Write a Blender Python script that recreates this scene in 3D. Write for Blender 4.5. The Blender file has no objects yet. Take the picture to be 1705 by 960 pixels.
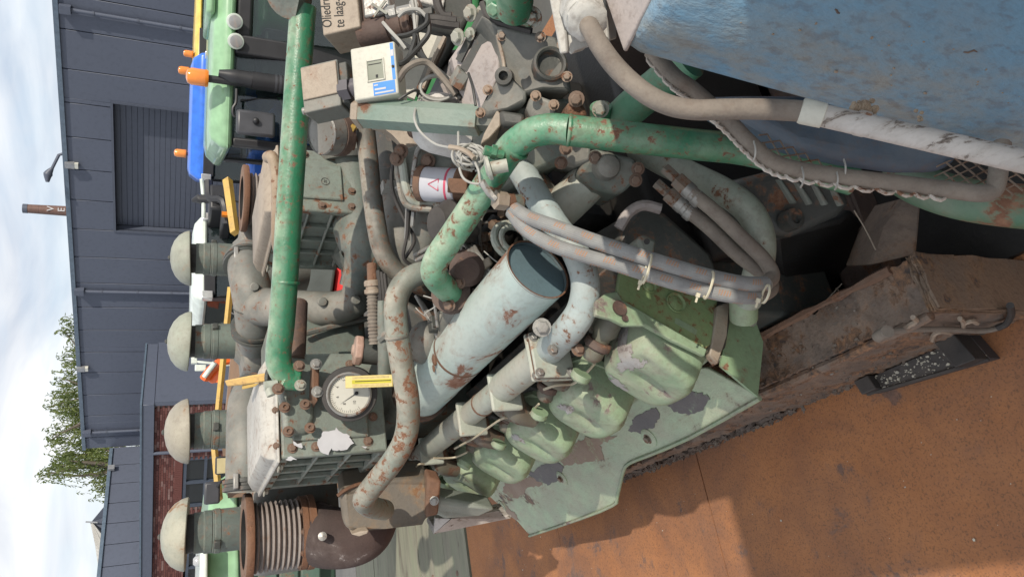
import bpy, bmesh, math, random
import numpy as np
from mathutils import Vector, Matrix
random.seed(7); rng = np.random.default_rng(7)
SC = bpy.context.scene; COL = SC.collection
R = math.radians
# ------------------------------------------------------------------ camera
# the photograph was taken with the phone on its side, so the camera is rolled by 90 degrees
CAM_H = 2.9                       # camera height above the yard
F, CX, CY = 1180.0, 852.5, 480.0  # focal length and centre in photo pixels (1705 x 960)
_D = np.array([2498, 75, 1180.0]); _D /= np.linalg.norm(_D)
_Y = np.array([283-CX, 1100-CY, F]); _Y -= _Y.dot(_D)*_D; _Y /= np.linalg.norm(_Y)
_Z = -_D; _X = np.cross(_Y, _Z)
M3 = np.array([_X, _Y, _Z])       # world axes: Y along the engine, X to its right bank, Z up
cam = bpy.data.cameras.new('camera'); co = bpy.data.objects.new('camera', cam); COL.objects.link(co)
cam.sensor_fit = 'HORIZONTAL'; cam.sensor_width = 36; cam.lens = 36*F/1705
cam.clip_start = .05; cam.clip_end = 2000
_m = Matrix([[M3[i, 0], -M3[i, 1], -M3[i, 2]] for i in range(3)]).to_4x4()
_m.translation = (0, 0, CAM_H); co.matrix_world = _m
SC.camera = co
# ------------------------------------------------------------------ light
SUN_DIR = Vector((-.25, 1.38, -1.0)).normalized()
sun = bpy.data.lights.new('sun', 'SUN'); sun.energy = 3.0; sun.angle = R(.6); sun.color = (1, .915, .79)
so = bpy.data.objects.new('sun', sun); COL.objects.link(so)
so.rotation_euler = SUN_DIR.to_track_quat('-Z', 'Y').to_euler()
SC.view_settings.view_transform = 'Standard'; SC.view_settings.look = 'None'
SC.view_settings.exposure = 0.35; SC.view_settings.gamma = 1
w = bpy.data.worlds.new('World'); SC.world = w; w.use_nodes = True
nt = w.node_tree; N = nt.nodes; L = nt.links; N.clear()
sky = N.new('ShaderNodeTexSky'); sky.sky_type = 'NISHITA'; sky.sun_disc = False
sky.sun_elevation = math.asin(-SUN_DIR.z); sky.sun_rotation = math.atan2(-SUN_DIR.x, -SUN_DIR.y)
sky.air_density = 1.0; sky.dust_density = 1.5
tc = N.new('ShaderNodeTexCoord'); mp = N.new('ShaderNodeMapping'); mp.inputs['Scale'].default_value = (1.6, 1.6, 6.5)
L.new(tc.outputs['Generated'], mp.inputs[0])
cn = N.new('ShaderNodeTexNoise'); cn.inputs['Scale'].default_value = 1.5; cn.inputs['Detail'].default_value = 9
cn.inputs['Roughness'].default_value = .62; cn.inputs['Distortion'].default_value = .5
L.new(mp.outputs[0], cn.inputs['Vector'])
cr = N.new('ShaderNodeValToRGB'); cr.color_ramp.elements[0].position = .33; cr.color_ramp.elements[1].position = .56
cr.color_ramp.elements[0].color = (.66, .66, .66, 1); cr.color_ramp.elements[1].color = (1, 1, 1, 1)
L.new(cn.outputs['Fac'], cr.inputs[0])
cn2 = N.new('ShaderNodeTexNoise'); cn2.inputs['Scale'].default_value = 2.6; cn2.inputs['Distortion'].default_value = .8; cn2.inputs['Detail'].default_value = 6
L.new(mp.outputs[0], cn2.inputs['Vector'])
cr2 = N.new('ShaderNodeValToRGB'); cr2.color_ramp.elements[0].position = .3; cr2.color_ramp.elements[1].position = .7
cr2.color_ramp.elements[0].color = (3.7, 4.1, 4.75, 1); cr2.color_ramp.elements[1].color = (6.7, 6.7, 6.7, 1)
L.new(cn2.outputs['Fac'], cr2.inputs[0])
mx = N.new('ShaderNodeMix'); mx.data_type = 'RGBA'
L.new(cr.outputs[0], mx.inputs[0]); L.new(sky.outputs[0], mx.inputs[6]); L.new(cr2.outputs[0], mx.inputs[7])
bg = N.new('ShaderNodeBackground'); bg.inputs[1].default_value = .135
L.new(mx.outputs[2], bg.inputs[0])
wo = N.new('ShaderNodeOutputWorld'); L.new(bg.outputs[0], wo.inputs[0])

# ------------------------------------------------------------------ geometry helpers
OFF = np.array([0, 0, CAM_H])     # coordinates below are metres measured from the camera
def V(*a): return np.array(a, float)
def nrm(v): v = np.asarray(v, float); return v/(np.linalg.norm(v)+1e-12)
def ray(x, y): return M3 @ np.array([(x-CX)/F, (y-CY)/F, 1.0])
def P(x, y, d): return ray(x, y)*d
def QX(x, y, X): r = ray(x, y); return r*(X/r[0])
def QY(x, y, Y): r = ray(x, y); return r*(Y/r[1])
def QZ(x, y, Z): r = ray(x, y); return r*(Z/r[2])
def QP(x, y, p0, n): r = ray(x, y); return r*(np.dot(p0, n)/np.dot(r, n))
EX, EY, EZ = V(1, 0, 0), V(0, 1, 0), V(0, 0, 1)
def frame(n):
    n = nrm(n); a = EZ if abs(n[2]) < .9 else EX
    u = nrm(np.cross(a, n)); return u, np.cross(n, u), n
def catmull(pts, sub):
    pts = [np.asarray(p, float) for p in pts]
    if sub <= 1 or len(pts) < 3: return pts
    q = [2*pts[0]-pts[1]]+pts+[2*pts[-1]-pts[-2]]; out = []
    for i in range(1, len(q)-2):
        p0, p1, p2, p3 = q[i-1:i+3]
        for k in range(sub):
            t = k/sub
            out.append(.5*((2*p1)+(-p0+p2)*t+(2*p0-5*p1+4*p2-p3)*t*t+(-p0+3*p1-3*p2+p3)*t**3))
    out.append(pts[-1]); return out

class MB:
    def __init__(s): s.v = []; s.f = []
    def add(s, vs, fs):
        b = len(s.v); s.v += [tuple(map(float, p)) for p in vs]; s.f += [tuple(b+i for i in f) for f in fs]; return s
    def box(s, c, size, ax=(EX, EY, EZ)):
        c = np.asarray(c, float); h = [np.asarray(a)*(d/2) for a, d in zip(ax, size)]
        vs = [c+i*h[0]+j*h[1]+k*h[2] for k in (-1, 1) for j in (-1, 1) for i in (-1, 1)]
        return s.add(vs, [(0, 2, 3, 1), (4, 5, 7, 6), (0, 1, 5, 4), (1, 3, 7, 5), (3, 2, 6, 7), (2, 0, 4, 6)])
    def bb(s, a, b):
        a = np.asarray(a, float); b = np.asarray(b, float); return s.box((a+b)/2, np.abs(b-a))
    def ring_tube(s, rings, closed=False, caps=True):
        n = len(rings[0]); b = [p for r in rings for p in r]; fs = []
        m = len(rings)
        for i in range(m if closed else m-1):
            for j in range(n):
                a, c = i*n+j, i*n+(j+1) % n; a2, c2 = ((i+1) % m)*n+j, ((i+1) % m)*n+(j+1) % n
                fs.append((a, c, c2, a2))
        if caps and not closed: fs += [tuple(range(n))[::-1], tuple(range((m-1)*n, m*n))]
        return s.add(b, fs)
    def tube(s, pts, r, n=14, sub=6, caps=True, closed=False, rfun=None):
        pts = catmull(pts, sub); m = len(pts)
        rs = np.full(m, float(r)) if np.isscalar(r) else np.interp(np.linspace(0, 1, m), np.linspace(0, 1, len(r)), r)
        T = [nrm(pts[min(i+1, m-1)]-pts[max(i-1, 0)]) for i in range(m)]
        u, vv, _ = frame(T[0]); rings = []
        for i in range(m):
            u = nrm(u-T[i]*np.dot(u, T[i])); w_ = np.cross(T[i], u)
            rr = rs[i]*(rfun(i, m) if rfun else 1)
            rings.append([pts[i]+rr*(math.cos(a)*u+math.sin(a)*w_) for a in np.linspace(0, 2*math.pi, n, endpoint=False)])
        return s.ring_tube(rings, closed, caps)
    def cyl(s, p0, p1, r0, r1=None, n=20, caps=True):
        r1 = r0 if r1 is None else r1
        return s.lathe(p0, np.asarray(p1)-np.asarray(p0), [(r0, 0), (r1, np.linalg.norm(np.asarray(p1)-np.asarray(p0)))], n, caps)
    def lathe(s, p, axis, prof, n=24, caps=True, closed=False, jit=None):
        u, v_, a = frame(axis); p = np.asarray(p, float)
        rings = [[p+a*h+r*(math.cos(t)*u+math.sin(t)*v_) for t in np.linspace(0, 2*math.pi, n, endpoint=False)] for r, h in prof]
        return s.ring_tube(rings, closed, caps)
    def prism(s, poly, th):
        poly = [np.asarray(p, float) for p in poly]; n = len(poly); th = np.asarray(th, float)
        vs = poly+[p+th for p in poly]
        fs = [tuple(range(n)), tuple(range(2*n-1, n-1, -1))]+[(i, i+n, (i+1) % n+n, (i+1) % n) for i in range(n)]
        return s.add(vs, fs)
    def sphere(s, c, r, n=12, sc=(1, 1, 1), ax=(EX, EY, EZ)):
        rings = []
        for i in range(1, n//2):
            th = math.pi*i/(n//2)
            rings.append([np.asarray(c)+ax[0]*(r*sc[0]*math.sin(th)*math.cos(a))+ax[1]*(r*sc[1]*math.sin(th)*math.sin(a))-ax[2]*(r*sc[2]*math.cos(th)) for a in np.linspace(0, 2*math.pi, n, endpoint=False)])
        return s.ring_tube(rings)
    def mesh(s, name, smooth=35):
        me = bpy.data.meshes.new(name); me.from_pydata(s.v, [], s.f); me.validate()
        bm = bmesh.new(); bm.from_mesh(me); bmesh.ops.recalc_face_normals(bm, faces=bm.faces); bm.to_mesh(me); bm.free()
        if smooth:
            me.polygons.foreach_set('use_smooth', [True]*len(me.polygons)); me.set_sharp_from_angle(angle=R(smooth))
        return me

ROOT = {}      # world location of each object's origin
WM = {}        # world matrix of the turned ones
def tag(o, label=None, cat=None, group=None, kind=None):
    for k, v in (('label', label), ('category', cat), ('group', group), ('kind', kind)):
        if v: o[k] = v
    return o
def thing(name, label, cat, loc, group=None):
    o = bpy.data.objects.new(name, None); COL.objects.link(o); o.empty_display_size = .1
    loc = np.asarray(loc, float)+OFF; o.location = loc; ROOT[o.name] = loc
    return tag(o, label, cat, group)
def part(name, mb, mat, parent, label=None, bevel=0, smooth=35, kind=None, seg=2):
    """one mesh object; vertices given in camera-relative metres"""
    me = mb.mesh(name, smooth); o = bpy.data.objects.new(name, me); COL.objects.link(o)
    if parent is not None:
        base = ROOT[parent.name]; o.parent = parent; ROOT[o.name] = base
        shift = OFF-base
    else:
        co_ = np.array([v for v in mb.v]); c = co_.mean(0); c[2] = co_[:, 2].min(); base = c+OFF
        o.location = base; ROOT[o.name] = base; shift = -c
    me.transform(Matrix.Translation(Vector(shift)))
    if mat: me.materials.append(mat)
    if bevel:
        b = o.modifiers.new('bevel', 'BEVEL'); b.width = bevel; b.segments = seg; b.limit_method = 'ANGLE'; b.angle_limit = R(40)
        b.harden_normals = False
    return tag(o, label, None, None, kind)
def single(name, mb, mat, label, cat, group=None, bevel=0, smooth=35, seg=2):
    return tag(part(name, mb, mat, None, label, bevel, smooth, None, seg), label, cat, group)
def struct(name, mb, mat, parent=None, bevel=0, smooth=35):
    return part(name, mb, mat, parent, None, bevel, smooth, None if parent else 'structure')
def place(name, me, p, n, scale, parent, up=None):
    """a shared mesh (modelled along +Z) standing at p along n"""
    o = bpy.data.objects.new(name, me); COL.objects.link(o)
    u, v_, a = frame(n)
    if up is not None:
        u = nrm(np.asarray(up)-a*np.dot(up, a)); v_ = np.cross(a, u)
    m = Matrix(((u[0], v_[0], a[0]), (u[1], v_[1], a[1]), (u[2], v_[2], a[2]))).to_4x4() @ Matrix.Diagonal((*((scale,)*3 if np.isscalar(scale) else scale), 1))
    m.translation = Vector(np.asarray(p)+OFF)
    pm = WM.get(parent.name) or Matrix.Translation(Vector(ROOT[parent.name]))
    o.parent = parent; o.matrix_local = pm.inverted() @ m; ROOT[o.name] = np.asarray(p)+OFF; WM[o.name] = m
    return o

# ------------------------------------------------------------------ materials
def mat_base(name):
    m = bpy.data.materials.new(name); m.use_nodes = True; t = m.node_tree
    return m, t, t.nodes['Principled BSDF']
def plain(name, col, rough=.6, metal=0, spec=.5):
    m, t, b = mat_base(name); b.inputs['Base Color'].default_value = (*col, 1)
    b.inputs['Roughness'].default_value = rough; b.inputs['Metallic'].default_value = metal
    n = t.nodes.new('ShaderNodeTexNoise'); n.inputs['Scale'].default_value = 9; n.inputs['Detail'].default_value = 5
    g = t.nodes.new('ShaderNodeNewGeometry'); t.links.new(g.outputs['Position'], n.inputs['Vector'])
    mr = t.nodes.new('ShaderNodeMapRange'); mr.inputs[1].default_value = .3; mr.inputs[2].default_value = .7
    mr.inputs[3].default_value = .82; mr.inputs[4].default_value = 1.15; t.links.new(n.outputs['Fac'], mr.inputs[0])
    hs = t.nodes.new('ShaderNodeMix'); hs.data_type = 'RGBA'; hs.blend_type = 'MULTIPLY'; hs.inputs[0].default_value = 1
    hs.inputs[6].default_value = (*col, 1); cb = t.nodes.new('ShaderNodeCombineColor')
    for i in range(3): t.links.new(mr.outputs[0], cb.inputs[i])
    t.links.new(cb.outputs[0], hs.inputs[7]); t.links.new(hs.outputs[2], b.inputs['Base Color'])
    return m
def worn(name, col, col2=None, rust=0., rcol=(.135, .06, .034), rcol2=(.235, .125, .075), rscale=14, dust=.35, dcol=(.42, .36, .29),
         rough=.55, metal=0, bump=.25, nscale=5, spk=.0, spks=60, big=0., bcol=(.1, .06, .05), bscale=1.6, dlo=-.15, band=None, stretch=(1, 1, 1), edge=0.):
    m, t, b = mat_base(name); Nn, Ll = t.nodes, t.links
    g = Nn.new('ShaderNodeNewGeometry'); mp_ = Nn.new('ShaderNodeMapping'); mp_.inputs['Scale'].default_value = stretch
    Ll.new(g.outputs['Position'], mp_.inputs[0])
    def noise(sc, det=6, ro=.6, dist=0):
        n = Nn.new('ShaderNodeTexNoise'); n.inputs['Scale'].default_value = sc; n.inputs['Detail'].default_value = det
        n.inputs['Roughness'].default_value = ro; n.inputs['Distortion'].default_value = dist; Ll.new(mp_.outputs[0], n.inputs['Vector']); return n.outputs['Fac']
    def rng_(src, a, b_, c=0., d=1.):
        r = Nn.new('ShaderNodeMapRange'); r.inputs[1].default_value = a; r.inputs[2].default_value = b_
        r.inputs[3].default_value = c; r.inputs[4].default_value = d; Ll.new(src, r.inputs[0]); return r.outputs[0]
    def mix(fac, a, b_):
        n = Nn.new('ShaderNodeMix'); n.data_type = 'RGBA'
        for s_, v_ in ((0, fac), (6, a), (7, b_)):
            if hasattr(v_, 'is_output'): Ll.new(v_, n.inputs[s_])
            else: n.inputs[s_].default_value = v_ if s_ == 0 else (*v_, 1)
        return n.outputs[2]
    def math_(op, a, b_):
        n = Nn.new('ShaderNodeMath'); n.operation = op
        for i, v_ in enumerate((a, b_)):
            if hasattr(v_, 'is_output'): Ll.new(v_, n.inputs[i])
            else: n.inputs[i].default_value = v_
        return n.outputs[0]
    col2 = col2 or tuple(c*.72 for c in col)
    c = mix(rng_(noise(nscale, 8), .36, .64), col, col2)
    fine = noise(nscale*22, 4)
    c = mix(rng_(fine, .5, .75, 0, .35), c, tuple(x*.55 for x in col))
    if dust:
        sx = Nn.new('ShaderNodeSeparateXYZ'); Ll.new(g.outputs['Normal'], sx.inputs[0])
        d = math_('MULTIPLY', rng_(sx.outputs[2], dlo, 1., .06 if dlo < 0 else .02, 1.), rng_(noise(nscale*1.7, 7), .34, .66, .15, 1.))  # settled dust; its upward mask also paints form contrast and pipe highlights
        c = mix(math_('MULTIPLY', d, dust), c, dcol)
    if big:
        c = mix(rng_(noise(bscale, 9, .62, .6), .44, .62, 0, big), c, bcol)
    if band:      # a pale strip along one edge, old dirt and grazing sun in one colour: start point, direction across, inner and outer limit
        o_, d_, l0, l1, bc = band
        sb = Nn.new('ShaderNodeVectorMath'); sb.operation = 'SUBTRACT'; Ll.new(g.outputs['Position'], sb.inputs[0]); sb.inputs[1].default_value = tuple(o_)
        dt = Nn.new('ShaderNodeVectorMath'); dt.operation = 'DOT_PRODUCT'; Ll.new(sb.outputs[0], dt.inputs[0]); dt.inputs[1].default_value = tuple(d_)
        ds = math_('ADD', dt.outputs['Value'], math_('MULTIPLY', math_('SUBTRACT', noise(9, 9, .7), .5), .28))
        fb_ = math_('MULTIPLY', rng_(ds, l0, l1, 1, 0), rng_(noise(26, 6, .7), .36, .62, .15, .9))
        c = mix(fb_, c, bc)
    ro = rough
    hgt = fine
    if rust:
        lo = .675-rust*.3
        rn = math_('ADD', noise(rscale, 10, .68, .3), math_('MULTIPLY', math_('SUBTRACT', noise(rscale*.16, 3), .5), .42))
        mk = rng_(rn, lo, lo+.035)
        halo = rng_(rn, lo-.07, lo+.01, 0, .35)
        rc = mix(rng_(noise(rscale*5, 5), .35, .65), rcol, rcol2)
        c = mix(halo, c, rcol2); c = mix(mk, c, rc)
        ro = rng_(mk, 0, 1, rough, .92)
        hgt = math_('SUBTRACT', fine, math_('MULTIPLY', mk, .5))
    if spk:
        c = mix(rng_(noise(spks, 3, .6), .52, .66, 0, spk), c, (.1, .06, .04))
    Ll.new(c, b.inputs['Base Color'])
    if hasattr(ro, 'is_output'): Ll.new(ro, b.inputs['Roughness'])
    else: b.inputs['Roughness'].default_value = ro
    b.inputs['Metallic'].default_value = metal
    bp = Nn.new('ShaderNodeBump'); bp.inputs['Strength'].default_value = bump; bp.inputs['Distance'].default_value = .004
    Ll.new(hgt, bp.inputs['Height']); Ll.new(bp.outputs[0], b.inputs['Normal'])
    return m
def glass(name, col=(.03, .06, .055), clear=.35):
    m, t, b = mat_base(name); Nn, Ll = t.nodes, t.links
    b.inputs['Base Color'].default_value = (*col, 1); b.inputs['Roughness'].default_value = .04; b.inputs['IOR'].default_value = 1.9
    tr = Nn.new('ShaderNodeBsdfTransparent'); tr.inputs[0].default_value = (.82, .91, .88, 1)
    ms = Nn.new('ShaderNodeMixShader'); ms.inputs[0].default_value = 1-clear
    Ll.new(tr.outputs[0], ms.inputs[1]); Ll.new(b.outputs[0], ms.inputs[2]); Ll.new(ms.outputs[0], t.nodes['Material Output'].inputs[0])
    return m
RUSTY = dict(rcol=(.17, .065, .03), rcol2=(.30, .16, .09))
K = dict(
 engine=worn('engine_paint', (.125, .16, .135), (.085, .105, .095), .18, dust=.55, dcol=(.36, .33, .275), rscale=26, spk=.25, nscale=7),
 cooler=worn('cooler_paint', (.20, .24, .205), (.145, .17, .15), .16, dust=.6, dcol=(.42, .39, .33), rscale=34, spk=.25, nscale=9),
 dark=worn('dark_engine', (.055, .062, .055), (.035, .038, .035), .2, dust=.4, dcol=(.22, .19, .165), rscale=24),
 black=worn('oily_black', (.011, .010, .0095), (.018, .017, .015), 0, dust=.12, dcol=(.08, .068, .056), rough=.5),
 grey=worn('dusty_grey_paint', (.155, .165, .15), (.11, .115, .105), .12, dust=.7, dcol=(.38, .335, .275), rscale=30, spk=.15, nscale=6),
 greyblue=worn('grey_pipe_paint', (.12, .13, .115), (.075, .062, .05), .30, dust=.9, dcol=(.43, .38, .31), rscale=55, dlo=-.25, spk=.25, nscale=8),
 greymint=worn('mint_grey_pipe_paint', (.19, .23, .20), (.13, .13, .105), .37, dust=.75, dcol=(.48, .44, .36), rscale=42, dlo=-.3, spk=.2, nscale=8),
 mint=worn('mint_paint', (.27, .385, .235), (.20, .29, .185), .17, dust=.75, dcol=(.36, .325, .255), rcol=(.12, .095, .09), rcol2=(.26, .21, .18), rscale=11, nscale=9, spk=.2),
 shield=worn('peeling_mint_paint', (.43, .55, .36), (.33, .40, .28), .22, dust=.55, dcol=(.40, .33, .26), rcol=(.09, .085, .09), rcol2=(.26, .17, .12), rscale=8, nscale=9, bump=.4, spk=.12, stretch=(1, .6, 1.5)),
 olive=worn('olive_rusting_paint', (.20, .29, .13), (.25, .33, .17), .34, dust=.2, rscale=42, rcol=(.17, .09, .04), rcol2=(.23, .16, .075)),
 manifold=worn('pale_manifold_paint', (.42, .46, .40), (.30, .33, .28), .2, dust=.6, dcol=(.47, .41, .34), rscale=24, rcol2=(.34, .21, .14), spk=.1),
 flue=worn('pale_blue_paint', (.46, .575, .54), (.39, .49, .46), .23, dust=.5, dcol=(.54, .52, .46), rscale=11, nscale=4, rcol=(.20, .085, .05), rcol2=(.30, .18, .13), stretch=(1, .55, 1), spk=.08),
 bend=worn('pale_blue_bend_paint', (.36, .44, .44), (.31, .36, .35), .22, dust=.5, dcol=(.47, .44, .38), rscale=40, nscale=5),
 fluein=worn('flue_inside', (.12, .19, .22), (.10, .15, .17), 0, dust=.2),
 green=worn('green_pipe_paint', (.018, .165, .078), (.028, .18, .095), .24, dust=.95, dcol=(.40, .47, .34), rscale=55, rough=.33, rcol=(.15, .065, .045), spk=.3, dlo=-.05, nscale=8),  # pale upper side: dust plus a painted highlight along the pipe
 greenold=worn('faded_green_pipe_paint', (.06, .27, .15), (.16, .36, .23), .33, dust=.85, dcol=(.50, .52, .39), rscale=30, rough=.42, spk=.2, dlo=-.2, nscale=8),
 greenhalf=worn('fading_green_pipe_paint', (.02, .19, .09), (.035, .23, .12), .22, dust=.9, dcol=(.40, .48, .36), rscale=45, rough=.38, spk=.25, dlo=.0, nscale=8),
 blue=worn('blue_tank_paint', (.105, .235, .375), (.13, .25, .37), .0, dust=.35, dcol=(.36, .37, .36), nscale=5, spk=.35, spks=140, bump=.8, big=.5, bcol=(.20, .255, .30), bscale=3.0, stretch=(1, 1, .4)),
 rust=worn('rust', (.19, .09, .048), (.115, .058, .036), .3, dust=.25, rscale=28, bump=.6, rough=.9, spk=.3),
 rustdark=worn('dark_rust', (.075, .047, .04), (.12, .075, .055), .2, dust=.35, dcol=(.28, .235, .2), rscale=26, bump=.5, rough=.88),
 bolt=worn('bolt_steel', (.17, .145, .12), (.21, .135, .09), .35, dust=.3, rscale=80, rough=.6, metal=.3),
 boltr=worn('rusty_bolt', (.13, .078, .055), (.17, .11, .08), .2, rscale=80, dust=.3, rough=.85),
 boltg=worn('painted_bolt', (.33, .35, .30), (.26, .25, .20), .25, rscale=80, dust=.4),
 steel=worn('steel', (.36, .36, .34), (.26, .25, .235), .15, rscale=50, dust=.3, rough=.42, metal=.5),
 pink=worn('dusty_cast_top', (.37, .33, .31), (.27, .245, .235), 0, dust=.6, dcol=(.46, .39, .35), nscale=9, spk=.3),
 white=worn('dirty_white', (.50, .49, .45), (.37, .355, .32), .14, dust=.4, spk=.3, rscale=20, dcol=(.50, .45, .39)),
 cream=worn('cream_plastic', (.56, .55, .47), (.50, .49, .42), 0, dust=.25, bump=.08, rough=.5, spk=.08),
 tan=worn('dusty_tan_box', (.32, .26, .20), (.27, .22, .17), .05, dust=.5, dcol=(.46, .385, .30), spk=.2, nscale=8),
 rubber=worn('dusty_rubber', (.15, .125, .105), (.20, .175, .145), 0, dust=.6, dcol=(.34, .285, .23), rough=.85, spk=.2, nscale=12),
 blackrub=worn('black_rubber', (.020, .019, .019), (.036, .033, .031), 0, dust=.4, dcol=(.17, .145, .125), rough=.7),
 conduit=worn('dirty_white_conduit', (.56, .53, .50), (.40, .37, .34), .3, rcol=(.09, .07, .06), rcol2=(.3, .26, .22), rscale=30, dust=.35, stretch=(3, 1, 1), spk=.15),
 beam=worn('crusted_beam', (.235, .172, .128), (.15, .11, .085), .50, rcol=(.06, .05, .045), rcol2=(.30, .16, .085), rscale=11, dust=.4, dcol=(.29, .225, .18), bump=.7, rough=.92, spk=.3, spks=90, big=.5, bcol=(.075, .065, .06), bscale=9),
 frontrust=worn('rusty_front_plate', (.225, .14, .085), (.175, .125, .09), .36, rcol=(.045, .045, .052), rcol2=(.30, .17, .085), rscale=15, dust=.25, bump=.7, rough=.9, spk=.4, spks=90, big=.5, bcol=(.17, .13, .10), bscale=7),
 beamside=worn('muddy_beam_side', (.125, .097, .078), (.075, .06, .052), .3, rcol=(.05, .04, .036), rcol2=(.20, .13, .09), rscale=13, dust=.35, dcol=(.2, .165, .14), bump=.9, rough=.95, spk=.3),
 wire=plain('grey_wire', (.36, .35, .32), .5), tie=plain('cable_tie', (.58, .53, .39), .45), blackwire=plain('black_cable', (.03, .03, .028), .5),
 yellow=worn('yellow_paint', (.60, .39, .085), (.50, .32, .08), .12, dust=.2, rscale=30), label=plain('blue_label', (.02, .20, .58), .4),
 paper=plain('white_label', (.50, .50, .52), .7), ink=plain('black_ink', (.015, .015, .015), .7),
)
def rough_poly(pts, step=4., amp=1.6, seed=1):
    """a ragged outline: edges broken up and pushed about"""
    rg = np.random.default_rng(seed); out = []; n = len(pts)
    for i in range(n):
        a = np.array(pts[i], float); b = np.array(pts[(i+1) % n], float); k = max(1, int(np.linalg.norm(b-a)/step))
        for j in range(k): out.append(tuple(a+(b-a)*j/k+rg.normal(0, amp, 2)))
    return out
# ================================================================== SETTING
GZ = -2.9
K['yard'] = worn('yard_paving', (.17, .165, .155), (.12, .12, .115), 0, dust=0, nscale=.8, rough=.9)
K['deck'] = worn('rusted_deck_plate', (.42, .175, .065), (.33, .135, .055), .14, rcol=(.16, .10, .08), rcol2=(.24, .13, .085), rscale=7, nscale=4, dust=.2, dcol=(.47, .24, .13), bump=.4, rough=.9, spk=.6, spks=190, big=.62, bcol=(.19, .095, .06), bscale=2.2)
K['plank'] = worn('green_grey_plank', (.23, .25, .17), (.19, .18, .14), .3, rcol=(.14, .11, .085), rcol2=(.20, .21, .15), rscale=5, dust=.3, stretch=(.35, 2.5, 1), bump=.3, rough=.9)
K['clad'] = worn('anthracite_cladding', (.098, .114, .158), (.092, .107, .148), 0, dust=0, nscale=.4, rough=.5, bump=.03)
K['clad2'] = worn('anthracite_door', (.082, .095, .130), (.077, .089, .122), 0, dust=0, nscale=.4, rough=.45, bump=.03)
K['trim'] = plain('coping_metal', (.11, .15, .20), .35)
K['darkvoid'] = plain('dark_doorway', (.022, .023, .032), .7)
K['galv'] = plain('grey_lamp', (.30, .31, .33), .4, .3)
K['lens'] = plain('lamp_lens', (.62, .62, .56), .2)
def brickmat():
    m, t, b = mat_base('dark_red_brick'); g = t.nodes.new('ShaderNodeNewGeometry'); r = t.nodes.new('ShaderNodeValToRGB')
    e = r.color_ramp.elements; e[0].color = (.085, .03, .028, 1); e[1].color = (.25, .16, .145, 1); e[1].position = 1
    for p_, c in ((.45, (.12, .042, .036, 1)), (.75, (.16, .06, .05, 1)), (.9, (.19, .10, .09, 1))):
        k = e.new(p_); k.color = c
    t.links.new(g.outputs['Random Per Island'], r.inputs[0]); t.links.new(r.outputs[0], b.inputs['Base Color']); b.inputs['Roughness'].default_value = .85
    return m
K['brick'] = brickmat()
K['mortar'] = plain('mortar', (.13, .10, .09), .9)
K['wframe'] = plain('window_frame_paint', (.06, .075, .105), .4)
K['glass'] = glass('window_glass', (.02, .025, .03), .12)
K['cabglass'] = glass('cab_glass', (.010, .014, .015), .55)

g = MB(); g.add([(-300, -300, GZ), (300, -300, GZ), (300, 300, GZ), (-300, 300, GZ)], [(0, 1, 2, 3)])
struct('yard', g, K['yard'])
# --- trailer deck: rusted plates with open seams, then painted boards
DZ = -1.65
dk = MB().bb((-2.2, -.6, DZ-.16), (2.6, 4.30, DZ-.03)).bb((-2.2, 4.32, DZ-.16), (2.6, 7.6, DZ-.045))
deck = struct('trailer_deck', dk, K['rustdark'])
ys = [-.6, .62, 2.0, 3.11, 4.30]
for i in range(4):
    for x0, x1 in ((-2.2, -.85), (-.845, .93), (.935, 2.6)):
        part('deck_plate', MB().bb((x0, ys[i]+.0022, DZ-.026), (x1, ys[i+1]-.0022, DZ-.001*(i % 2))), K['deck'], deck)
bx_ = [QZ(x, 940, DZ)[1] for x in (775, 741, 698, 653, 622, 598)]
bx_ = [4.33]+bx_[1:]+[7.4]
nail = MB().lathe((0, 0, 0), EZ, [(1, 0), (.8, .3), (.3, .45)], 10).mesh('nail'); nail.materials.append(K['boltr'])
for i in range(len(bx_)-1):
    pk = part('plank', MB().bb((-2.2, bx_[i]+.005, DZ-.035), (2.6, bx_[i+1]-.005, DZ-.002*(i % 2))), K['plank'], deck)
    for X in (-.25, .21, .72):
        place('nail', nail, (X+.02*(i % 2), (bx_[i]+bx_[i+1])/2, DZ-.001), EZ, .02, pk)
# trailer frame and wheels under the deck
fr = thing('flatbed_trailer', 'rusty flatbed trailer underframe carrying the engine skid', 'trailer', (0, 2, GZ))
part('chassis_rail', MB().bb((-1.2, -.5, DZ-.5), (-1.0, 7.4, DZ-.17)), K['rustdark'], fr)
part('chassis_rail', MB().bb((1.4, -.5, DZ-.5), (1.6, 7.4, DZ-.17)), K['rustdark'], fr)
for Y in (3.2, 4.4):
    for X in (-1.9, 2.05):
        wh = part('wheel', MB().lathe((X, Y, GZ+.42), EX, [(.2, 0), (.42, .02), (.42, .24), (.2, .26)], 28), K['blackrub'], fr)
        part('rim', MB().lathe((X-.01, Y, GZ+.42), EX, [(.05, 0), (.2, .01), (.2, .27), (.05, .28)], 20), K['rustdark'], wh)

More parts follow.
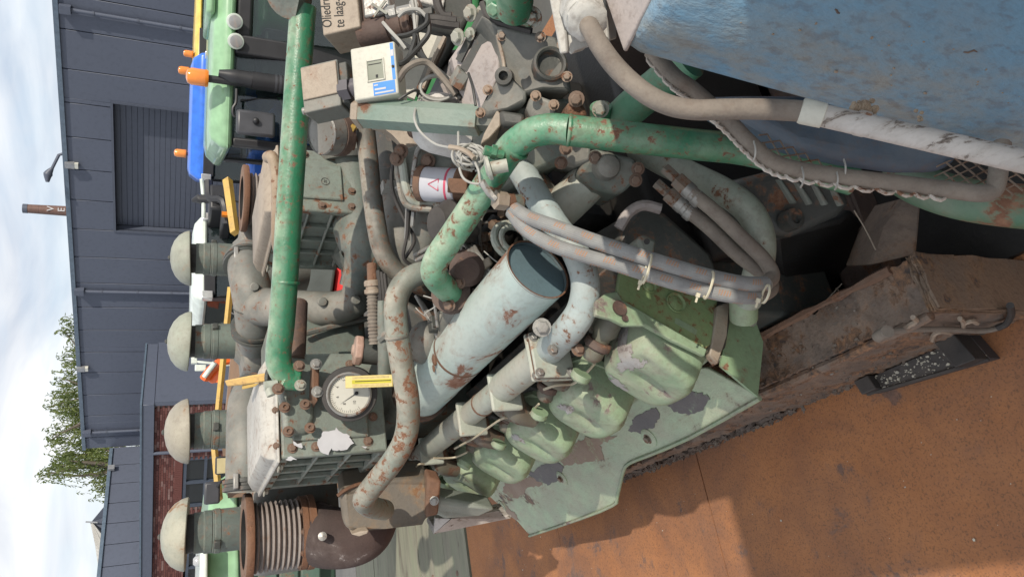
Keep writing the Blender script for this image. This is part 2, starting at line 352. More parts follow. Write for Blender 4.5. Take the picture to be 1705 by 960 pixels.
# --- main hall
A0 = V(16.82, 17.34, 0); WD = nrm(V(-8.49, 15.66, 0)); WN = nrm(V(-WD[1], WD[0], 0))
if np.dot(WN, -A0) < 0: WN = -WN
class Wall:
    def __init__(s, o, d, n): s.o, s.d, s.n = o, d, n
    def s_of(s, x, y): p = QP(x, y, s.o, s.n); return np.dot(p-s.o, s.d), p[2]
    def at(s, a, z, t=0): return s.o+s.d*a+s.n*t+EZ*z
    def box(s, mb, a0, a1, z0, z1, t0, t1):
        c = s.at((a0+a1)/2, (z0+z1)/2, (t0+t1)/2); return mb.box(c, (abs(a1-a0), abs(t1-t0), abs(z1-z0)), (s.d, s.n, EZ))
W1 = Wall(A0, WD, WN); HT = 3.3
hall = thing('industrial_hall', 'large anthracite clad industrial hall with a grey sectional door', 'hall', W1.at(8, GZ))
seam_y = [-150, -95, -45, -2, 55, 120, 175, 231, 284, 334, 382, 428, 471, 511, 549, 586, 620, 657, 692, 728, 745]
ss = [W1.s_of(150, y)[0] for y in seam_y]; ss[-1] = W1.s_of(137, 747)[0]
dr0, dz = W1.s_of(188, 172); dr1 = W1.s_of(193, 383)[0]
e0, ez = W1.s_of(246, 577); e1 = W1.s_of(243, 700)[0]
part('core', W1.box(MB(), -8, dr0-.05, GZ, HT-.06, -6, -.14), K['darkvoid'], hall)
mbc = MB(); W1.box(mbc, dr1+.05, ss[-1]-.03, GZ, HT-.06, -6, -.6); W1.box(mbc, dr0-.05, dr1+.05, GZ, HT-.06, -6, -.45)
part('core', mbc, K['darkvoid'], hall)
def spans(a, b, cuts):
    """split a..b where an opening begins or ends"""
    pts = sorted([a, b]+[c for c in cuts if a < c < b]); return list(zip(pts[:-1], pts[1:]))
for a, b in zip(ss[:-1], ss[1:]):
    for p_, q in spans(a, b, [dr0, dr1, e0, e1]):
        m_ = (p_+q)/2; z0 = dz if dr0 < m_ < dr1 else ez if e0 < m_ < e1 else GZ
        g0 = .012 if p_ == a else 0; g1 = .012 if q == b else 0
        part('wall_panel', W1.box(MB(), p_+g0, q-g1, z0, HT-.1, -.12, .0), K['clad'], hall, bevel=.008, seg=1)
co_ = MB(); W1.box(co_, -8, ss[-1]+.02, HT-.13, HT, -.3, .06); part('coping', co_, K['trim'], hall)
sd = part('sectional_door', W1.box(MB(), dr0, dr1, GZ, dz, -.40, -.36), K['clad2'], hall)
ns = 30; hh = (dz-GZ)/ns
for i in range(ns):
    part('door_slat', W1.box(MB(), dr0+.02, dr1-.02, GZ+i*hh+.003, GZ+(i+1)*hh-.003, -.36, -.335), K['clad2'], sd, bevel=.006, seg=1)
mbf = MB(); W1.box(mbf, dr0-.07, dr0, GZ, dz+.07, -.34, .03); W1.box(mbf, dr1, dr1+.07, GZ, dz+.07, -.34, .03); W1.box(mbf, dr0, dr1, dz, dz+.07, -.34, .03)
part('door_frame', mbf, K['clad2'], hall)
part('lintel_panel', W1.box(MB(), e0, e1, W1.s_of(281, 600)[1], ez, -.3, -.2), K['clad'], hall)
mbf = MB(); W1.box(mbf, e0-.06, e0, GZ, ez+.06, -.3, .02); W1.box(mbf, e0, e1, ez, ez+.06, -.3, .02); part('doorway_frame', mbf, K['clad'], hall)
for (x0, y0), (x1, y1) in (((112, 14), (325, 49)), ((135, 482), (330, 488)), ((147, 717), (240, 713))):
    a, z = W1.s_of(x0, y0)
    dpipe = MB().cyl(W1.at(a, z, .1), W1.at(a, GZ, .1), .055, n=12)
    W1.box(dpipe, a-.11, a+.11, z-.1, z+.18, .01, .22)
    o = part('downpipe', dpipe, K['clad'], hall)
    for k in range(3): part('pipe_clip', MB().cyl(W1.at(a, z-.6-1.1*k, .1), W1.at(a, z-.66-1.1*k, .1), .072, n=12), K['clad2'], o)
for x, y in ((121, 273), (139, 611)):
    a, z = W1.s_of(x, y); la = part('wall_lamp', W1.box(MB(), a-.09, a+.09, z-.05, z+.2, .0, .16), K['galv'], hall)
    part('lens', W1.box(MB(), a-.08, a+.08, z-.16, z-.05, .02, .15), K['lens'], la)
# floodlight on an arm at the roof edge
a, z = W1.s_of(104, 258); b_ = P(88, 284, np.linalg.norm(W1.at(a, HT))*1.0); t0 = W1.at(a, HT-.02, -.1)
d0 = ray(104, 258); d_ = t0[1]/d0[1]
fl = thing('flood_light', 'small floodlight on a bent arm at the roof edge of the hall', 'lamp', t0)
q = [t0, P(98, 258, d_), P(86, 282, d_)]
part('arm', MB().tube(q, .045, 8, 1), K['clad2'], fl); part('lamp_head', MB().tube([P(87, 280, d_), P(80, 290, d_), P(79, 303, d_)], [.05, .13, .05], 10, 4), K['clad2'], fl)
# --- lower wing, its wall running towards the camera on the left
C0 = W1.at(ss[-1], 0); zc = QP(183, 748, A0, WN)[2]; r = ray(161, 960); D0 = r*(zc/r[2]); D0 = V(D0[0], D0[1], 0)
w2d = nrm(D0-C0); w2n = V(w2d[1], -w2d[0], 0)
if np.dot(w2n, -C0) < 0: w2n = -w2n
W2 = Wall(C0, w2d, w2n); ln = np.linalg.norm(D0-C0)+4
wing = thing('lower_hall_wing', 'lower anthracite clad wing joined to the left end of the hall', 'hall', W2.at(3, GZ))
part('core', W2.box(MB(), .02, ln, GZ, zc-.06, -5, -.13), K['darkvoid'], wing)
nn = 11
for i in range(nn): part('wall_panel', W2.box(MB(), ln*i/nn+.012, ln*(i+1)/nn-.012, GZ, zc-.1, -.12, 0), K['clad'], wing, bevel=.008, seg=1)
part('coping', W2.box(MB(), .08, ln, zc-.12, zc, -.3, .07), K['trim'], wing)
a = W2.s_of(178, 782)[0]; la = part('wall_lamp', W2.box(MB(), a-.1, a+.1, zc-.25, zc-.02, .07, .2), K['galv'], wing)
# --- brick annex in front
B0 = V(6.59, 21.67, 0); B1 = V(2.60, 27.29, 0); bd = nrm(B1-B0); bn = V(bd[1], -bd[0], 0)
if np.dot(bn, -B0) < 0: bn = -bn
W3 = Wall(B0, bd, bn); bl = 9.0; bz = .80
annex = thing('brick_annex', 'low dark red brick annex with blue grey framed windows', 'building', W3.at(3, GZ))
wins = []
for (x0, y0, x1, y1) in ((306, 763, 355, 845), (310, 917, 350, 975)):
    a0, z1 = W3.s_of(x0, y0); a1, _ = W3.s_of(x0, y1); z0 = GZ+.75
    wins.append((a0, a1, z0, z1))
cb = MB(); W3.box(cb, 0, bl, GZ, GZ+.7, -3, -.03); W3.box(cb, 0, bl, wins[0][3]+.02, bz-.3, -3, -.03)
prev = 0
for a0, a1, z0, z1 in wins: W3.box(cb, prev, a0, GZ+.7, z1+.02, -3, -.03); prev = a1
W3.box(cb, prev, bl, GZ+.7, wins[0][3]+.02, -3, -.03); W3.box(cb, 0, bl, GZ+.7, wins[0][3], -3, -.5)
part('wall', cb, K['mortar'], annex)
bk = MB(); row = 0; z = bz-.32
while z > -2.0:
    off = .11*(row % 2); a = -.11+off
    while a < bl:
        hit = any(a0-.03 < a+.1 < a1+.03 and z > z0 and z-.06 < z1+.01 for a0, a1, z0, z1 in wins)
        if not hit and a > -.05: W3.box(bk, a+.005, a+.215, z-.055, z, -.03, .004*random.random())
        a += .22
    z -= .0655; row += 1
part('brickwork', bk, K['brick'], annex, smooth=0, kind='stuff')
for i in range(int((wins[0][1]-wins[0][0]+.4)/.075)):
    a = wins[0][0]-.2+i*.075; part('soldier_brick', W3.box(MB(), a+.004, a+.069, wins[0][3]+.02, wins[0][3]+.23, -.03, .014), K['brick'], annex, smooth=0)
part('fascia', W3.box(MB(), -.1, bl, bz-.31, bz, -3, .10), K['clad'], annex, bevel=.01, seg=1)
part('coping', W3.box(MB(), -.13, bl, bz, bz+.05, -3, .13), K['trim'], annex)
part('end_cladding', W3.box(MB(), -.16, -.02, GZ, bz-.32, -3, .05), K['clad'], annex)
for a0, a1, z0, z1 in wins:
    f = MB(); wd_ = .09
    W3.box(f, a0, a1, z1-wd_, z1, -.12, -.01); W3.box(f, a0, a1, z0, z0+wd_, -.12, -.01); W3.box(f, a0, a0+wd_, z0+wd_, z1-wd_, -.12, -.01); W3.box(f, a1-wd_, a1, z0+wd_, z1-wd_, -.12, -.01)
    W3.box(f, (a0+a1)/2-.05, (a0+a1)/2+.05, z0+wd_, z1-wd_, -.115, -.015)
    zz = z1-.62; W3.box(f, a0+wd_, (a0+a1)/2-.05, zz-.04, zz+.04, -.115, -.015); W3.box(f, (a0+a1)/2+.05, a1-wd_, zz-.04, zz+.04, -.115, -.015)
    win = part('window', f, K['wframe'], annex)
    for q0, q1 in ((a0+wd_, (a0+a1)/2-.05), ((a0+a1)/2+.05, a1-wd_)):
        part('pane', W3.box(MB(), q0, q1, zz+.04, z1-wd_, -.08, -.07), K['glass'], win); part('pane', W3.box(MB(), q0, q1, z0+wd_, zz-.04, -.08, -.07), K['glass'], win)
    bl_ = MB()
    for k in range(6): W3.box(bl_, a0+wd_, a1-wd_, z1-.2-.16*k, z1-.13-.16*k, -.3, -.27)
    part('blind', bl_, K['darkvoid'], win)
a = W3.s_of(330, 747)[0]; part('downpipe', MB().cyl(W3.at(a, bz-.3, .07), W3.at(a, GZ, .07), .05, n=12), K['clad'], annex)
# --- far roof and chimney
r0 = 46.
fh = thing('far_gable_roof', 'distant grey gabled roof with pale edge beyond the wing', 'roof', P(180, 880, r0)*V(1, 1, 0)+EZ*GZ)
a, b, c, d = P(152, 868, r0), P(182, 832, r0), P(186, 905, r0), P(154, 885, r0+8)
part('gable_wall', MB().prism([b, a, c, c-EZ*4, b-EZ*4], nrm(V(-a[0], -a[1], 0))*-3), K['clad'], fh)
a, b, c = P(150, 868, r0), P(158, 905, r0-2), P(166, 960, r0-3)
part('roof_slope', MB().prism([a, b, c, c-EZ*.9, b-EZ*.7, a-EZ*.1], nrm(V(a[0], a[1], 0))*4), plain('pale_roof', (.50, .50, .49), .7), fh)
part('finial', MB().cyl(P(163, 869, r0-.3), P(143, 868, r0-.3), .05, n=8), K['galv'], fh)
chd = 85.
ct = P(41, 347, chd); ctb = V(ct[0], ct[1], GZ)
ch = thing('brick_chimney', 'tall round brick chimney with white letters rising behind the hall roof', 'chimney', ctb)
part('shaft', MB().lathe(ctb, EZ, [(.95, 0), (.53, ct[2]-GZ-.35), (.53, ct[2]-GZ-.33)], 16), worn('chimney_brick', (.17, .095, .075), (.13, .075, .06), 0, dust=0, nscale=2, stretch=(1, 1, 3)), ch)
part('cap', MB().lathe(ctb+EZ*(ct[2]-GZ-.32), EZ, [(.56, 0), (.56, .5), (.45, .52)], 16), K['clad2'], ch)
for k in range(5): part('iron_band', MB().lathe(ctb+EZ*(ct[2]-GZ-1.6-1.0*k), EZ, [(.555+.02*k, 0), (.555+.02*k, .12)], 16), K['darkvoid'], ch)
def text_mesh(name, s, size, th=.002, shear=0):
    cu = bpy.data.curves.new(name, 'FONT'); cu.body = s; cu.size = size; cu.extrude = th; cu.shear = shear; cu.resolution_u = 3
    o = bpy.data.objects.new(name, cu); COL.objects.link(o); bpy.context.view_layer.update()
    me = bpy.data.meshes.new_from_object(o.evaluated_get(bpy.context.evaluated_depsgraph_get())); COL.objects.unlink(o); bpy.data.objects.remove(o); return me
cn_ = nrm(V(-ct[0], -ct[1], 0)+V(.5, -.35, 0)*60); cu_ = np.cross(EZ, cn_)
for k, chh in enumerate('VEL'):
    me = text_mesh('letter', chh, 1.05, .02); me.materials.append(K['paper'])
    place('letter', me, ctb+cn_*.62+EZ*(ct[2]-GZ-3.05-1.12*k)-cu_*.35, cn_, 1, ch, up=cu_)
# --- willows behind the hall
leafm = [worn('willow_leaf', (.10, .135, .04), (.075, .11, .03), 0, dust=0, nscale=1.2, rough=.5, bump=0), worn('willow_leaf_light', (.17, .20, .06), (.13, .165, .05), 0, dust=0, nscale=1.2, rough=.5, bump=0)]
for m_ in leafm:
    t_ = m_.node_tree; b_ = t_.nodes['Principled BSDF']; tr = t_.nodes.new('ShaderNodeBsdfTranslucent'); tr.inputs[0].default_value = (.20, .26, .05, 1)
    ms = t_.nodes.new('ShaderNodeMixShader'); ms.inputs[0].default_value = .35; out = t_.nodes['Material Output']
    t_.links.new(b_.outputs[0], ms.inputs[1]); t_.links.new(tr.outputs[0], ms.inputs[2]); t_.links.new(ms.outputs[0], out.inputs[0])
barkm = worn('willow_bark', (.10, .08, .055), None, 0, dust=0, nscale=3)
def willow(label, base, limbs, dist, seed):
    rg = np.random.default_rng(seed); bb_ = P(*base, dist); root = V(bb_[0], bb_[1], GZ)
    t = thing('willow_tree', label, 'tree', root, 'willows behind the hall')
    br = MB(); fork = root+EZ*4.5; br.tube([root, root+EZ*2.5+V(.1, .1, 0), fork], [.5, .4, .34], 10, 4)
    LV = [[], []]
    for x, y, n, spread in limbs:
        tip = P(x, y, dist)+nrm(V(bb_[0], bb_[1], 0))*rg.uniform(-2.2, 2.2)
        mid = fork*.45+tip*.55+EZ*.3+rg.normal(0, .3, 3); br.tube([fork, mid, tip], [.16, .08, .02], 6, 5)
        for k in range(n):
            s = rg.uniform(.25, 1); st = fork*(1-s)+tip*s if s < .5 else mid*(2-2*s)+tip*(2*s-1)
            st = tip+rg.normal(0, spread, 3)*V(1, 1, .6) if rg.random() < .8 else st+rg.normal(0, spread*.6, 3)
            dr = nrm(rg.normal(0, 1, 3)*V(1, 1, .25)); ln_ = rg.uniform(.5, 1.5); kk = int(ln_*13)
            wch = 0 if rg.random() < .6 else 1
            for j in range(kk):
                u_ = j/kk; p = st+dr*ln_*.45*u_-EZ*ln_*u_*u_*.9
                ld = nrm(dr*.4-EZ*(.5+u_)+rg.normal(0, .5, 3)); sd_ = nrm(np.cross(ld, rg.normal(0, 1, 3)))
                l_, w_ = rg.uniform(.16, .3), rg.uniform(.03, .05)
                LV[wch].append([p, p+ld*l_*.5+sd_*w_, p+ld*l_, p+ld*l_*.5-sd_*w_])
    part('trunk', br, barkm, t)
    for i in (0, 1):
        a = np.array(LV[i]); mb = MB(); mb.v = [tuple(p) for p in a.reshape(-1, 3)]; mb.f = [tuple(range(4*j, 4*j+4)) for j in range(len(a))]
        o = part('crown', mb, leafm[i], t, kind='stuff', smooth=0)
W_ = [(112, 552, 30, .45), (122, 575, 40, .6), (118, 600, 40, .6), (104, 628, 25, .5), (122, 640, 60, .7), (95, 655, 30, .5), (112, 668, 60, .7), (88, 676, 25, .35), (128, 690, 50, .6), (104, 690, 40, .6), (115, 714, 35, .6), (84, 733, 22, .35), (95, 722, 20, .4)]
willow('bushy willow with drooping sprays behind the middle of the hall roof', (300, 650), W_, 47, 3)
W_ = [(76, 785, 26, .35), (92, 775, 45, .45), (110, 765, 60, .6), (130, 755, 70, .7), (150, 760, 70, .7), (165, 775, 60, .6), (150, 795, 45, .55), (166, 812, 35, .4), (140, 735, 50, .6), (170, 745, 50, .5), (66, 792, 12, .25), (105, 748, 25, .5)]
willow('willow leaning left above the step between hall and wing', (300, 770), W_, 45, 5)
# ================================================================== VEHICLES BEHIND THE ENGINE
def carpaint(n, c, rough=.3): m = plain(n, c, rough); m.node_tree.nodes['Principled BSDF'].inputs['Coat Weight'].default_value = .4; return m
K['tgreen'] = carpaint('tractor_light_green', (.27, .46, .27)); K['tgreen2'] = carpaint('tractor_mid_green', (.06, .24, .09))
K['tblue'] = carpaint('tractor_blue', (.03, .16, .66)); K['tyellow'] = carpaint('tractor_roof_yellow', (.72, .50, .10)); K['twhite'] = carpaint('tractor_white', (.62, .68, .62))
K['torange'] = carpaint('loader_orange', (.80, .14, .02)); K['tred'] = carpaint('signal_red', (.72, .02, .02), .5)
K['plast'] = plain('black_plastic', (.025, .025, .028), .45); K['amber'] = carpaint('amber_lens', (.74, .23, .03), .12); K['inner'] = plain('cab_interior', (.07, .08, .075), .8)
K['mirror'] = plain('mirror_back', (.055, .057, .065), .4); K['refl'] = plain('lamp_glass', (.55, .55, .55), .12, .4)
class Fr:
    def __init__(s, o, yaw):
        c, n = math.cos(yaw), math.sin(yaw); s.o = np.asarray(o, float); s.r = V(c, n, 0); s.b = V(-n, c, 0)
    def p(s, x, y, z): return s.o+s.r*x+s.b*y+EZ*z
    def bb(s, mb, a, b): a = np.array(a, float); b = np.array(b, float); c = (a+b)/2; return mb.box(s.p(*c), np.abs(b-a), (s.r, s.b, EZ))
def pane(f, x0, x1, z0, z1, yb, yt): return MB().prism([f.p(x0, yb, z0), f.p(x1, yb, z0), f.p(x1, yt, z1), f.p(x0, yt, z1)], f.b*.01)
def beacon(parent, p, r, h):
    st = part('beacon_stem', MB().cyl(p-EZ*h*1.5, p, r*.45, n=10), K['plast'], parent)
    part('beacon', MB().lathe(p, EZ, [(r*.95, 0), (r*1.05, h*.1), (r, h*.2), (r, h*.75), (r*.8, h*.93), (r*.3, h)], 18), K['amber'], parent)
def wheelset(t, f, pts):
    for x, y, R_, w_ in pts:
        wh = part('wheel', MB().lathe(f.p(x, y, 0)*V(1, 1, 0)+EZ*(GZ+R_), f.r, [(R_*.55, -w_/2), (R_*.95, -w_/2), (R_, -w_*.35), (R_, w_*.35), (R_*.95, w_/2), (R_*.55, w_/2)], 30), K['plast'], t)
        part('rim', MB().lathe(f.p(x, y, 0)*V(1, 1, 0)+EZ*(GZ+R_), f.r, [(R_*.1, -w_*.42), (R_*.56, -w_*.42), (R_*.56, w_*.42), (R_*.1, w_*.42)], 24), K['tyellow'], wh)
def roofslab(f, w, dp, h, z, ov=0.): 
    mb = MB(); prof = [(-ov, 0), (-ov-.02, h*.35), (.06-ov, h*.85), (.16, h)]
    rings = []
    for i, zz in prof: rings.append([f.p(x, y, z+zz) for x, y in ((i, i), (w-i, i), (w-i, dp-i), (i, dp-i))])
    return mb.ring_tube(rings)
# big light green tractor, cab front facing the camera
f = Fr(QZ(386, 246, -.39), -.50)
gt = thing('green_tractor', 'light green tractor cab with amber beacon and two round work lights', 'tractor', f.p(.8, .8, 0)*V(1, 1, 0)+EZ*GZ, 'tractors parked in the yard')
part('roof', roofslab(f, 2.0, 1.5, .19, 0.0), K['tgreen'], gt, bevel=.05, seg=4)
part('roof_hatch', MB().box(f.p(1.55, .45, .20), (.9, .9, .07), (f.r, f.b, EZ)), K['tgreen'], gt, bevel=.03)
fa = MB(); f.bb(fa, (.95, .03, -.14), (1.98, .25, -.002)); part('light_panel', fa, K['plast'], gt, bevel=.03)
for sx, sy in ((391, 36), (393, 69)):
    p = QP(sx, sy, f.p(0, -.06, 0), f.b); n = nrm(-f.b-EZ*.15+f.r*-.25)
    l = part('work_light', MB().lathe(p-n*.02, n, [(.02, -.12), (.05, -.1), (.062, -.02), (.066, 0), (.066, .02), (.058, .025)], 24), K['twhite'], gt)
    part('lens', MB().lathe(p-n*.02, n, [(.055, .02), (.05, .028), (.02, .034)], 24), K['refl'], l)
# pillars, panes, interior
for nm, a, b in (('pillar', (.02, .03, -1.3), (.10, .13, 0)), ('pillar', (.80, .0, -1.3), (.97, .13, 0)), ('pillar', (1.9, .03, -1.3), (1.98, .12, 0)), ('pillar', (.03, 1.35, -1.3), (.12, 1.45, 0)), ('pillar', (1.86, 1.35, -1.3), (1.96, 1.45, 0))):
    part(nm, f.bb(MB(), a, b), K['plast'], gt, bevel=.02)
for a, b in ((.10, .80), (.97, 1.9)): part('windscreen', pane(f, a, b, -1.25, -.02, -.16, .09), K['cabglass'], gt)
part('rear_window', f.bb(MB(), (.12, 1.39, -1.1), (1.86, 1.40, -.02)), K['cabglass'], gt)
part('side_window', f.bb(MB(), (.055, .13, -1.25), (.065, 1.35, -.02)), K['cabglass'], gt)
itr = MB(); f.bb(itr, (.3, .7, -1.3), (1.7, 1.2, -.75)); f.bb(itr, (.75, .95, -.75), (1.25, 1.15, -.25)); f.bb(itr, (1.25, .35, -1.2), (1.35, .5, -.5)); itr.tube([f.p(.55, .4, -1.2), f.p(.6, .35, -.55)], .03, 8, 1)
part('dashboard_cover', MB().box(QP(452, 110, f.p(0, .32, 0), f.b), (.55, .5, .22), (f.r, f.b, EZ)), K['mirror'], gt, bevel=.05)
part('blue_bundle', MB().sphere(QP(432, 158, f.p(0, .9, 0), f.b), .16, 12, (1.6, .8, .9)), K['tblue'], gt)
part('grab_lever', MB().tube([QP(462, 158, f.p(0, .2, 0), f.b), QP(468, 168, f.p(0, .2, 0), f.b), QP(472, 176, f.p(0, .2, 0), f.b)], .014, 8, 3), K['tgreen'], gt)
part('seat_and_console', itr, K['inner'], gt, bevel=.03)
part('steering_wheel', MB().tube([f.p(.62+.2*math.cos(a), .32+.08*math.sin(a), -.62+.16*math.sin(a)) for a in np.linspace(0, 6.283, 20)], .015, 8, 1), K['plast'], gt)
part('yellow_plate', MB().box(QP(445, 86, f.p(0, .3, 0), f.b), (.10, .01, .14), (f.r, f.b, EZ)), K['tyellow'], gt)
ex = QP(440, 137, f.p(0, -.12, 0), f.b)
exs = part('exhaust_stack', MB().cyl(ex-EZ*1.0, ex+EZ*.10, .075, n=18), K['plast'], gt)
for k in range(12): part('cooling_slot', MB().lathe(ex-EZ*(.1+.035*k), EZ, [(.078, 0), (.078, .018)], 18), K['mirror'], exs)
part('exhaust_tip', MB().tube([ex+EZ*.1, ex+EZ*.25+f.r*.01, ex+EZ*.36+f.r*.02], [.07, .06, .03], 14, 4), K['plast'], gt)
p = QP(347, 131, f.p(0, -.1, 0), f.b); beacon(gt, p, .07, .17)
ma = [QP(x, y, f.p(0, -.12, 0), f.b) for x, y in ((394, 148), (393, 170), (388, 180), (389, 192), (400, 196), (424, 199))]
mi = part('mirror', MB().box(QP(426, 206, f.p(0, -.2, 0), f.b), (.215, .06, .31), (nrm(f.r+f.b*.15), f.b, EZ)), K['mirror'], gt, bevel=.025)
part('mirror_arm', MB().tube(ma, .012, 8, 4), K['plast'], mi); part('mirror_clamp', MB().sphere(QP(426, 201, f.p(0, -.25, 0), f.b), .028), K['plast'], mi)
hd = MB(); f.bb(hd, (.45, -.6, -2.0), (1.9, .03, -1.22)); part('hood', hd, K['tgreen2'], gt, bevel=.08, seg=3)
bd_ = MB(); f.bb(bd_, (.0, .02, -1.9), (2.0, 1.5, -1.3)); part('body', bd_, K['tgreen2'], gt, bevel=.05)
part('left_fender', f.bb(MB(), (-.05, .1, -1.5), (.45, 1.4, -1.25)), K['tgreen2'], gt, bevel=.05)
part('wiper', MB().tube([QP(400, 168, f.p(0, .06, 0), f.b), QP(470, 160, f.p(0, .06, 0), f.b)], .008, 6, 1), K['plast'], gt)
wheelset(gt, f, ((0, 1.2, .85, .5), (2.0, 1.2, .85, .5), (.2, -.3, .6, .4), (1.9, -.3, .6, .4)))
def small_tractor(name, label, o, yaw, w, dp, roofmat, bodymat, bpos=None, h=.17, hoodz=-.75, roofrake=0):
    f = Fr(o, yaw); t = thing(name, label, 'tractor', f.p(w/2, dp/2, 0)*V(1, 1, 0)+EZ*GZ, 'tractors parked in the yard')
    part('roof', roofslab(f, w, dp, h, 0), roofmat, t, bevel=.04, seg=3)
    fb = MB(); f.bb(fb, (.05, -.03, -.09), (w*.45, .05, .04)); part('roof_light_bar', fb, K['plast'], t, bevel=.01)
    for x, y in ((.02, .02), (w-.08, .02), (.02, dp-.1), (w-.08, dp-.1)): part('pillar', f.bb(MB(), (x, y, -1.2), (x+.06, y+.08, 0)), K['plast'], t)
    part('windscreen', pane(f, .03, w-.03, -1.15, -.01, -.34, .03), K['cabglass'], t); part('rear_window', f.bb(MB(), (.08, dp-.06, -1.15), (w-.08, dp-.05, -.01)), K['cabglass'], t)
    part('side_window', f.bb(MB(), (.045, .1, -1.15), (.055, dp-.1, -.01)), K['cabglass'], t); part('side_window', f.bb(MB(), (w-.055, .1, -1.15), (w-.045, dp-.1, -.01)), K['cabglass'], t)
    s = MB(); f.bb(s, (w*.3, dp*.45, -1.2), (w*.7, dp*.75, -.35)); f.bb(s, (.25, .15, -1.2), (w-.25, .4, -.8)); part('seat_and_dashboard', s, K['inner'], t, bevel=.04)
    b = MB(); f.bb(b, (.2, -1.3, -1.75), (w-.2, 0, hoodz)); part('hood', b, bodymat, t, bevel=.12, seg=4)
    b = MB(); f.bb(b, (0, 0, -1.9), (w, dp, -1.2)); part('body', b, bodymat, t, bevel=.06)
    for x in (-.02, w-.08): part('front_lamp', f.bb(MB(), (x, -.06, -.06), (x+.1, .03, .06)), K['refl'], t, bevel=.01)
    m_ = part('mirror', f.bb(MB(), (-.35, -.1, -.75), (-.15, -.06, -.4)), K['mirror'], t, bevel=.015); part('mirror_arm', MB().tube([f.p(.03, .03, -.2), f.p(-.2, -.05, -.25), f.p(-.25, -.07, -.4)], .012, 6, 4), K['plast'], m_)
    if bpos is not None: beacon(t, bpos, .055, .15)
    wheelset(t, f, ((-.05, dp*.6, .8, .45), (w+.05, dp*.6, .8, .45), (.15, -.9, .5, .32), (w-.15, -.9, .5, .32)))
    return t, f
def pd(x, y, f): return QP(x, y, f, nrm(V(f[0], f[1], 0)))
o_ = P(343, 300, 9.2); tb_, fb_ = small_tractor('blue_tractor', 'blue roofed tractor with sloping windscreen parked behind the light green cab', o_, -.56, 1.6, 1.3, K['tblue'], K['tblue'], P(310, 256, 9.6), h=.22, hoodz=-.58)
part('engine_cover', MB().box(P(432, 272, 8.0), (.42, .5, .26), (fb_.r, fb_.b, EZ)), K['tblue'], tb_, bevel=.06, seg=3)
o_ = P(335, 118, 11.5); small_tractor('yellow_tractor', 'yellow roofed tractor half hidden behind the light green cab roof', o_, -.2, 1.7, 1.7, K['tyellow'], K['tgreen2'], P(322, 91, 11.6), h=.12)
o_ = P(345, 497, 8.3); small_tractor('white_tractor', 'white roofed tractor seen between the two mushroom caps right of the pipe', o_, .05, 1.15, 1.5, K['twhite'], K['plast'], None, h=.17)
o_ = P(338, 134, 14); bt = thing('beacon_mast', 'small amber beacon on a mast behind the big amber beacon', 'beacon', V(o_[0], o_[1], GZ))
part('mast', MB().cyl(V(o_[0], o_[1], GZ), P(316, 119, 14), .03, n=8), K['plast'], bt); beacon(bt, P(315, 119, 14), .08, .2)
# black excavator parts: seat back, exhaust and white bar between blue and white tractors
ld = thing('black_loader', 'black loader frame with white upright between the blue and white tractors', 'loader', P(340, 330, 9)*V(1, 1, 0)+EZ*GZ)
q = P(345, 330, 8.6)
part('upright', MB().tube([P(336, 298, 8.6), P(339, 330, 8.6), P(339, 362, 8.6)], .025, 8, 3), K['twhite'], ld)
part('lift_arm', MB().tube([P(347, 302, 8.6), P(350, 330, 8.5), P(372, 335, 8.4), P(378, 372, 8.4)], .05, 8, 3), K['plast'], ld)
part('cabin_frame', MB().box(P(362, 345, 8.7), (.35, .5, .2)).box(P(375, 365, 8.7), (.4, .5, .12)).box(P(390, 340, 8.9)-EZ*.9, (.7, .8, 1.6)), K['plast'], ld, bevel=.03)
part('exhaust_pipe', MB().tube([P(320, 334, 8.6), P(332, 331, 8.6), P(350, 331, 8.6)], [.02, .06, .05], 10, 4), K['plast'], ld)
part('side_lamp', MB().box(P(376, 357, 8.3), (.05, .05, .09)), K['amber'], ld)
part('wheel', MB().lathe(P(400, 345, 8.8)*V(1, 1, 0)+EZ*(GZ+.6), EX, [(.3, -.15), (.6, -.15), (.6, .15), (.3, .15)], 26), K['plast'], ld)
# orange bucket loader and mirrors seen between the caps
ol = thing('orange_front_loader', 'orange triangular loader linkage with white ram beside the dark doorway', 'loader', P(350, 620, 9)*V(1, 1, 0)+EZ*GZ)
part('bracket', MB().prism([P(337, 628, 9), P(364, 600, 9), P(366, 636, 9), P(352, 638, 9)], nrm(ray(350, 620))*.12), K['torange'], ol, bevel=.01)
part('lift_arm', MB().tube([P(340, 630, 8.95), P(365, 603, 8.95), P(420, 590, 9.2), P(440, 580, 9.6)], .06, 8, 2), K['torange'], ol)
part('ram', MB().cyl(P(340, 627, 8.85), P(358, 603, 8.85), .03, n=10), K['twhite'], ol)
part('mast', MB().cyl(P(400, 600, 9.1)*V(1, 1, 0)+EZ*GZ, P(400, 600, 9.1), .12, n=10), K['torange'], ol)
ms = thing('mirror_pole', 'white pole with two small white mirrors beside the dark doorway', 'mirror', P(380, 603, 9.4)*V(1, 1, 0)+EZ*GZ)
part('pole', MB().cyl(P(320, 601, 9.4), P(380, 607, 9.4), .018, n=8).cyl(P(380, 607, 9.4), P(380, 607, 9.4)*V(1, 1, 0)+EZ*GZ, .018, n=8).cyl(P(335, 545, 9.4), P(326, 601, 9.4), .014, n=8), K['twhite'], ms)
part('mirror', MB().box(P(334, 612, 9.35), (.09, .03, .14)), K['twhite'], ms, bevel=.012); part('mirror', MB().box(P(333, 541, 9.35), (.09, .03, .1)), K['twhite'], ms, bevel=.012)
part('clamp', MB().box(P(323, 600, 9.4), (.09, .06, .07)), K['twhite'], ms)
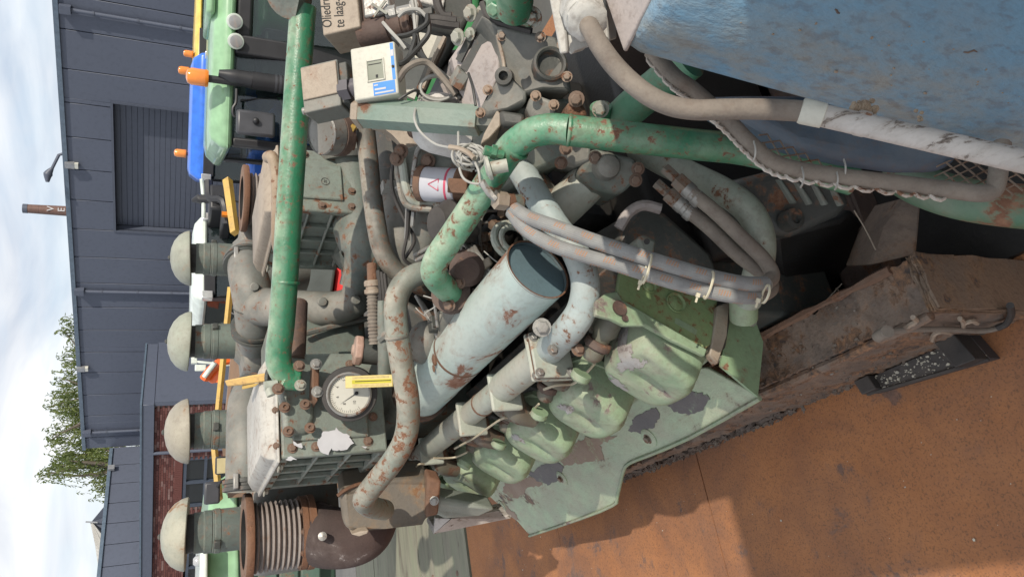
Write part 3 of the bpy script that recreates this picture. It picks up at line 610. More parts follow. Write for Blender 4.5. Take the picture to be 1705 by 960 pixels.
# timber sided yellow rail trailer
yt = thing('yellow_rail_trailer', 'farm trailer with a yellow top rail over weathered brown side boards', 'trailer', P(400, 600, 5.8)*V(1, 1, 0)+EZ*GZ)
a, b, c = QZ(384, 478, -.36), QZ(357, 745, -.27), QZ(365, 830, -.27)
zt = lambda t: a*(1-t)+b*t
rl = MB().tube([a, b], .022, 4, 1); part('top_rail', rl, K['yellow'], yt, label='yellow front top rail')
part('top_rail', MB().tube([b, c], .022, 4, 1), K['yellow'], yt, label='yellow rail running on at the left corner')
tb = worn('trailer_board', (.30, .19, .12), (.22, .15, .11), .2, dust=.2, stretch=(1, 1, 4), nscale=4)
for k in range(5):
    p0, p1 = a-EZ*(.05+.14*k), b-EZ*(.05+.14*k); mb = MB(); mb.prism([p0, p1, p1-EZ*.132, p0-EZ*.132], V(.03, .03, 0)); part('side_board', mb, tb, yt)
    p0, p1 = b-EZ*(.05+.14*k), c-EZ*(.05+.14*k); mb = MB(); mb.prism([p0, p1, p1-EZ*.132, p0-EZ*.132], V(.03, .03, 0)); part('side_board', mb, tb, yt)
part('stake', MB().tube([QY(379, 300, 5.6), QY(391, 388, 5.4)], [.042, .036], 4, 1), K['yellow'], yt)
part('bed', MB().prism([a-EZ*.8, b-EZ*.8, c-EZ*.8, c-EZ*.8+V(1, 2, 0), a-EZ*.8+V(1, 2, 0)], -EZ*.1), tb, yt)
for q_ in (a, b): part('wheel', MB().lathe(q_*V(1, 1, 0)+EZ*(GZ+.4)+V(.3, .8, 0), EX, [(.2, -.1), (.4, -.1), (.4, .1), (.2, .1)], 24), K['plast'], yt)
# second light green machine at the left, its hood crossing below the annex window
o2 = thing('green_harvester', 'light green machine hood with a work light and a black mirror at the left', 'tractor', P(365, 880, 4.6)*V(1, 1, 0)+EZ*GZ)
dd = 4.6
hp = [P(352, 808, dd), P(346, 850, dd), P(343, 985, dd), P(400, 990, dd), P(396, 820, dd), P(384, 785, dd)]
part('hood', MB().prism(hp, nrm(V(ray(380, 850)[0], ray(380, 850)[1], 0))*1.2), K['tgreen'], o2, bevel=.03, seg=3)
part('cab_roof', MB().prism([P(334, 905, dd-.2), P(331, 990, dd-.2), P(346, 990, dd-.2), P(346, 905, dd-.2)], nrm(V(ray(340, 950)[0], ray(340, 950)[1], 0))*.9), K['twhite'], o2, bevel=.03, seg=3)
part('roof_dome', MB().sphere(P(330, 933, dd-.1), .035), K['refl'], o2)
bdp = MB().prism([P(397, 775, dd), P(400, 990, dd), P(560, 990, dd+.4), P(555, 800, dd+.4)], nrm(V(.3, 1, 0))*.9); part('body', bdp, worn('harvester_body', (.04, .085, .06), (.03, .06, .045), .1, dust=.2), o2)
for k in range(3): part('body_panel', MB().prism([P(430+k*36, 780+k*3, dd-.05), P(430+k*36, 985, dd-.05), P(462+k*36, 985, dd-.02), P(462+k*36, 782+k*3, dd-.02)], nrm(V(.3, 1, 0))*.04), worn('dark_teal_panel', (.055, .12, .09), (.04, .085, .065), .2, dust=.3) if k == 0 else bpy.data.materials['dark_teal_panel'], o2, bevel=.01)
wl = part('work_light', MB().box(P(370, 774, dd-.5), (.10, .05, .075), (nrm(V(1, -.3, 0)), nrm(V(.3, 1, 0)), EZ)), K['plast'], o2, bevel=.01)
part('lens', MB().box(P(370, 774, dd-.5)+V(-.008, -.028, 0), (.085, .01, .06), (nrm(V(1, -.3, 0)), nrm(V(.3, 1, 0)), EZ)), plain('led_lens', (.55, .48, .28), .15), wl)
part('lamp_bracket', MB().tube([P(379, 774, dd-.5), P(388, 776, dd-.4), P(390, 790, dd-.1)], .018, 8, 3), K['plast'], wl)
mr_ = part('mirror', MB().box(P(353, 820, dd-.3), (.13, .04, .09), (nrm(V(1, -.3, 0)), nrm(V(.3, 1, 0)), EZ)), K['mirror'], o2, bevel=.012)
part('mirror_arm', MB().tube([P(362, 810, dd-.3), P(367, 802, dd-.3), P(376, 797, dd-.25), P(384, 790, dd-.1)], .009, 8, 4), K['plast'], mr_)
part('wheel', MB().lathe(P(500, 900, dd+.4)*V(1, 1, 0)+EZ*(GZ+.6)+V(0, .6, 0), EX, [(.3, -.2), (.6, -.2), (.6, .2), (.3, .2)], 26), K['plast'], o2)
# red and cream sheets glimpsed through the gap under the intake pipes
rs = thing('red_implement', 'bright red sheet metal implement glimpsed below the air intakes', 'implement', P(570, 480, 4.2)*V(1, 1, 0)+EZ*GZ)
part('side_sheet', MB().prism([P(562, 446, 4.2), P(554, 500, 4.2), P(604, 500, 4.2), P(600, 462, 4.2), P(578, 456, 4.2)], V(.3, .6, 0)), K['tred'], rs)
part('dark_housing', MB().prism([P(500, 430, 4.15), P(500, 505, 4.15), P(552, 505, 4.15), P(560, 445, 4.15), P(548, 425, 4.15)], V(.2, .4, 0)), K['inner'], rs, bevel=.02)
part('frame', MB().prism([P(548, 498, 4.25), P(600, 492, 4.25), P(700, 520, 4.6), P(700, 540, 4.6)], V(.2, .6, 0)), K['plast'], rs)
part('post', MB().bb(P(590, 470, 4.4)*V(1, 1, 0)+EZ*GZ-V(.05, .05, 0), P(590, 470, 4.4)+V(.05, .05, 0)), K['plast'], rs)
cs = single('cream_bin', MB().prism([P(545, 530, 3.9), P(545, 548, 3.9), P(600, 545, 3.9), P(602, 525, 3.9)], V(.25, .5, 0)), K['mint'], 'pale green sheet bin seen under the intake pipe', 'bin', bevel=.01)
# ================================================================== ENGINE
def bolt_mesh(name, mat, n=6, washer=True):
    mb = MB()
    if washer: mb.lathe((0, 0, 0), EZ, [(1.45, 0), (1.45, .2), (.4, .22)], 14)
    mb.lathe((0, 0, .2 if washer else 0), EZ, [(1, 0), (1, .72), (.8, .85), (.2, .86)], n)
    me = mb.mesh(name, 20); me.materials.append(mat); return me
BR = bolt_mesh('bolt', K['boltr']); BG = bolt_mesh('bolt', K['boltg']); BS = bolt_mesh('bolt', K['bolt']); BST = bolt_mesh('bolt', K['steel'])
SCK = MB().lathe((0, 0, 0), EZ, [(1.5, 0), (1.5, .2), (1, .22), (1, .9), (.55, .92), (.5, .4), (.1, .4)], 16).mesh('socket_bolt'); SCK.materials.append(K['boltr'])
eng = thing('diesel_engine', 'large weathered grey green V diesel engine with six mint rocker covers', 'engine', (1.0, 2.0, DZ))
# --- crankcase and the dark V between the banks
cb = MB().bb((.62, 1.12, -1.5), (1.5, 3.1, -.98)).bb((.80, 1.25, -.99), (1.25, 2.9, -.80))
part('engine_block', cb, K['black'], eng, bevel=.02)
part('crankcase_side', MB().prism([V(.50, 1.12, -1.02), V(.64, 1.12, -.86), V(.64, 1.12, -1.48), V(.50, 1.12, -1.48)], EY*1.9), K['dark'], eng, bevel=.01)
# --- left bank, rocker covers
TT = R(60); cn = V(-math.sin(TT), 0, math.cos(TT)); ct_ = V(-math.cos(TT), 0, -math.sin(TT))
pc = [P(1085, 605, 1.56)]
for x, y in ((985, 672), (910, 717), (848, 757), (797, 788), (755, 815)): pc.append(QX(x, y, .42))
for i in range(6): pc[i][0] = .42; pc[i][2] = -.955
yy = np.linspace(1.225, 2.655, 6)
def cover_mesh():
    n = 44; H, a, b = .104, .102, .102; mb = MB(); vs = []; fs = []
    for i in range(n+1):
        for j in range(n+1):
            u = -1+2*i/n; v = -1+2*j/n
            rr = max(abs(u), abs(v)); k = rr/((abs(u)**3.2+abs(v)**3.2)**(1/3.2)) if rr > 0 else 1
            uu, vv = u*k, v*k
            h = (1-rr**13)**.40 if rr < 1 else 0
            top = min(1, (1-rr)*4)
            h = h*(.93+.07*v)
            # cast pocket running to the cover bolt, a notch at the inner edge and two soft ribs
            g_ = math.exp(-((uu-.02-.12*vv)/.16)**2)*(1/(1+math.exp(-(vv+.30)/.09)))*(1/(1+math.exp((vv-.50)/.06)))
            h -= .135*g_*top
            h -= .05*math.exp(-((uu+.62)/.16)**2)*math.exp(-((vv+.55)/.30)**2)*top
            h += .025*math.exp(-((uu-.48)/.15)**2)*math.exp(-((vv+.35)/.4)**2)*top
            sc_ = 1-.13*math.exp(-((uu+.62)/.17)**2)*max(0, (vv-.5)/.5)-.10*math.exp(-((uu-.70)/.14)**2)*max(0, (vv-.5)/.5)
            taper = 1-.06*max(h, 0)
            vs.append(EX*(uu*a*taper)+EY*(vv*b*sc_*taper)+EZ*(max(h, 0)*H))
    for i in range(n):
        for j in range(n): k = i*(n+1)+j; fs.append((k, k+1, k+n+2, k+n+1))
    mb.add(vs, fs)
    # flange skirt
    rim = [V(.112*math.cos(t)*(1/max(abs(math.cos(t)), abs(math.sin(t))))**.5*1.0, .109*math.sin(t)*(1/max(abs(math.cos(t)), abs(math.sin(t))))**.5, 0) for t in np.linspace(0, 6.2832, 40, endpoint=False)]
    mb.ring_tube([[p-EZ*.012 for p in rim], [p+EZ*.002 for p in rim]])
    return mb
cm = cover_mesh().mesh('rocker_cover', 42); cm.materials.append(K['mint'])
for i in range(6):
    base = V(.42, yy[i], -.955)-cn*.05
    hd = part('cylinder_head', MB().box(base-cn*.085, (.20, .225, .15), (EY, ct_, cn)), K['dark'], eng, bevel=.008)
    rc = place('rocker_cover', cm, base, cn, 1, eng, up=EY)
    place('bolt', SCK, base+EY*.008+ct_*.048+cn*.074, cn, .0085, rc)
    for q in (-.07, .09): place('bolt', BG, base+EY*q*1.2+ct_*.103+cn*.006, cn, .008, rc)
PEEL = {}
def peel_mesh(seed, cu, cv, ru, rv):
    """a ragged flake of bare primer lying on a cover"""
    rg = np.random.default_rng(seed); src = cover_mesh(); n = 44; mb = MB(); ph = rg.uniform(0, 6.28, 5)
    nn_ = (n+1)*(n+1); vs = np.array(src.v[:nn_]); fs = []
    for i in range(n):
        for j in range(n):
            u = (i+.5)/n*2-1-cu; v = (j+.5)/n*2-1-cv; a = math.atan2(v/rv, u/ru)
            if math.hypot(u/ru, v/rv) < 1+.22*math.sin(3*a+ph[0])+.16*math.sin(5*a+ph[1])+.12*math.sin(9*a+ph[2])+rg.normal(0, .08):
                k = i*(n+1)+j; fs.append((k, k+1, k+n+2, k+n+1))
    used = sorted({k for f in fs for k in f}); ix = {k: q for q, k in enumerate(used)}
    mb.v = [tuple(vs[k]*V(1.008, 1.008, 1)+EZ*.0012) for k in used]; mb.f = [tuple(ix[k] for k in f) for f in fs]
    me = mb.mesh('peeled_patch', 60); me.materials.append(PEEL['m']); return me
pk_ = PEEL['m'] = worn('peeled_primer', (.36, .36, .36), (.27, .25, .23), .3, rcol=(.16, .13, .12), rcol2=(.3, .27, .25), rscale=26, dust=.2, nscale=14)
rcs = [o for o in eng.children if o.name.startswith('rocker_cover')]
for rc, sd, cu, cv, ru, rv in ((rcs[0], 3, -.30, -.74, .36, .27), (rcs[0], 8, .72, -.45, .16, .3), (rcs[1], 5, .0, -.55, .20, .20), (rcs[2], 6, .1, -.6, .16, .2)):
    m_ = WM[rc.name]; pt_ = place('peeled_patch', peel_mesh(sd, cu, cv, ru, rv), np.array(m_.translation)-OFF, cn, 1, rc, up=EY)
# --- injectors between the covers and the manifold, with their wire
K['injector'] = worn('greasy_injector', (.13, .135, .10), (.085, .062, .048), .4, rcol=(.09, .05, .032), rcol2=(.15, .085, .055), rscale=30, dust=.35, dcol=(.3, .3, .23))
inj = [((985, 592), (1010, 545)), ((908, 660), (922, 620)), ((842, 712), (856, 680)), ((786, 748), (800, 722)), ((745, 782), (752, 755)), ((706, 803), (706, 785))]
for i, (p0, p1) in enumerate(inj):
    X0 = .455; a = QX(*p0, X0); b = QX(*p1, .50); d = nrm(a-b); s = .86
    t = part('fuel_injector', MB().lathe(a-d*.05, d, [(.018, -.055), (.028, -.05), (.029, -.012), (.021, 0), (.0205, .03), (.024, .032), (.024, .048), (.019, .056), (.015, .06)], 18), K['injector'], eng)
    part('union_nut', MB().lathe(a-d*.032, d, [(.0275, -.008), (.0305, -.004), (.0305, .008), (.026, .012)], 18), K['rustdark'], t)
    part('screw_cap', MB().lathe(a+d*.045, d, [(.0225, 0), (.0225, .014), (.018, .019), (.004, .020)], 16), K['mint'], t)
    c = b+V(.01, .02, .0); part('injector_boss', MB().lathe(c-cn*.03, nrm(cn+d*.4), [(.040, 0), (.040, .025), (.031, .037), (.016, .032)], 18).tube([c, c+V(-.02, .045, -.01), c+V(-.035, .07, -.03)], .012, 8, 3).box(c+V(-.01, .07, -.02), (.03, .03, .025)), K['injector'], t)
    place('bolt', BR, c+V(-.012, -.035, .008), nrm(cn), .009, t)
wp = [(1013, 635), (1000, 618), (970, 628), (937, 638), (905, 690), (893, 675), (865, 697), (838, 694), (800, 726), (780, 745), (770, 732), (735, 752), (720, 765), (735, 790), (722, 796), (700, 770), (690, 775), (693, 790)]
lw = thing('leak_off_line', 'thin pale leak-off line looping along the row of injectors', 'fuel line', QX(850, 700, .44))
for seg in ([(990, 605), (975, 622), (955, 638), (935, 640), (922, 642), (905, 648)], [(897, 672), (880, 690), (860, 698), (840, 695), (815, 710), (790, 728), (757, 746)], [(778, 752), (760, 760), (742, 762), (722, 762)], [(735, 785), (724, 795), (712, 797), (702, 793), (698, 790), (693, 778), (698, 772), (706, 772)]):
    part('tube', MB().tube([QX(x, y, .44) for x, y in seg], .0032, 6, 4), plain('pale_tube', (.42, .37, .27), .5), lw)
# --- pale coolant manifold above the covers, built of flanged lengths
mx_, mz = .505, -.775
def mf(x, y): return QX(x, y, mx_)[1]
m0, m1, m2, m3, m4, m5, m6 = mf(918, 585), mf(838, 645), mf(806, 668), mf(775, 690), mf(728, 725), mf(703, 745), mf(680, 765)
ma = thing('coolant_manifold', 'pale flanged coolant manifold running along above the mint rocker covers', 'manifold', (mx_, m0, mz))
sec = part('manifold_pipe', MB().tube([V(mx_, m0, mz), V(mx_, m1, mz)], .040, 18, 1), K['manifold'], ma)
part('manifold_pipe', MB().tube([V(mx_, m1, mz), V(mx_, m3+.02, mz)], .033, 18, 1), K['manifold'], ma)
part('manifold_pipe', MB().tube([V(mx_, m3, mz), V(mx_, m5, mz)], .037, 18, 1), K['manifold'], ma)
part('manifold_pipe', MB().tube([V(mx_, m5, mz), V(mx_, 2.85, mz)], .033, 18, 1), K['manifold'], ma)
part('seal_ring', MB().lathe(V(mx_, m2+.02, mz), EY, [(.034, 0), (.0355, .004), (.034, .008)], 20), K['rust'], ma)
def flange(y, w_, h_, th, mat=K['manifold'], bolts=True, dx=-.012, dz=-.004):
    fo = part('flange', MB().box(V(mx_+dx, y, mz+dz), (w_, th, h_)), mat, ma, bevel=.010, seg=3)
    if bolts:
        for i, j in ((-.4, -.4), (.4, -.4), (-.4, .4), (.4, .4)): place('bolt', BST, V(mx_+dx+w_*i, y-th/2, mz+dz+h_*j), -EY, .008, fo)
    return fo
flange(m0+.005, .115, .108, .012); flange(m0-.010, .108, .100, .008, K['manifold'], True)
part('gasket', MB().box(V(mx_-.012, m0-.003, mz-.004), (.106, .004, .098)), K['rust'], ma)
flange(m1, .100, .088, .012, bolts=False); flange(m3, .100, .088, .012, bolts=False); flange(m5, .092, .082, .012, bolts=False)
for y in (m1+.0, m3+.0, m5+.0): part('branch', MB().tube([V(mx_-.01, y+.03, mz-.03), V(mx_-.05, y+.05, mz-.055), V(mx_-.07, y+.06, mz-.11)], [.036, .034, .026], 14, 4), K['injector'], ma)
for i in range(1, 6): part('branch', MB().tube([V(mx_, yy[i]-.06, mz-.02), V(mx_-.03, yy[i]-.05, mz-.06), V(mx_-.045, yy[i]-.04, mz-.12)], .024, 12, 3), K['injector'], ma)
# front bend of the manifold
fb = [P(868, 283, 1.56), P(893, 325, 1.53), P(925, 375, 1.50), P(957, 418, 1.47), P(974, 465, 1.46), P(970, 510, 1.47), P(950, 545, 1.50), V(mx_, m0-.015, mz)]
bend = part('front_bend', MB().tube(fb, [.031, .030, .029, .029, .030, .0315, .033, .034], 20, 6), K['bend'], ma)
place('bolt', BST, P(902, 545, 1.50), nrm(V(-.3, -1, .3)), .014, bend); place('bolt', BST, P(920, 583, 1.52), -EY, .009, bend); place('bolt', BR, P(962, 582, 1.52), -EY, .011, bend)
# --- shield plate below the covers
S0, S1, S2 = QZ(1265, 662, -1.20), QZ(882, 890, -1.475), QX(1178, 612, .43)
sn = nrm(np.cross(S1-S0, S2-S0)); sn = sn if sn[0] < 0 else -sn
shp = [(1178, 612), (1266, 662), (1150, 727), (1080, 757), (1048, 770), (1040, 778), (1036, 795), (1028, 828), (1021, 840), (968, 862), (920, 880), (882, 891), (862, 868), (850, 858), (824, 834), (800, 812), (850, 770), (920, 715), (1000, 660), (1080, 615)]
sp = part('shield_plate', MB().prism([QP(x, y, S0, sn) for x, y in shp], -sn*.008), K['shield'], eng, bevel=.003)
for x, y in ((1081, 728), (936, 795), (836, 841)):
    p = QP(x, y, S0, sn); w_ = part('washer', MB().lathe(p, sn, [(.030, 0), (.030, .003), (.024, .007), (.016, .007)], 24), K['shield'], sp)
    place('bolt', BS, p+sn*.005, sn, .011, sp)
ed = MB().tube([QP(x, y, S0, sn)+sn*.002 for x, y in ((1266, 662), (1150, 727), (1080, 757), (1048, 770), (1038, 785), (1028, 828), (1021, 840), (968, 862), (882, 891))], .006, 8, 2)
part('rolled_edge', ed, K['mint'], sp)
dpm = worn('dark_primer', (.085, .08, .085), (.115, .10, .10), .22, rcol=(.30, .36, .25), rcol2=(.2, .22, .17), rscale=22, dust=.25, dcol=(.25, .2, .17))
for k, poly in enumerate(([(1046, 716), (1054, 700), (1072, 684), (1094, 678), (1100, 690), (1088, 708), (1070, 722)], [(1108, 672), (1122, 658), (1150, 652), (1176, 655), (1183, 664), (1168, 684), (1148, 690), (1124, 684)], [(880, 790), (898, 776), (925, 765), (938, 776), (934, 796), (912, 806), (894, 800)])):
    part('bare_primer_patch', MB().prism([QP(x, y, S0, sn)+sn*.0012 for x, y in rough_poly(poly, 4, 1.5, k)], sn*.0006), dpm, sp)
prm = worn('patch_rust', (.20, .115, .07), (.26, .17, .115), .3, rcol=(.34, .36, .24), rcol2=(.27, .19, .135), rscale=18, dust=.3)
for k, poly in enumerate(([(925, 765), (945, 745), (975, 728), (1010, 722), (1028, 728), (1000, 740), (1006, 764), (980, 768), (945, 773)], [(840, 800), (862, 792), (895, 796), (905, 806), (880, 812), (862, 828), (848, 826), (836, 818)], [(826, 832), (840, 836), (856, 850), (866, 868), (858, 866), (840, 850)])):
    part('rusty_patch', MB().prism([QP(x, y, S0, sn)+sn*.0010 for x, y in rough_poly(poly, 4, 1.6, 10+k)], sn*.0005), prm, sp)
# end bracket sheet facing the camera and its peeling return
eb = [(1256, 528), (1232, 500), (1217, 490), (1210, 540), (1200, 608), (1262, 660), (1271, 570)]
bs = part('end_sheet', MB().prism([QY(x, y, 1.13) for x, y in eb], EY*.006), worn('end_sheet_paint', (.22, .33, .19), (.18, .27, .16), .2, dust=.2, rscale=30, spk=.15), eng)
place('bolt', BG, QY(1248, 531, 1.125), -EY, .013, bs)
part('pipe_stub', MB().tube([P(1236, 480, 1.50), P(1238, 505, 1.52), P(1238, 530, 1.54)], .030, 16, 3), K['mint'], bs)
part('peeling_edge', MB().prism([QY(1217, 500, 1.10), QY(1196, 508, 1.10), QY(1182, 590, 1.12), QY(1196, 606, 1.13), QY(1208, 560, 1.11)], EY*.02), worn('cracked_paint', (.30, .26, .20), (.16, .10, .075), .4, rscale=22, dust=.2), bs, bevel=.004)
# olive plate on the front cylinder head
op = [(1032, 452), (1052, 445), (1196, 498), (1184, 572), (1174, 582), (1032, 500), (1028, 480)]
o_ = part('head_end_plate', MB().prism([QY(x, y, 1.115) for x, y in op], EY*.012), K['olive'], eng, bevel=.003)
for x, y, r_ in ((1081, 476, .013), (1125, 504, .019)):
    p = QY(x, y, 1.113); part('plug', MB().lathe(p, -EY, [(r_*1.25, 0), (r_*1.2, .004), (r_*.95, .001), (r_*.6, .004), (0.001, .006)], 22), K['olive'], o_)
fl = [(992, 500), (1008, 488), (1028, 484), (1036, 498), (1178, 581), (1174, 592), (1120, 566), (1075, 541), (1040, 541), (1018, 530), (992, 524)]
o_ = part('head_flange', MB().prism([QY(x, y, 1.105) for x, y in fl], EY*.012), K['mint'], eng, bevel=.003)
for x, y, r_ in ((1031, 513, .016), (1040, 530, .007)): part('bolt_hole', MB().lathe(QY(x, y, 1.103), -EY, [(r_, 0), (r_*1.05, .003), (r_*.7, .001), (.001, .0015)], 18), K['rustdark'], o_)
# green grey casting with a lug behind the hoses
o_ = part('front_casting', MB().prism([P(1030, 385, 1.58), P(1060, 345, 1.60), P(1105, 350, 1.60), P(1185, 420, 1.56), P(1200, 455, 1.56), P(1190, 490, 1.56), P(1040, 440, 1.56)], nrm(V(.2, 1, 0))*.25), K['dark'], eng, bevel=.012)
part('lug', MB().prism([P(1060, 396, 1.45), P(1072, 388, 1.45), P(1096, 400, 1.45), P(1090, 425, 1.46), P(1068, 422, 1.46)], V(.02, .12, -.02)), K['engine'], o_, bevel=.008)
part('lug_hole', MB().cyl(P(1077, 402, 1.445), P(1077, 402, 1.43), .006), K['black'], o_)
part('rib', MB().tube([P(1030, 380, 1.5), P(1046, 355, 1.5), P(1070, 342, 1.5), P(1100, 348, 1.5)], .012, 8, 4), K['pink'], o_)
# lower dark casting with ribs, right of the hoses (sump end)
sm = [(1225, 300), (1300, 280), (1380, 295), (1415, 318), (1424, 340), (1400, 362), (1330, 392), (1285, 388), (1250, 345)]
o_ = part('sump_casting', MB().prism([P(x, y, 1.52) for x, y in sm], nrm(V(.4, 1, .1))*.5), K['dark'], eng, bevel=.02, seg=3)
for k in range(4): part('rib', MB().prism([P(1296+30*k, 297+5*k, 1.512), P(1303+30*k, 299+5*k, 1.512), P(1330+26*k, 338+1*k, 1.512), P(1322+26*k, 340+1*k, 1.512)], nrm(V(.4, 1, .1))*.05), K['engine'], o_, bevel=.003)
part('boss', MB().lathe(P(1320, 365, 1.50), nrm(V(-.3, -1, .2)), [(.024, -.02), (.022, .01), (.012, .012), (.010, .004)], 18), K['dark'], o_)
part('sump', MB().prism([P(1285, 395, 1.55), P(1400, 360, 1.6), P(1420, 345, 1.6), P(1500, 420, 1.9), P(1330, 520, 1.9), P(1290, 450, 1.7)], V(.3, .5, -.05)), K['black'], eng, bevel=.02)
part('front_cover', MB().prism([P(1150, 330, 1.62), P(1290, 290, 1.62), P(1300, 400, 1.62), P(1180, 440, 1.62)], V(.1, .4, -.1)), K['black'], eng, bevel=.02)
# --- flue, the big pale blue tube lying over the left bank
fx, fz, fr_ = .625, -.69, .0755
y0 = 1.18; y1 = 2.04
ft = thing('exhaust_flue', 'wide pale blue flue tube with flaking paint and an open dark mouth', 'pipe', (fx, y0, fz-fr_))
fn = nrm(V(.10, 1, .22)); 
def cutring(y, r_, n=44, cut=False):
    out = []
    for t in np.linspace(0, 2*math.pi, n, endpoint=False):
        x_, z_ = r_*math.cos(t), r_*math.sin(t); out.append(V(fx+x_, y-(.18*z_-.22*x_ if cut else 0), fz+z_))
    return out
part('tube', MB().ring_tube([cutring(y0, fr_, cut=True), cutring(1.40, fr_), cutring(1.66, fr_)], caps=False), K['flue'], ft)
part('tube_end', MB().ring_tube([cutring(1.663, fr_*1.012), cutring(1.86, fr_*1.012), cutring(1.863, fr_*1.03), cutring(y1, fr_*1.03)], caps=True), K['flue'], ft)
part('inner_wall', MB().ring_tube([cutring(y0+.001, fr_-.0026, cut=True), cutring(1.30, fr_-.0026), cutring(1.60, fr_-.0026)], caps=False), K['fluein'], ft)
part('end_disc', MB().ring_tube([cutring(y0+.012, fr_-.0042, cut=True), cutring(y0+.016, fr_-.0042, cut=True)]), K['fluein'], ft)
part('rusty_rim', MB().ring_tube([cutring(y0-.001, fr_+.0008, cut=True), cutring(y0-.001, fr_-.0026, cut=True), cutring(y0+.004, fr_-.0026, cut=True), cutring(y0+.004, fr_+.0008, cut=True)], caps=False), K['rust'], ft)
part('rust_flake', MB().sphere(V(fx-.02, 1.675, fz+.073), .013, 10, (1.5, .9, .5)).sphere(V(fx-.035, 1.70, fz+.069), .008, 8, (1.6, 1, .4)), K['rust'], ft)
part('seam', MB().ring_tube([cutring(1.655, fr_*1.006), cutring(1.659, fr_*1.018), cutring(1.664, fr_*1.018), cutring(1.667, fr_*1.006)], caps=False), K['rust'], ft)
part('clamp_ring', MB().ring_tube([cutring(2.02, fr_*1.15), cutring(2.05, fr_*1.15), cutring(2.06, fr_*.9)]), K['rustdark'], ft)
o_ = thing('pipe_clamp', 'round grey hose clamp behind the mouth of the pale blue flue', 'clamp', P(852, 400, 1.66))
part('band', MB().tube([P(852, 400, 1.66)+.045*math.cos(t)*EX+.045*math.sin(t)*EZ for t in np.linspace(0, 6.283, 25)], .009, 8, 1), K['manifold'], o_)
part('inner_band', MB().tube([P(856, 398, 1.64)+.032*math.cos(t)*EX+.032*math.sin(t)*EZ for t in np.linspace(0, 6.283, 25)], .007, 8, 1), K['manifold'], o_)

# --- charge air coolers, one per bank
def emblem(c, n, up, r, parent):
    u = nrm(np.asarray(up)-n*np.dot(up, n)); v_ = np.cross(n, u); mb = MB()
    mb.tube([c+n*.001+r*(math.cos(t)*u+math.sin(t)*v_) for t in np.linspace(0, 6.283, 29)], r*.09, 6, 1)
    for s, k in (((-.55, .25), (.0, .25)), ((0, .25), (0, -.3)), ((0, -.3), (.55, -.3)), ((-.3, -.25), (-.3, .0)), ((.3, .28), (.3, 0)), ((-.3, -.28), (-.05, -.28)), ((.3, .28), (.1, .28))):
        mb.tube([c+n*.001+r*(s[0]*v_+s[1]*u), c+n*.001+r*(k[0]*v_+k[1]*u)], r*.08, 5, 1)
    return part('emblem', mb, K['dark'], parent)
def cooler(label, x0, x1, z0, z1, ya, yb, bolts, lidmat, tag_=''):
    c = thing('charge_air_cooler', label, 'air cooler', ((x0+x1)/2, ya, z0), 'charge air coolers on both banks')
    part('core', MB().bb((x0+.012, ya+.02, z0), (x1-.012, yb-.02, z1)), K['cooler'], c, bevel=.006)
    fp = part('front_plate', MB().bb((x0-.008, ya-.012, z0-.008), (x1+.008, ya+.012, z1+.008)), K['cooler'], c, bevel=.006)
    part('cover_plate', MB().bb((x0+.035, ya-.022, z0+.045), (x1-.05, ya-.012, z1-.02)), K['cooler'], fp, bevel=.01, seg=3)
    for fx_, fz_ in bolts: place('bolt', BR, V(x0+(x1-x0)*fx_, ya-.013, z0+(z1-z0)*fz_), -EY, .0095, fp)
    rp = part('back_plate', MB().bb((x0-.008, yb-.024, z0-.008), (x1+.008, yb, z1+.008)), K['cooler'], c, bevel=.004)
    for zz in (z0, z1): part('side_rail', MB().bb((x0-.010, ya+.012, zz-.012), (x0+.012, yb-.024, zz+.012)), K['cooler'], c, bevel=.004)
    for k in range(1, 4): part('side_rib', MB().bb((x0-.004, ya+.012+k*(yb-ya-.036)/4-.006, z0+.012), (x0+.012, ya+.012+k*(yb-ya-.036)/4+.006, z1-.012)), K['cooler'], c, bevel=.003)
    for k in (1, 2): part('side_rib', MB().bb((x0-.006, ya+.012, z0+k*(z1-z0)/3-.004), (x0+.010, yb-.024, z0+k*(z1-z0)/3+.004)), K['cooler'], c, bevel=.003)
    for k in range(5): place('bolt', BS, V(x0-.009, ya+.04+k*(yb-ya-.08)/4, z0), -EX, .006, c); place('bolt', BS, V(x0-.009, ya+.04+k*(yb-ya-.08)/4, z1), -EX, .006, c)
    # domed lid
    i_ = .0; lo = [(x0-.012, ya-.0), (x1+.012, ya-.0), (x1+.012, yb+.05), (x0-.012, yb+.05)]
    def rr(s, z): cx_, cy_ = (x0+x1)/2, (ya+yb+.05)/2; return [V(cx_+(x-cx_)*s, cy_+(y-cy_)*s, z) for x, y in lo]
    lid = part('lid', MB().ring_tube([rr(1.04, z1+.012), rr(1.04, z1+.020), rr(.97, z1+.022), rr(.93, z1+.040), rr(.80, z1+.056)]), lidmat, c, bevel=.012, seg=3)
    for x, y in ((x0-.012, ya+.05), (x0-.012, yb-.02)): place('bolt', BG, V(x, y, z1+.012), -EZ, .014, lid)
    for k in range(3): place('bolt', BR, V(x0+(x1-x0)*(.1+.35*k), ya-.006, z1+.02), -EY, .007, lid)
    emblem(V(x0+(x1-x0)*.46, ya-.0215, z0+(z1-z0)*.44), -EY, EZ, .013, fp)
    return c, fp
bl_l = [(.06, .93), (.06, .70), (.07, .45), (.08, .17), (.33, .10), (.62, .92), (.62, .09), (.9, .3)]
cl, fpl = cooler('charge air cooler with torn white paper on the left bank beside the gauge', .452, .735, -.55, -.275, 2.0, 2.42, bl_l, K['white'])
cr_, fpr = cooler('charge air cooler with dusty tan lid behind the green cross pipe', 1.235, 1.455, -.53, -.30, 2.0, 2.40, [(.06, .5), (.08, .08), (.35, .06), (.8, .06), (.94, .3), (.94, .7), (.5, .94)], K['tan'])
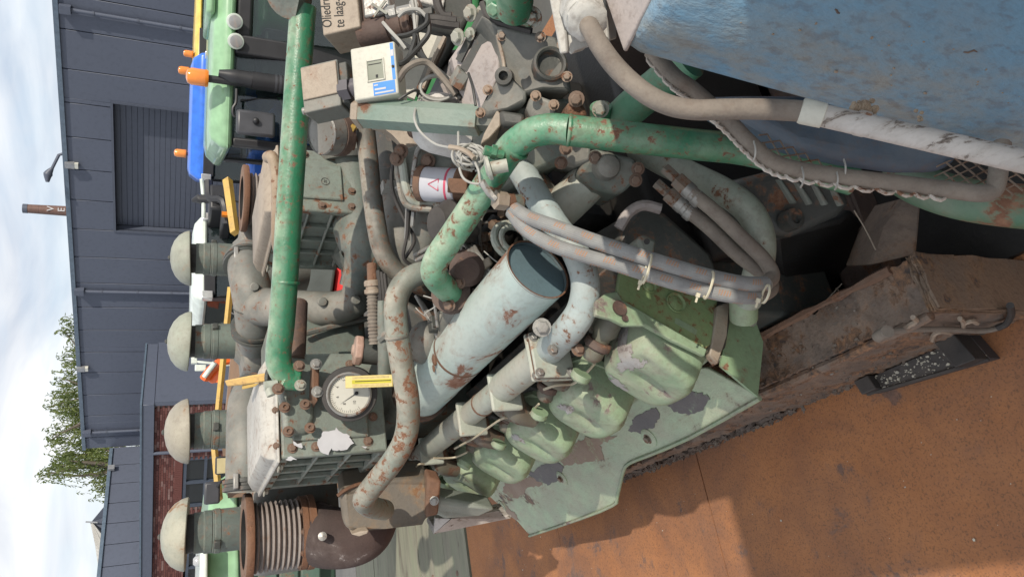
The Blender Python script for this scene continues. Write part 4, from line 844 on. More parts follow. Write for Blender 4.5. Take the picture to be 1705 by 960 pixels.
for poly in ([(528, 740), (538, 718), (560, 714), (578, 722), (590, 738), (570, 750), (552, 748), (545, 757), (535, 752)], [(490, 742), (487, 733), (500, 737), (507, 740), (500, 748)], [(474, 765), (484, 758), (494, 764), (480, 768)], [(604, 742), (611, 740), (608, 747)]):
    part('paper_scrap', MB().prism([QY(x, y, 1.974) for x, y in rough_poly(poly, 4, 1.3, int(poly[0][0]))], -EY*.0012), K['paper'], fpl)
# stay rod and green outlet housing on the left cooler
hs = thing('outlet_housing', 'bolted grey green outlet housing between the green pipe and left cooler', 'housing', V(.60, 1.92, -.36))
hb = MB(); A_, B_, C_, D_ = QY(462, 645, 1.93), QY(468, 725, 1.93), QY(520, 720, 1.95), QY(528, 603, 1.95)
part('casting', MB().prism([QY(465, 640, 1.93), QY(470, 672, 1.94), QY(474, 722, 1.95), QY(512, 720, 1.96), QY(523, 695, 1.96), QY(522, 650, 1.95), QY(525, 606, 1.93), QY(490, 600, 1.92)], EY*.07), K['cooler'], hs, bevel=.012, seg=3)
part('upper_flange', MB().prism([QY(488, 602, 1.88), QY(463, 645, 1.88), QY(500, 648, 1.88), QY(505, 605, 1.88)], EY*.02), K['green'], hs, bevel=.006)
part('side_flange', MB().prism([QY(520, 598, 1.90), QY(532, 600, 1.90), QY(532, 660, 1.90), QY(528, 668, 1.90), QY(520, 655, 1.90)], EY*.07), K['rust'], hs, bevel=.004)
for x, y, me in ((498, 609, BR), (500, 641, BG), (463, 647, BR), (526, 606, BST), (528, 652, BST)): place('bolt', me, QY(x, y, 1.878), -EY, .011, hs)
for x, y in ((474, 678), (508, 673), (480, 718), (516, 712)): place('bolt', SCK, QY(x, y, 1.928 if y < 700 else 1.945), -EY, .010, hs)
part('stud', MB().cyl(QY(447, 645, 1.90), QY(452, 658, 1.9), .012, n=12).cyl(QY(440, 643, 1.9), QY(462, 640, 1.9), .014, n=12), K['manifold'], hs)
part('pull_rod', MB().cyl(QY(497, 505, 2.05), QY(492, 600, 2.0), .028, n=14), K['rustdark'], hs)
# plates and ducts between the two coolers
ad = part('air_duct', MB().bb((.76, 2.34, -.62), (1.06, 2.75, -.30)), K['engine'], eng, bevel=.03, seg=3)
part('duct_edge', MB().tube([QY(505, 556, 2.30), QY(545, 545, 2.31), QY(612, 530, 2.30)], .010, 6, 2), K['grey'], ad)
part('turbine_housing', MB().sphere(V(.90, 2.6, -.78), .20, 18, (1.2, 1, .9)).cyl(V(.7, 2.55, -.75), V(.45, 2.5, -.72), .11), K['dark'], eng)
part('bank_cover', MB().bb((.58, 2.1, -.90), (.80, 2.9, -.62)), K['engine'], eng, bevel=.03, seg=3)
part('rear_block', MB().bb((.5, 2.95, -1.4), (1.6, 3.3, -.86)), K['dark'], eng, bevel=.03)
# right side big castings behind the grey pipe
rb_ = part('charge_pipe', MB().tube([P(588, 250, 2.45), P(592, 320, 2.45), P(600, 380, 2.40), P(612, 420, 2.35), P(600, 455, 2.35), P(592, 480, 2.35)], [.085, .085, .09, .085, .058, .055], 20, 5), K['engine'], eng)
part('pipe_lip', MB().lathe(P(585, 245, 2.45), nrm(P(592, 320, 2.45)-P(585, 245, 2.45)), [(.12, 0), (.125, .01), (.125, .03), (.11, .05)], 26), K['grey'], rb_)
for k in range(7): place('bolt', BR, QX(584+k*2.2, 290+k*16, 1.46), nrm(V(.6, -1, .3)), .007, rb_)
part('casting_flange', MB().prism([P(590, 335, 2.38), P(620, 330, 2.38), P(640, 400, 2.36), P(645, 450, 2.36), P(600, 450, 2.36), P(575, 415, 2.38)], V(.1, .25, 0)), K['engine'], rb_, bevel=.03, seg=3)
hx = part('exhaust_drum', MB().lathe(P(668, 320, 2.2), nrm(P(668, 230, 2.2)-P(668, 320, 2.2)), [(.085, -.15), (.085, .02), (.09, .025), (.09, .06), (.085, .065), (.085, .18)], 30), K['dark'], eng)
part('chamfered_ring', MB().tube([P(622, 200, 1.93), P(640, 206, 1.92), P(664, 224, 1.91), P(684, 246, 1.90), P(694, 270, 1.9)], .026, 4, 1), K['tan'], hx)
part('small_union', MB().box(P(654, 313, 1.93), (.03, .03, .06)).tube([P(660, 313, 1.92), P(676, 318, 1.9), P(690, 335, 1.88), P(692, 350, 1.86)], .007, 8, 4), K['steel'], eng)
part('exhaust_elbow', MB().tube([P(655, 310, 2.2), P(670, 350, 2.15), P(672, 395, 2.1), P(675, 430, 2.1), P(690, 450, 2.12)], [.075, .075, .07, .065, .06], 20, 5), K['grey'], eng)
part('exhaust_elbow', MB().tube([P(735, 330, 1.95), P(715, 350, 1.93), P(705, 385, 1.92), P(708, 420, 1.95)], [.06, .058, .05, .05], 18, 5), K['grey'], eng)
vb = part('valley_cover', MB().prism([P(640, 480, 2.1), P(700, 520, 2.05), P(740, 540, 2.0), P(720, 590, 2.05), P(650, 600, 2.15)], V(.1, .15, -.15)), K['dark'], eng, bevel=.02)
part('coupling_cover', MB().sphere(P(708, 570, 1.95), .06, 16, (1, 1.2, .8)), K['grey'], eng)
part('black_canister', MB().lathe(P(752, 372, 1.72), nrm(P(735, 372, 1.70)-P(770, 372, 1.74)), [(.05, -.05), (.052, .0), (.058, .002), (.058, .012), (.05, .02), (.04, .045), (.01, .05)], 24), K['blackrub'], eng)
# ================================================================== AIR INTAKES
caps = [((312, 888), 2.515, (.250), 'rightmost', 0), ((314, 717), 2.764, (.250), '', 1), ((316, 568), 2.979, (.250), '', 2), ((318, 430), 3.229, (.250), '', 3)]
capmat = [worn('cap_paint_%s' % n, a, b, r, dust=.3, dcol=(.42, .385, .32), rscale=9, rcol=(.24, .13, .07), rcol2=(.34, .25, .17), nscale=11, spk=.15) for n, a, b, r in (('rusty', (.38, .37, .29), (.27, .29, .24), .34), ('tan', (.36, .33, .26), (.28, .255, .205), .12), ('green', (.34, .37, .30), (.26, .27, .215), .14), ('dusty', (.32, .345, .28), (.235, .24, .20), .18))]
clab = ['mushroom air filter with rust stained cap above the rusty bellows', 'mushroom air filter with clean tan cap beside the brick annex downpipe', 'mushroom air filter between the orange loader and the white tractor', 'mushroom air filter with dented cap in front of the white tractor roof']
for (px, d, dia, _, i) in caps:
    c = P(px[0], px[1], d); r = dia/2
    t = thing('air_filter', clab[i], 'air filter', c-EZ*.20, 'mushroom capped air filters in a row')
    cap = part('cap', MB().lathe(c, nrm(EZ+V(.05*math.sin(3*i+1), .05*math.cos(2*i), 0)), [(.07, .006), (r*.97, .0), (r, .003), (r*1.0, .008), (r*.955, .025), (r*.84, .047), (r*.64, .067), (r*.38, .080), (r*.12, .0855), (.001, .086)], 40, caps=False), capmat[i], t)
    part('vent_nut', MB().lathe(c+EZ*.085, EZ, [(.010, 0), (.010, .006), (.004, .010)], 8), K['dark'], cap)
    q = .074
    nk = part('neck', MB().lathe(c, EZ, [(q*.95, -.02), (q*.95, -.05), (q*1.0, -.055), (q*1.0, -.078)], 30).lathe(c, EZ, [(q*1.0, -.080), (q*1.02, -.082), (q*1.02, -.2)], 30), K['engine'], t)
    part('mesh_ring', MB().lathe(c, EZ, [(q*.9, .004), (q*.9, -.022)], 30), K['black'], t)
    bnd = part('band', MB().lathe(c, EZ, [(q*1.03, -.088), (q*1.05, -.090), (q*1.05, -.106), (q*1.03, -.108)], 30), K['engine'], nk)
    a_ = -2.3+.6*i; n_ = V(math.cos(a_), math.sin(a_), 0)
    part('clasp', MB().box(c+n_*q*1.08-EZ*.095, (.03, .02, .022), (np.cross(EZ, n_), n_, EZ)), K['dark'], nk, bevel=.003)
    # rounded intake chamber under the neck
    w_ = .125; zt = -.205
    def sq(rx, ry, z, cx=0, n=40, ex=.5):
        out = []
        for tt in np.linspace(0, 2*math.pi, n, endpoint=False):
            cc, s_ = math.cos(tt), math.sin(tt); out.append(c+V(cx+rx*math.copysign(abs(cc)**ex, cc), ry*math.copysign(abs(s_)**ex, s_), z))
        return out
    part('intake_chamber', MB().ring_tube([sq(.08, .08, zt+.03, ex=.9), sq(.10, .10, zt+.008, ex=.8), sq(.145, .145, zt, ex=.6), sq(.165, .165, zt-.022, ex=.55), sq(.172, .172, zt-.06), sq(.168, .17, zt-.24), sq(.15, .15, zt-.30)]), K['grey'], t)
# curved cross-over pipes between pairs of chambers
def chain(label, pts, rr, bands, joint=None, name='intake_pipe'):
    t = thing(name, label, 'pipe', P(*pts[len(pts)//2])-EZ*.07, 'grey intake pipes joining the air filters')
    part('pipe', MB().tube([P(*p) for p in pts], rr, 24, 6), K['grey'], t)
    for (x, y, d), ax, r_ in bands:
        n = nrm(P(*ax)-P(x, y, d)); b = part('hose_clamp', MB().lathe(P(x, y, d), n, [(r_, -.02), (r_*1.09, -.018), (r_*1.09, -.006), (r_*1.02, -.004), (r_*1.02, .004), (r_*1.1, .006), (r_*1.1, .018), (r_, .02)], 28), K['dark'], t)
        part('clamp_screw', MB().box(P(x, y, d)-EY*r_*1.0+EZ*r_*.55, (.05, .02, .016)), K['steel'], b, bevel=.003)
    return t
t = chain('grey crossover intake pipe joining the left pair of filters beside the left cooler', [(420, 648, 2.62), (413, 668, 2.50), (411, 700, 2.43), (411, 750, 2.38), (410, 815, 2.36)], [.062, .066, .066, .066, .066], [((410, 806, 2.36), (410, 700, 2.42), .068), ((421, 655, 2.58), (430, 600, 2.8), .070)])
part('core_plug', MB().lathe(P(418, 672, 2.43), -EY, [(.008, -.01), (.008, .004), (.001, .005)], 12), K['dark'], t)
t = chain('grey forked intake pipe joining the right pair of filters and dropping to the engine', [(412, 425, 2.86), (412, 450, 2.74), (418, 478, 2.70), (424, 510, 2.70), (426, 545, 2.76), (424, 570, 2.9)], [.070, .072, .074, .076, .074, .07], [((410, 438, 2.80), (412, 470, 2.72), .078), ((425, 546, 2.77), (425, 520, 2.72), .082)])
part('branch', MB().tube([P(425, 510, 2.70), P(470, 512, 2.60), P(520, 513, 2.52), P(560, 512, 2.48), P(590, 500, 2.46), P(598, 470, 2.44), P(597, 445, 2.42)], [.075, .068, .062, .058, .056, .052, .05], 24, 6), K['grey'], t)
part('joint_line', MB().lathe(P(424, 512, 2.70), nrm(P(424, 560, 2.76)-P(424, 480, 2.70)), [(.074, -.003), (.0785, 0), (.074, .003)], 26), K['dark'], t)
for x, y, d in ((424, 477, 2.62), (537, 502, 2.42), (593, 499, 2.38)): part('core_plug', MB().lathe(P(x, y, d), nrm(-ray(x, y)*V(1, 1, .4)), [(.016, -.03), (.016, .006), (.013, .010), (.001, .011)], 16), K['grey'], t)
part('hose_clamp', MB().lathe(P(597, 452, 2.42), nrm(P(597, 470, 2.44)-P(597, 440, 2.42)), [(.052, -.01), (.058, -.008), (.058, .008), (.052, .01)], 22), K['dark'], t)
# ------------------------------------------------------------------ exhaust bellows and elbows
def bellows(label, c, r, n, pitch, elbow):
    t = thing('exhaust_bellows', label, 'bellows', c-EZ*.3, 'rusty exhaust bellows with flanges')
    prof = []
    for k in range(n):
        z = -.03-pitch*k
        prof += [(r*.80, z), (r*.90, z-pitch*.18), (r*.93, z-pitch*.42), (r*.90, z-pitch*.66), (r*.80, z-pitch*.84)]
    hh = pitch*n+.03
    part('bellows', MB().lathe(c, EZ, prof[::-1], 40, caps=False), K['bellow'], t)
    part('bellows_lining', MB().lathe(c, EZ, [(r*.74, 0), (r*.74, -hh)], 30, caps=False), K['black'], t)
    part('top_flange', MB().lathe(c, EZ, [(r*.78, 0), (r*1.17, .0), (r*1.19, -.006), (r*1.19, -.020), (r*1.17, -.024), (r*.78, -.024)], 40, closed=True, caps=False), K['rust'], t)
    lf = part('lower_flange', MB().lathe(c-EZ*hh, EZ, [(r*.78, 0), (r*.98, 0), (r*.98, -.018), (r*.95, -.019), (r*.95, -.024), (r*1.0, -.025), (r*1.0, -.045), (r*.78, -.045)], 40, closed=True, caps=False), K['rust'], t)
    for k in range(10):
        a = k*.628+.2; place('bolt', BR, c-EZ*(hh-.001)+V(math.cos(a), math.sin(a), 0)*r*.89, EZ, .009, lf)
    if elbow: elbow(t, c-EZ*(hh+.045), r)
    return t
K['bellow'] = worn('bellows_steel', (.25, .215, .195), (.20, .165, .145), .12, dust=.55, dcol=(.40, .36, .33), spk=.2, nscale=10, rough=.75, rscale=25)
K['elbow'] = worn('charred_elbow', (.052, .036, .034), (.075, .05, .045), .26, rcol=(.42, .39, .38), rcol2=(.16, .13, .12), rscale=5.5, dust=.1, bump=.5, rough=.9, nscale=8)
def elb(t, c, r):
    pts = [c, P(545, 893, 2.42), P(578, 894, 2.43), P(603, 884, 2.45), P(616, 862, 2.48), P(620, 830, 2.52), P(620, 790, 2.6)]
    e = part('elbow', MB().tube(pts, [r*.84, r*.82, r*.80, r*.80, r*.78, r*.74, r*.7], 30, 7), K['elbow'], t)
    part('plug', MB().lathe(P(537, 892, 2.28), nrm(-ray(537, 892)), [(.014, -.03), (.014, .004), (.001, .008)], 14), K['steel'], e)
cL = P(405, 897, 2.36)
bellows('open rusty exhaust bellows with dark elbow at the left of the engine', cL, .124, 9, .0165, elb)
cR = P(402, 330, 3.13); bellows('open rusty exhaust bellows standing behind the right hand tan cooler lid', cR, .125, 6, .018, None)
# rusted flue box beside the elbow
hb = thing('heat_shield_box', 'rust streaked folded steel duct between elbow and rocker covers', 'duct', P(640, 840, 2.2)-EZ*.1)
part('duct', MB().prism([P(565, 822, 2.16), P(575, 815, 2.16), P(655, 800, 2.2), P(715, 795, 2.25), P(722, 862, 2.25), P(700, 870, 2.22), P(640, 882, 2.2), P(590, 889, 2.16), P(572, 880, 2.16)], nrm(V(.7, .7, -.1))*.12), worn('heat_stained_steel', (.13, .12, .105), (.155, .13, .10), .36, rcol=(.17, .075, .04), rcol2=(.30, .19, .10), rscale=7, dust=.2, metal=.2), hb, bevel=.02, seg=3)
part('top_lip', MB().tube([P(562, 825, 2.15), P(580, 812, 2.16), P(615, 800, 2.2), P(650, 795, 2.22)], .006, 6, 3), K['rust'], hb)
part('gasket', MB().prism([P(585, 889, 2.15), P(600, 884, 2.15), P(614, 882, 2.15), P(612, 888, 2.15), P(598, 893, 2.15)], V(.03, .05, 0)), K['tan'], hb, bevel=.003)
part('end_bracket', MB().prism([P(712, 795, 2.22), P(735, 800, 2.22), P(730, 858, 2.22), P(708, 862, 2.22)], nrm(V(.7, .7, -.1))*.06), K['rust'], hb, bevel=.008)
place('bolt', BST, P(723, 833, 2.21), nrm(-ray(723, 833)), .010, hb)
part('lagging', MB().prism([P(722, 828, 2.24), P(790, 840, 2.28), P(830, 850, 2.3), P(800, 858, 2.4), P(740, 866, 2.3), P(725, 858, 2.26)], V(.06, .09, -.02)), worn('grey_lagging', (.28, .31, .27), (.22, .25, .22), 0, dust=.3, nscale=12, bump=.8), hb, bevel=.02)
an = single('angle_iron', MB().prism([P(725, 862, 2.35), P(750, 863, 2.35), P(722, 888, 2.35)], V(.01, .02, -.005)).prism([P(752, 863, 2.35), P(830, 850, 2.5), P(850, 862, 2.5), P(722, 888, 2.35)], V(.01, .012, -.01)).prism([P(722, 888, 2.35), P(850, 862, 2.5), P(846, 856, 2.5), P(724, 880, 2.36)], V(.05, .06, 0)), K['conduit'], 'loose steel angle with flaking white paint on its end lying under the rear duct', 'angle iron')

# ================================================================== PIPES
def pipe(name, label, pts, r, mat, extra=None, n=20, sub=7, cat='pipe'):
    q = [P(*p) for p in pts]; c = np.mean(q, axis=0); c[2] = min(p[2] for p in q)
    t = thing(name, label, cat, c); part('tube', MB().tube(q, r, n, sub), mat, t)
    return t, q
def weld(t, p, n, r, mat): part('weld_bead', MB().lathe(p, n, [(r, -.004), (r*1.05, -.001), (r*1.05, .001), (r, .004)], 22), mat, t)
t, q = pipe('green_cross_pipe', 'long straight green pipe with rust flecks crossing above the engine', [(505, 12, 1.90), (497, 120, 1.90), (489, 240, 1.90), (481, 360, 1.90), (475, 460, 1.90), (469, 540, 1.91), (464, 585, 1.92), (467, 612, 1.92), (484, 634, 1.93)], .0345, K['green'])
weld(t, P(476.5, 470, 1.90), nrm(q[4]-q[3]), .0345, K['green'])
t, q = pipe('square_stub_housing', 'faded green square casting capping the top end of the green cross pipe', [(470, -40, 1.86), (478, -4, 1.88), (500, 6, 1.88), (507, 10, 1.88)], .05, K['engine'], n=4)
t, q = pipe('green_elbow_pipe', 'thick peeling green pipe with two bends crossing the engine centre', [(752, 488, 1.72), (738, 476, 1.66), (722, 455, 1.60), (728, 430, 1.575), (752, 395, 1.54), (786, 345, 1.49), (818, 296, 1.44)], .0295, K['greenold'])
part('bend', MB().tube([P(818, 296, 1.44), P(840, 262, 1.405), P(858, 240, 1.38), P(885, 222, 1.36), P(915, 215, 1.35), P(948, 217, 1.34)], .0295, 20, 7), K['greenhalf'] if 'greenhalf' in K else K['green'], t)
part('straight_run', MB().tube([P(948, 217, 1.34), P(1050, 229, 1.34), P(1150, 240, 1.35), P(1260, 254, 1.36), P(1420, 300, 1.36)], .0295, 20, 7), K['green'], t)
for p, a in (((948, 217, 1.34), (1000, 222, 1.34)), ((858, 245, 1.385), (836, 270, 1.41))): weld(t, P(*p), nrm(P(*a)-P(*p)), .0295, K['green'])
pl = part('drain_plug', MB().cyl(P(838, 258, 1.37), P(806, 250, 1.36), .010, n=8).cyl(P(826, 254, 1.367), P(818, 252, 1.365), .014, n=6), K['green'], t)
pl = part('hose_nipple', MB().cyl(P(845, 275, 1.36), P(808, 282, 1.36), .013, n=14).lathe(P(815, 280, 1.36), nrm(P(808, 282, 1.36)-P(815, 280, 1.36)), [(.013, -.004), (.023, -.002), (.023, .004), (.012, .008)], 18), K['manifold'], t)
fl_ = part('end_flange', MB().lathe(P(752, 488, 1.72), nrm(P(760, 494, 1.75)-P(738, 476, 1.66)), [(.03, -.01), (.05, -.008), (.05, .012), (.03, .014)], 24), K['rustdark'], t)
place('bolt', BR, P(748, 507, 1.68), nrm(V(-.5, -.5, .6)), .011, fl_); place('bolt', BR, P(765, 470, 1.68), nrm(V(-.5, -.5, .6)), .011, fl_)
t, q = pipe('grey_loop_pipe', 'looped grey pipe with bare rust patches in front of the dial gauge', [(735, 452, 1.86), (700, 455, 1.82), (674, 470, 1.80), (660, 500, 1.79), (660, 545, 1.79), (668, 600, 1.80), (677, 650, 1.81), (680, 690, 1.82), (674, 730, 1.83), (655, 765, 1.84), (630, 797, 1.86), (612, 820, 1.88), (606, 833, 1.90), (618, 843, 1.96), (640, 848, 2.10)], .0300, K['greymint'])
weld(t, P(661, 560, 1.79), nrm(q[5]-q[4]), .0300, K['greyblue'])
t, q = pipe('tan_side_pipe', 'thin tan rusty pipe standing just behind the green cross pipe at the right cooler', [(446, 262, 2.02), (453, 262, 2.0), (460, 285, 2.0), (462, 330, 2.0), (462, 400, 2.02), (468, 425, 2.1)], .017, worn('tan_rust_pipe', (.34, .26, .18), (.24, .16, .10), .3, rscale=30, dust=.4))
t, q = pipe('grey_riser_pipe', 'dusty grey pipe bending behind the green elbow beside the right cooler', [(607, 204, 2.0), (612, 250, 2.0), (618, 310, 1.99), (626, 370, 1.98), (636, 415, 1.98), (656, 448, 1.99), (690, 470, 2.02), (730, 490, 2.1)], .0275, K['greyblue'])
t, q = pipe('rusty_tank_pipe', 'short fat rusted green pipe entering under the blue tank', [(1015, 222, 1.50), (1035, 195, 1.46), (1068, 165, 1.42), (1105, 135, 1.38), (1150, 100, 1.33)], .036, worn('rusted_green', (.05, .22, .12), (.10, .25, .15), .44, rscale=11, dust=.3), n=20)
t, q = pipe('lower_tank_pipe', 'rusty green pipe bending away below the mesh guard', [(1500, 292, 1.34), (1540, 312, 1.26), (1600, 330, 1.2), (1680, 342, 1.16), (1800, 350, 1.1)], .036, worn('rusted_green_low', (.03, .13, .07), (.09, .16, .10), .42, rscale=12, dust=.3))
t, q = pipe('grey_green_pipe', 'smooth grey green coolant pipe curving down right of the hoses', [(1060, 245, 1.62), (1100, 268, 1.56), (1150, 292, 1.52), (1210, 322, 1.48), (1250, 355, 1.45), (1267, 400, 1.43), (1262, 450, 1.44), (1245, 500, 1.5)], .029, worn('pale_grey_green_pipe', (.30, .34, .28), (.23, .26, .21), .12, dust=.6, dcol=(.42, .4, .33), rscale=40, spk=.2, nscale=8))
# ================================================================== GAUGES AND INSTRUMENTS
gp = P(582, 655, 1.93); gn = nrm(-ray(582, 655)*1.0+V(-.15, -.1, .12))
gt_ = thing('pressure_gauge', 'round white dial gauge with black rim and needle on the left cooler', 'gauge', gp-EZ*.07)
gu = nrm(EZ-gn*gn[2]); gv = np.cross(gn, gu)
part('case', MB().lathe(gp, gn, [(.05, -.05), (.073, -.045), (.075, 0), (.073, .006), (.057, .008)], 40), K['blackrub'], gt_)
part('bezel', MB().lathe(gp, gn, [(.052, .002), (.060, .006), (.060, .020), (.056, .024), (.053, .021), (.052, .012)], 40), K['steel'], gt_)
part('dial', MB().lathe(gp, gn, [(.0535, .010), (.0535, .0125), (.001, .0125)], 36), plain('dial_face', (.50, .485, .42), .5), gt_)
ndl = MB(); a_ = nrm(gu*.62+gv*(-.78)); tipd = nrm(P(560, 680, 1.93)-P(606, 650, 1.93)); tipd = nrm(tipd-gn*np.dot(tipd, gn)); hub = gp+gn*.014
hub = hub+(P(604, 652, 1.93)-P(582, 655, 1.93))*.55; hub -= gn*np.dot(hub-gp-gn*.014, gn)
ndl.prism([hub+np.cross(gn, tipd)*.0012, hub-np.cross(gn, tipd)*.0012, hub+tipd*.052], gn*.001); ndl.lathe(hub, gn, [(.005, 0), (.005, .003), (.003, .004)], 14)
part('needle', ndl, K['ink'], gt_)
tk = MB()
for k in range(41):
    a = -2.2+4.4*k/40; d_ = gu*math.cos(a)+gv*math.sin(a); l_ = .009 if k % 5 == 0 else .005
    tk.box(gp+gn*.0128+d_*(.050-l_/2), (.0008, l_, .0006), (np.cross(gn, d_), d_, gn))
part('scale', tk, K['ink'], gt_)
for k, s in enumerate('0246810' if False else ['0', '2', '4', '6', '8', '10']):
    a = -2.0+4.0*k/5; d_ = gu*math.cos(a)+gv*math.sin(a); me = text_mesh('numeral', s, .011, .0002); me.materials.append(K['ink'])
    place('numeral', me, gp+gn*.0129+d_*.034-gu*.004+gv*(-.003)*(-1 if False else 1), gn, 1, gt_, up=-np.cross(gu, gn) if False else np.cross(gu, gn))
part('stem', MB().cyl(gp-gn*.04, gp-gn*.10-EZ*.02, .016), K['rust'], gt_)
# yellow scale stick over the dial
tp0, tp1 = P(576, 636, 1.88), P(655, 633, 1.86)
ty = thing('yellow_thermometer', 'yellow thermometer scale sticking out over the dial gauge', 'thermometer', tp1)
ta = nrm(tp1-tp0); tn = nrm(-ray(610, 636)); tn = nrm(tn-ta*np.dot(tn, ta)); ts = np.cross(ta, tn); tl = np.linalg.norm(tp1-tp0)
part('body', MB().box((tp0+tp1)/2, (tl, .032, .012), (ta, ts, tn)), worn('thermometer_yellow', (.66, .52, .18), (.58, .46, .17), .05, dust=.2), ty, bevel=.002)
part('tube_slot', MB().box((tp0+tp1)/2+tn*.0063+ta*.008, (tl*.82, .010, .002), (ta, ts, tn)), plain('slot_yellow', (.50, .44, .03), .3), ty)
part('mercury', MB().box((tp0+tp1)/2+tn*.0075+ta*.012-ts*.001, (tl*.75, .002, .001), (ta, ts, tn)), K['ink'], ty)
tk = MB()
for k in range(30):
    for sgn in (-1, 1): tk.box(tp0+ta*(.022+k*(tl-.03)/30)+tn*.0062+ts*sgn*.0105, (.0007, .0055, .0004), (ta, ts, tn))
part('graduation', tk, K['rustdark'], ty)
# second gauge lying on its back near the right cooler
g2 = P(545, 222, 1.95); gx = nrm(V(-.35, -.35, .9)); t = thing('capped_gauge', 'aluminium drum gauge lying tilted under the grey box', 'gauge', g2-EZ*.05)
part('drum', MB().lathe(g2, gx, [(.058, -.022), (.06, -.02), (.06, .02), (.057, .024), (.054, .020)], 32), K['steel'], t); part('face', MB().lathe(g2, gx, [(.055, .017), (.055, .0185), (.001, .0185)], 28), K['white'], t)
part('rubber_base', MB().lathe(g2, gx, [(.052, -.055), (.062, -.05), (.062, -.024), (.056, -.022)], 28), K['rustdark'], t)
part('stem', MB().cyl(P(555, 230, 1.98), P(592, 238, 2.0), .022), K['rust'], t); part('brass_nipple', MB().cyl(P(585, 212, 1.95), P(592, 216, 1.95), .012, n=8), plain('brass', (.45, .30, .08), .35, .8), t)
# filler cap behind the left gauge
fc = P(596, 583, 1.98); t = thing('filler_cap', 'octagonal pinkish filler cap on a grey neck beside the dial gauge', 'cap', fc-EZ*.08)
ax_ = nrm(P(570, 581, 1.96)-P(610, 585, 1.98)); part('cap', MB().lathe(fc, ax_, [(.040, -.012), (.044, -.008), (.044, .006), (.040, .011), (.018, .012), (.016, .017), (.002, .018)], 8), worn('cap_paint_red', (.42, .27, .21), (.36, .22, .17), .1, dust=.5), t, bevel=.003)
part('neck', MB().cyl(fc-ax_*.012, fc-ax_*.09, .036), K['dark'], t)
# cream pressure switch with blue labels
def devbox(name, label, cat, c, u, v_, n, su, sv, sn_, mat, bev=.004):
    t = thing(name, label, cat, c-EZ*sv/2); part('housing', MB().box(c, (su, sv, sn_), (u, v_, n)), mat, t, bevel=bev, seg=3); return t
# corner pixels of its front face
a, b, c_, d = P(584, 70, 1.58), P(653, 80, 1.56), P(663, 137, 1.55), P(592, 158, 1.57)
b = P(655, 80, 1.56); c_ = P(664, 166, 1.55); d = P(590, 158, 1.57)
u = nrm(((a-d)+(b-c_))/2); v_ = nrm(((a-b)+(d-c_))/2); v_ = nrm(v_-u*np.dot(u, v_)); n = np.cross(u, v_); n = n if n[1] < 0 else -n
cc = (a+b+c_+d)/4; su = (np.linalg.norm(a-d)+np.linalg.norm(b-c_))/2; sv = (np.linalg.norm(a-b)+np.linalg.norm(d-c_))/2
ps = devbox('pressure_switch', 'cream pressure switch with small window and blue labels', 'switch', cc-n*.03, u, v_, n, su, sv, .06, K['cream'])
def pnl(name, u0, u1, v0, v1, mat, h=.0006, par=ps, base=None): 
    base = cc if base is None else base
    return part(name, MB().box(base+u*(su*((u0+u1)/2-.5))+v_*(sv*((v0+v1)/2-.5))+n*h/2, (su*(u1-u0), sv*(v1-v0), h), (u, v_, n)), mat, par)
# u runs to the right of the upright device, v upwards
wf = MB()
for u0, u1, v0, v1 in ((.30, .72, .64, .67), (.30, .72, .26, .29), (.30, .33, .29, .64), (.69, .72, .29, .64)): wf.box(cc+u*su*((u0+u1)/2-.5)+v_*sv*((v0+v1)/2-.5)+n*.001, (su*(u1-u0), sv*(v1-v0), .004), (u, v_, n))
part('window_frame', wf, K['cream'], ps, bevel=.001)
pnl('window', .33, .69, .29, .64, plain('switch_window', (.22, .23, .18), .25))
pnl('window_mark', .36, .42, .42, .47, K['ink'], .0012); pnl('window_mark', .62, .635, .33, .62, K['ink'], .0012)
pnl('blue_label', .03, .27, .06, .55, K['label']); pnl('label_bar', .055, .085, .10, .52, K['paper'], .0012) ; pnl('label_bar', .125, .16, .27, .52, K['paper'], .0012); pnl('label_bar', .21, .235, .44, .53, K['paper'], .0012)
pnl('blue_strip', .28, .97, .035, .105, K['label']); pnl('strip_label', .72, .84, .04, .10, K['paper'], .0012)
part('screw', MB().cyl(cc+u*su*.02-v_*sv*.43, cc+u*su*.02-v_*sv*.43+n*.003, .003), K['ink'], ps)
ng = cc+v_*sv*.5-n*.025-u*.02
gl_ = part('cable_gland', MB().lathe(ng, v_, [(.022, 0), (.022, .010), (.014, .012), (.014, .017)], 22).lathe(ng+v_*.016, v_, [(.025, 0), (.025, .020), (.016, .021), (.016, .028), (.008, .028)], 6), plain('gland_plastic', (.10, .09, .10), .4), ps)
# tan lid box with handwriting
a, b, c_, d = P(531, -20, 1.74), P(593, -20, 1.72), P(599, 55, 1.70), P(539, 49, 1.72)
u2 = nrm((a+b)/2-(c_+d)/2); v2 = nrm((a+d)/2-(b+c_)/2); v2 = nrm(v2-u2*np.dot(u2, v2)); n2 = np.cross(u2, v2); n2 = n2 if n2[1] < 0 else -n2
w2_ = .17; h2 = np.linalg.norm((a+d)/2-(b+c_)/2)
le = (c_+d)/2; c2 = le+u2*w2_/2-n2*.05
tb_ = devbox('alarm_box', 'tan relay box with the handwritten words Oliedruk te laag', 'box', c2, u2, v2, n2, w2_, h2, .10, K['tan'], .004)
for s, px, sz in (('Oliedruk', (553, 46), .034), ('te laag-', (574, 46), .034)):
    me = text_mesh('handwriting', s, sz, .0003, .25); me.materials.append(K['ink'])
    p = QP(px[0], px[1], le, n2)+n2*.0008; place('handwriting', me, p, n2, (.78, 1.05, 1), tb_, up=u2)
part('base_plate', MB().box(c2-v2*(h2/2+.012)-n2*.01, (w2_*.96, .02, .085), (u2, v2, n2)), K['rustdark'], tb_, bevel=.003)
cb_ = part('connector', MB().box(P(632, 15, 1.74), (.06, .07, .05), (u2, v2, n2)), K['steel'], tb_, bevel=.006)
